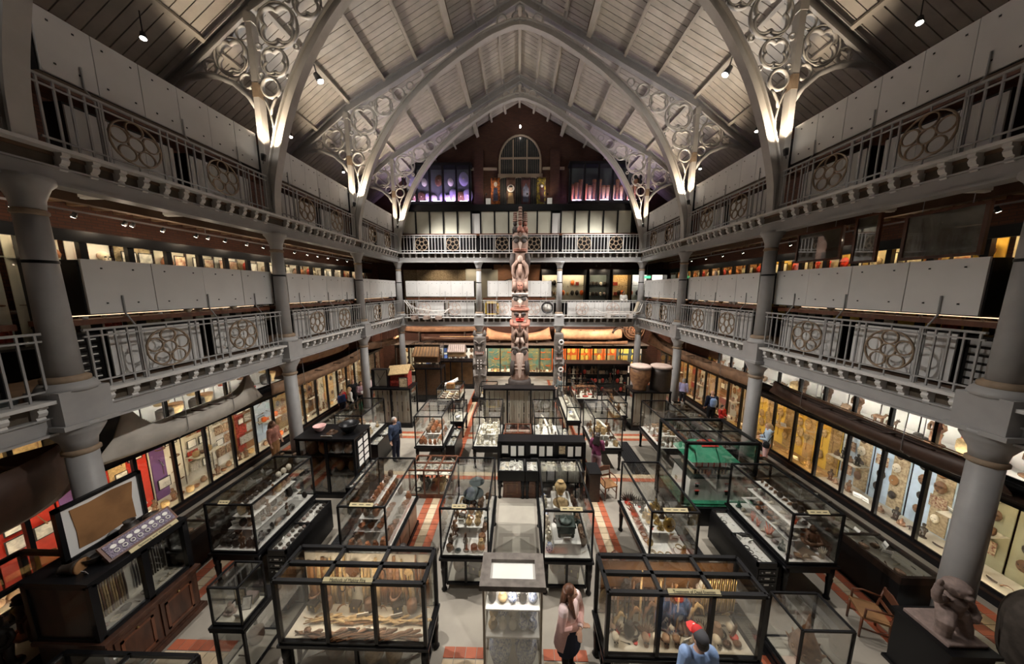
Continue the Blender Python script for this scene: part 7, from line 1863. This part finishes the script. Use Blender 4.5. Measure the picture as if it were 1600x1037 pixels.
    if hair:
        q = MB(); q.ell((0, .022, 1.625), (.088, .1, .1), 14, 10); q.ell((0, .05, 1.58), (.085, .075, .09), 12, 8)
        if hairlen: q.tube([(0, .07, 1.62), (0, .11, 1.45), (0, .13, 1.3), (0, .12, 1.62-hairlen)], [(.07, .09), (.06, .125), (.055, .135), (.03, .09)], 12, up=(0, 1, 0))
        if hairlen > .4:
            for s in (-1, 1): q.tube([(s*.075, .02, 1.6), (s*.11, -.03, 1.42), (s*.10, -.09, 1.22)], [.03, .045, .02], 8)
        q.v = [H(*p) for p in q.v]; fuse('hair', q, hair, vox*.9)
    for s in (-1, 1):
        e_ = H(s*.032, -.086, 1.612); q = MB().ell(e_, (.012, .008, .007), 8, 6); q.v = [S(p) for p in q.v]; link('eye', q.mesh('eye', 'ink'), t, local=True)
    q = MB().ell(H(0, -.09, 1.54), (.022, .008, .007), 8, 6); q.v = [S(p) for p in q.v]; link('mouth', q.mesh('mouth', 'cedar_red'), t, local=True)
    if hat == 'cap':
        q = MB(); q.ell((0, .012, 1.655), (.092, .108, .085), 16, 10); q.v = [(x, y, max(z, 1.635)) for x, y, z in q.v]; q.v = [S(H(*p)) for p in q.v]; cp = link('cap', q.mesh('cap', 'capgrey'), t, local=True)
        q = MB().prism([(-.08, -.07), (.08, -.07), (.075, -.15), (.04, -.19), (-.04, -.19), (-.075, -.15)], 1.637, 1.650, 'xy'); q.v = [S(H(*p)) for p in q.v]; link('cap_peak', q.mesh('cap_peak', 'redcloth'), cp, local=True)
        q = MB().ell((0, -.04, 1.672), (.082, .07, .074), 14, 8); q.v = [(x, y, max(z, 1.64)) for x, y, z in q.v]; q.v = [S(H(*p)) for p in q.v]; link('cap_front', q.mesh('cap_front', 'redcloth'), cp, local=True)
        q = MB().ell((0, -.105, 1.70), (.02, .012, .015), 8, 6); q.v = [S(H(*p)) for p in q.v]; link('cap_badge', q.mesh('cap_badge', 'whitecloth'), cp, local=True)
    if hat == 'hood':
        q = MB(); q.tube([(0, .05, 1.36), (0, .09, 1.45), (0, .04, 1.52)], [(.09, .14), (.1, .15), (.06, .1)], 12, up=(0, 1, 0)); fuse('hood', q, top, vox*1.2)
    if hat == 'white':
        q = MB().ell((0, .01, 1.66), (.095, .11, .075), 14, 8); q.v = [S(H(*p)) for p in q.v]; link('hat', q.mesh('hat', 'whitecloth'), t, local=True)
    if extra == 'backpack':
        q = MB(); q.tube([(0, .19, 1.0), (0, .21, 1.15), (0, .2, 1.32), (0, .17, 1.4)], [(.07, .12), (.1, .15), (.09, .14), (.04, .08)], 12, up=(0, 1, 0)); fuse('backpack', q, 'skyshirt', vox*1.2)
        for s in (-1, 1): q = MB().tube([(s*.1, .14, 1.38), (s*.12, 0, 1.44), (s*.12, -.11, 1.35), (s*.13, -.1, 1.15), (s*.12, .1, 1.02)], .018, 6); q.v = [S(p) for p in q.v]; link('shoulder_strap', q.mesh('shoulder_strap', 'blue'), t, local=True)
    if extra == 'bag':
        q = MB().tube([(.25, -.02, .82), (.27, -.02, .98), (.25, -.02, 1.05)], [(.1, .06), (.11, .06), (.06, .04)], 10, up=(0, 1, 0)); fuse('shoulder_bag', q, 'clothblack', vox*1.2)
        q = MB().tube([(.25, -.02, 1.05), (.12, -.13, 1.3), (-.1, .0, 1.45), (.05, .13, 1.25), (.25, .02, 1.05)], .012, 5); q.v = [S(p) for p in q.v]; link('bag_strap', q.mesh('bag_strap', 'clothblack'), t, local=True)
    if extra == 'paper':
        q = MB().obox((0, -.3, 1.14), (.13, 0, 0), (0, .05, .06), (0, .004, -.003)); q.v = [S(p) for p in q.v]; link('paper', q.mesh('paper', 'card'), t, local=True)
    return t
person('woman with long brown hair, pale pink cardigan and black dress, arms folded', (.88, 4.3, 0), .75, 1.68, 'skin', 'hair_brown', 'palepink', 'navy', .55, True, 'folded', .55, coat='pink', vox=.010)
person('man in red and grey cap and sky blue shirt, bottom edge', (2.58, 3.62, 0), pi, 1.75, 'skin', 'hair_dark', 'skyshirt', 'navy', 0, False, 'down', .3, hat='cap', vox=.010)
person('grey haired man in dark navy coat, standing left of copper pot case', (-4.72, 10.6, 0), 1.1, 1.74, 'skin', 'hair_grey', 'bluecoat', 'navy', 0, False, 'hip')
person('woman in plum jumper with dark hair, bending over a mid court desk', (2.72, 9.72, 0), 2.6, 1.62, 'skin', 'hair_dark', 'plum', 'mauve', .25, False, 'front', lean=.12)
person('man in grey t-shirt standing by the white cup case', (2.3, 16.2, 0), -1.2, 1.75, 'skin', 'hair_dark', 'greycloth', 'clothblack', 0, False, 'front')
person('blond visitor in pale blue hooded jacket at the right wall cases', (9.25, 10.6, 0), -2.2, 1.65, 'skin', 'hair_blond', 'lightblue', 'pink', .2, False, 'front', hat='hood', extra='bag')
person('bald man with bright blue backpack in the right aisle', (9.3, 13.9, 0), 2.9, 1.75, 'skin', None, 'navy', 'clothblack', 0, False, 'down', extra='backpack')
person('child in red shirt behind the far right desk', (9.35, 13.2, 0), .3, 1.3, 'skin', 'hair_dark', 'redcloth', 'greycloth', 0, False, 'front')
person('white haired visitor in lilac fleece, far right aisle', (9.25, 16.3, 0), 2.6, 1.6, 'skin', 'hair_grey', 'lilac', 'clothblack', 0, False, 'down')
GV = 'visitors in the left aisle'
person('small child in red top, left end of the aisle group', (-9.5, 15.2, 0), 1.2, 1.22, 'skin', 'hair_dark', 'redcloth', 'navy', 0, group=GV)
person('boy in blue top in the left aisle group', (-9.3, 14.75, 0), 1.0, 1.25, 'skin', 'hair_dark', 'blue', 'navy', 0, group=GV)
person('woman in black jacket and white collar in left aisle', (-9.15, 15.6, 0), .8, 1.65, 'skin', 'hair_blond', 'clothblack', 'clothblack', .15, group=GV)
person('woman in dark hat holding a white paper, left aisle', (-8.6, 15.4, 0), .9, 1.6, 'skin', 'hair_dark', 'mauve', 'clothblack', .2, False, 'front', group=GV, extra='paper')
person('visitor in white hat and red striped shirt, left aisle', (-8.5, 16.1, 0), .7, 1.7, 'skin', 'hair_blond', 'palepink', 'navy', 0, False, 'front', hat='white', group=GV)
person('woman in pale grey coat turned away, left aisle', (-8.75, 14.6, 0), 2.4, 1.55, 'skin', 'hair_blond', 'whitecloth', 'clothblack', .2, group=GV, extra='bag')
person('child in green jumper beside the left aisle column', (-7.75, 13.75, 0), 1.9, 1.25, 'skin', 'hair_blond', 'greencloth', 'greycloth', .1, group=GV)
person('visitor in rust brown coat behind the second left column', (-9.2, 10.3, 0), 1.6, 1.68, 'skin_dark', 'hair_brown', 'terracotta' if 0 else 'cedar_red', 'hide', .15)
person('man with glasses standing behind the fire case', (-2.2, 4.95, 0), .1, 1.73, 'skin', 'hair_dark', 'greycloth', 'navy', 0, vox=.012)
person('girl in pink top standing behind the dead enemies case', (1.85, 5.0, 0), -.2, 1.62, 'skin', 'hair_brown', 'palepink', 'lightblue', .45, False, 'phone', vox=.012)
person('visitor in white shirt leaning on the far right gallery rail', (7.2, 20.75, LOW), .2, 1.72, 'skin_dark', 'hair_dark', 'whitecloth', 'navy', 0, False, 'front')
# spectacles of the man behind the fire case
# ---------------------------------------------------------------- lamps, tracks, wall hangings
def lampfix(name, label, loc, aim, r, group, lens='lens', bracket=None):
    t = thing(name, label, 'spotlight', loc, group)
    d = (Vector(aim)-Vector(loc)).normalized(); L = Vector(loc)
    part('housing', MB().tube([L-d*r*2.2, L-d*r*.4, L+d*r*.4], [r*.75, r, r*1.05], 12), 'lampbody', t)
    part('lens', MB().tube([L+d*r*.4, L+d*r*.5], [r*.92, r*.8], 12), lens, t)
    if bracket: part('bracket', MB().tube([L-d*r*1.2, bracket], r*.2, 5), 'lampbody', t)
    return t
BN = ['above the viewer', 'over the nearest bay', 'over the middle bay', 'over the farthest bay']
for i, (x, y, z) in enumerate(ROOF_SPOTS):
    sx = 1 if x > 0 else -1
    lampfix('floodlight', f'bright roof floodlight on the {"right" if sx > 0 else "left"} slope {BN[i//2]}', (x, y, z+.12), (-sx*1.5, y+.4, 0), .12, 'roof floodlights', 'lens', (x+sx*.2, y, zu(x+sx*.2)+.4))
for i, (x, y, z) in enumerate(AISLE_SPOTS):
    sx = 1 if x > 0 else -1
    lampfix('aisle_spotlight', f'small spotlight under the {"right" if sx > 0 else "left"} aisle roof {BN[i//2]}', (x, y, z), (sx*8.6, y-1.2, 9), .07, 'aisle spotlights', 'lens_small', (x, y, zu(x)+.5))
for i, (x, y, z) in enumerate(UPLIGHTS):
    sx = 1 if x > 0 else -1
    lampfix('uplight', f'uplight clamped to the {"right" if sx > 0 else "left"} truss post {BN[i//2]}', (x, y, z), (x, y+.3, z+2), .07, 'uplights on truss posts', 'lens_small', (sx*8.02, y+.32, z-.1))
for side, sn in SIDES:
    t = thing('light_track', f'long lighting track under the upper {sn} gallery', 'light track', (side*9.8, 11, 8.2)); part('rail', MB().box(side*9.8-.02, side*9.8+.02, 2.5, 20, 8.24, 8.28), 'steel', t)
    for k in range(6): part('drop_rod', MB().tube([(side*9.8, 3+3.2*k, 8.28), (side*9.8, 3+3.2*k, 8.5)], .01, 4), 'steel', t)
    ysl = [3.2, 4.6, 5.8, 6.6, 7.45, 7.6, 8.25, 9.1, 9.45, 10.0, 10.8, 11.5, 12.3, 13.1, 13.9, 14.6, 15.4, 16.2, 17.1, 18.0] if side < 0 else [5.1, 6.6, 8.0, 9.2, 10.3, 11.3, 12.4, 13.6, 14.9, 16.2, 17.5]
    for i, y in enumerate(ysl):
        lampfix('track_spotlight', f'{ordn(i)} spotlight from the near end of the {sn} gallery track', (side*9.8, y, 8.14), (side*10.4, y-.2, 7.0), .045, f'{sn} gallery track spotlights', 'lens_small', (side*9.8, y, 8.26))
        if i % 2 == 0: lamp('POINT', (side*9.7, y, 8.02), (side*10.5, y, 7.2), (7 if side < 0 else 2.5)*LSC, WARM, .04)  # bare point fill added along the track to brighten the dark joists
    for k, y in enumerate((6.4, 7.9, 11.5)):
        t = thing('strip_light', f'{ordn(k)} white batten light under the upper {sn} gallery', 'strip light', (side*9.0, y, 8.5), 'batten lights'); part('batten', MB().box(side*9.0-.25, side*9.0+.25, y-.05, y+.05, 8.47, 8.53), 'lip', t); part('cover', MB().box(side*9.0-.23, side*9.0+.23, y-.04, y+.04, 8.44, 8.47), 'card', t)
for i, x in enumerate((-5.9, -3.6, -1.2, 1.9, 5.4, 6.4, 7.3)):
    lampfix('far_spotlight', f'{ordn(i)} spotlight from the left under the far upper gallery', (x, 21.4, 8.2), (x, 22.6, 6.5), .05, 'far gallery spotlights', 'lens_small', (x, 21.4, 8.85)); lamp('SPOT', (x, 21.35, 8.1), (x, 22.6, 6.6), 40*LSC, WARM, .04, 110, .7)
for i, x in enumerate((-2.35, -.95, .55, 2.0)):
    lampfix('gable_spotlight', f'{ordn(i)} pinkish spotlight from the left before the gable window', (x, 22.2, 13.25), (x, 23.3, 14.0), .06, 'gable spotlights', 'lens_small', (x, 20.72, 12.0)); lamp('SPOT', (x, 22.3, 13.3), (x, 23.4, 14.2), 26*LSC, WARM, .04, 100, .8)
# banners before the gable window
for i, (x, m, lab) in enumerate(((-1.75, 'banner_orange', 'orange topped banner with a pale skull figure, leftmost'), (-.62, 'banner_brown', 'brown banner with a white ringed face'), (.48, 'banner_dark', 'dark maroon banner with a dim grey figure'), (1.6, 'banner_yellow', 'yellow and black banner, rightmost'))):
    t = thing('banner', lab + ', before the gable window', 'banner', (x, 23.0, 12.5), 'banners before the gable window')
    q = MB(); n = 8; vs = []; fs = []
    for j in range(9):
        for k in range(5): vs.append((x-.33+.165*k, 23.0+.03*sin(k*1.7+j*.4), 12.75+j*.23))
    for j in range(8):
        for k in range(4): a = j*5+k; fs.append((a, a+1, a+6, a+5))
    q.add(vs, fs, 0, True); o = part('cloth', q, m, t); md = o.modifiers.new('thick', 'SOLIDIFY'); md.thickness = .01
    part('rod', MB().tube([(x-.36, 23.0, 14.62), (x+.36, 23.0, 14.62)], .02, 6), 'artwood', t); part('hook', MB().tube([(x, 23.0, 14.62), (x, 23.36, 14.66)], .012, 5), 'steel', t)
    if i == 0: part('skull_motif', MB().ell((x+.02, 22.95, 14.15), (.13, .02, .18), 10, 6), 'bone', t); part('figure_motif', MB().prism([(x-.18, 13.0), (x+.2, 13.0), (x+.14, 13.9), (x-.12, 13.9)], 22.94, 22.955), 'banner_blue', t)
    if i == 1:
        part('ring_motif', MB().tube(ring_pts((x, 22.94, 13.85), .22, 18), .05, 6, closed=True, up=(0, 1, 0), flat=(.4, 1)), 'totem_white', t); part('face_motif', MB().ell((x, 22.94, 13.84), (.14, .02, .2), 12, 8), 'cedar_pale', t); part('hair_motif', MB().ell((x, 22.93, 13.98), (.14, .02, .08), 10, 6), 'ink', t); part('robe_motif', MB().prism([(x-.24, 12.8), (x+.24, 12.8), (x+.16, 13.55), (x-.16, 13.55)], 22.94, 22.955), 'sail', t)
    if i == 2: part('figure_motif', MB().prism([(x-.2, 12.9), (x+.2, 12.9), (x+.22, 13.8), (x, 14.2), (x-.22, 13.8)], 22.94, 22.955), 'banner_blue', t)
    if i == 3: part('figure_motif', MB().prism([(x-.05, 12.9), (x+.22, 12.9), (x+.2, 14.0), (x-.15, 14.1)], 22.94, 22.955), 'banner_dark', t); part('head_motif', MB().ell((x+.05, 22.94, 14.0), (.1, .02, .1), 10, 6), 'card', t)
for i, x in enumerate((-2.05, 2.0)):
    tag(ubox('notice', 'card', x-.16, x+.16, 20.6, 20.62, 12.05, 12.5), ['white notice left of the totem hats on the black beam', 'white notice right of the totem hats on the black beam'][i], 'notice')
tag(part('ceiling_lantern', MB().lathe([(.05, 17.75), (.06, 17.82), (.04, 17.9)], 8, c=(.05, 22.6, 0)), 'lens_small'), 'tiny white light hanging at the gable top', 'lamp')
# hanging items on the galleries
t = thing('wall_clock', 'round white clock with dark rim on the far lower railing', 'clock', (1.88, 19.75, 5.36))
part('rim', MB().tube(ring_pts((1.88, 19.76, 5.36), .36, 28), .045, 7, closed=True), 'lampbody', t)
q = MB().lathe([(.34, 0), (.34, .03)], 28); o = part('dial', q, 'card', t, (1.88, 19.8, 5.36), (pi/2, 0, 0))
part('hour_hand', MB().bar((1.88, 19.755, 5.36), (1.9, 19.755, 5.52), .01, .02), 'ink', t); part('minute_hand', MB().bar((1.88, 19.75, 5.36), (1.87, 19.75, 5.62), .01, .015), 'ink', t)
for k in range(12): a = k*pi/6; part('hour_mark', MB().bar((1.88+.27*sin(a), 19.765, 5.36+.27*cos(a)), (1.88+.32*sin(a), 19.765, 5.36+.32*cos(a)), .01, .018), 'ink', t)
t = thing('cradle_sledge', 'white slatted sledge hung outside the far right railing', 'sledge', (6.3, 19.4, 5.0))
for dy in (19.25, 19.55): part('runner', MB().tube([(4.9, dy, 5.28), (5.3, dy, 5.08), (6.0, dy, 4.98), (7.3, dy, 4.98), (7.75, dy, 5.15), (7.95, dy, 5.75)], .03, 6), 'totem_white', t)
for k in range(13): part('slat', MB().box(5.7+k*.13, 5.78+k*.13, 19.22, 19.58, 5.08, 5.11), 'totem_white', t)
part('side_rail', MB().box(5.6, 7.5, 19.22, 19.26, 5.1, 5.14).box(5.6, 7.5, 19.54, 19.58, 5.1, 5.14), 'totem_white', t)
part('backrest', MB().obox((7.6, 19.4, 5.45), (.1, 0, .32), (0, .16, 0), (.03, 0, -.01)), 'bone', t)
for x in (5.8, 7.2): part('hanging_bracket', MB().box(x-.12, x+.12, 19.2, 19.7, 4.72, 4.96), 'totem_white', t)
t = thing('dog_sledge', 'pale open frame sledge hung outside the far left railing', 'sledge', (-6.2, 19.4, 4.9))
for dy in (19.2, 19.55):
    part('runner', MB().tube([(-7.2, dy, 4.92), (-5.3, dy, 4.92), (-4.9, dy, 5.02), (-4.6, dy, 5.3)], .025, 6), 'totem_white', t); part('upper_rail', MB().tube([(-7.3, dy, 5.6), (-6.7, dy, 5.3), (-5.6, dy, 5.16), (-4.7, dy, 5.2)], .02, 6), 'totem_white', t); part('handle', MB().tube([(-6.9, dy, 4.95), (-7.2, dy, 5.5), (-7.45, dy, 5.85)], .02, 6), 'totem_white', t)
    for k in range(5): part('upright', MB().tube([(-6.9+k*.42, dy, 4.92), (-6.85+k*.42, dy, 5.35-.05*k)], .014, 5), 'totem_white', t)
for k in range(7): part('cross_bar', MB().box(-7.0+k*.33, -6.94+k*.33, 19.2, 19.55, 5.06, 5.085), 'totem_white', t)
for x in (-6.9, -6.1, -5.3): part('hanging_bracket', MB().box(x-.16, x+.16, 19.2, 19.7, 4.6, 4.82), 'cedar_pale', t)
t = thing('yellow_frame', 'yellow picture frame behind the far railing beside the totem', 'frame', (-1.9, 20.3, LOW+.1)); part('frame', MB().box(-2.3, -1.35, 20.06, 20.1, 5.62, 5.75).box(-1.5, -1.35, 20.06, 20.1, 4.85, 5.75).box(-2.3, -2.18, 20.06, 20.1, 4.85, 5.75).box(-2.3, -1.35, 20.06, 20.1, 4.85, 4.95), 'yellow', t); part('picture', MB().box(-2.2, -1.45, 20.09, 20.1, 4.92, 5.66), 'banner_brown', t)
for (lab, y0, y1, z0, z1) in (('wide dim framed painting hung under the upper right gallery, nearest', 6.2, 7.35, 7.28, 8.18), ('dim framed painting hung beside the second right column', 8.8, 10.05, 7.45, 8.25), ('narrow dim hanging panel between the two right paintings', 7.95, 8.4, 7.3, 8.4)):
    t = thing('painting', lab, 'painting', (9.0, (y0+y1)/2, z0), 'paintings under the right gallery')
    part('canvas', MB().box(8.99, 9.01, y0, y1, z0, z1), 'painting', t); part('frame', MB().box(8.96, 9.03, y0-.06, y1+.06, z0-.06, z0).box(8.96, 9.03, y0-.06, y1+.06, z1, z1+.06).box(8.96, 9.03, y0-.06, y0, z0, z1).box(8.96, 9.03, y1, y1+.06, z0, z1), 'darkwood' if 0 else 'redwood', t)
    part('glazing', MB().box(8.975, 8.98, y0, y1, z0, z1), 'glass', t); part('wire', MB().tube([(9, y0+.2, z1), (9, y0+.2, 8.6)], .006, 4).tube([(9, y1-.2, z1), (9, y1-.2, 8.6)], .006, 4), 'steel', t)
t = thing('exit_sign', 'small green exit sign on the far right gallery', 'exit sign', (8.9, 21.2, 7.4)); part('case', MB().box(8.65, 9.15, 21.2, 21.24, 7.32, 7.48), 'exit_green', t); part('rod', MB().tube([(8.9, 21.22, 7.48), (8.9, 21.22, 8.6)], .01, 4), 'steel', t)
# chests standing behind the near railings, and trinkets on the lit ledges
for side, sn, lab, y0, y1 in ((-1, 'left', 'black chest of small labelled drawers behind the near left railing', 3.3, 4.55), (-1, 'left', 'black drawer chest just beyond the nearest left column', 5.2, 5.75), (1, 'right', 'grey slatted shelf stack behind the near right railing', 5.2, 5.75), (1, 'right', 'dark drawer chest beside the viewer on the right', 3.2, 4.5)):
    t = thing('drawer_chest', lab, 'chest of drawers', (side*8.7, (y0+y1)/2, LOW), 'gallery chests')
    x0, x1 = sorted((side*8.5, side*8.95)); f = x0 if side > 0 else x1
    ubox('chest_body', 'black', x0, x1, y0, y1, LOW, LOW+.98, t)
    for j in range(6):
        sl = 'grey slatted' in lab; n = 1 if sl else 3
        for i in range(n):
            a = y0+.03+i*(y1-y0-.06)/n; b = y0+.03+(i+1)*(y1-y0-.06)/n-.02; z = LOW+.06+j*.15
            ubox('drawer', 'iron' if sl else 'blackpaint', f-.012, f+.012, a, b, z, z+.1, t)
            if not sl: ubox('drawer_label', 'card', f-side*.02-.004, f-side*.02+.004, (a+b)/2-.05, (a+b)/2+.05, z+.04, z+.065, t)
tag(part('cloth_heap', MB().tube([(-8.1, .8, LOW+.1), (-8.12, 2.2, LOW+.16), (-8.12, 3.6, LOW+.14), (-8.12, 4.4, LOW+.05)], [(.1, .08), (.16, .1), (.14, .1), (.05, .06)], 10), 'greycloth'), 'grey cloth heap on the floor behind the near left railing', 'cloth')
for side, sn in SIDES:
    for b in (1, 2):
        r = random.Random(b*7+side)
        for i in range(14):
            place(r.choice(['lump', 'shell', 'bowl', 'bangle']), r.choice(['bone', 'straw', 'clay', 'card']), (side*(8.34+.06*(i % 2)), YS[b]+.6+i*.3, LOW+1.271), .09, f'on the lower {sn} gallery ledge, bay {["", "one", "two"][b]}', (0, 0, r.uniform(-1, 1)), 'y')
label_all()
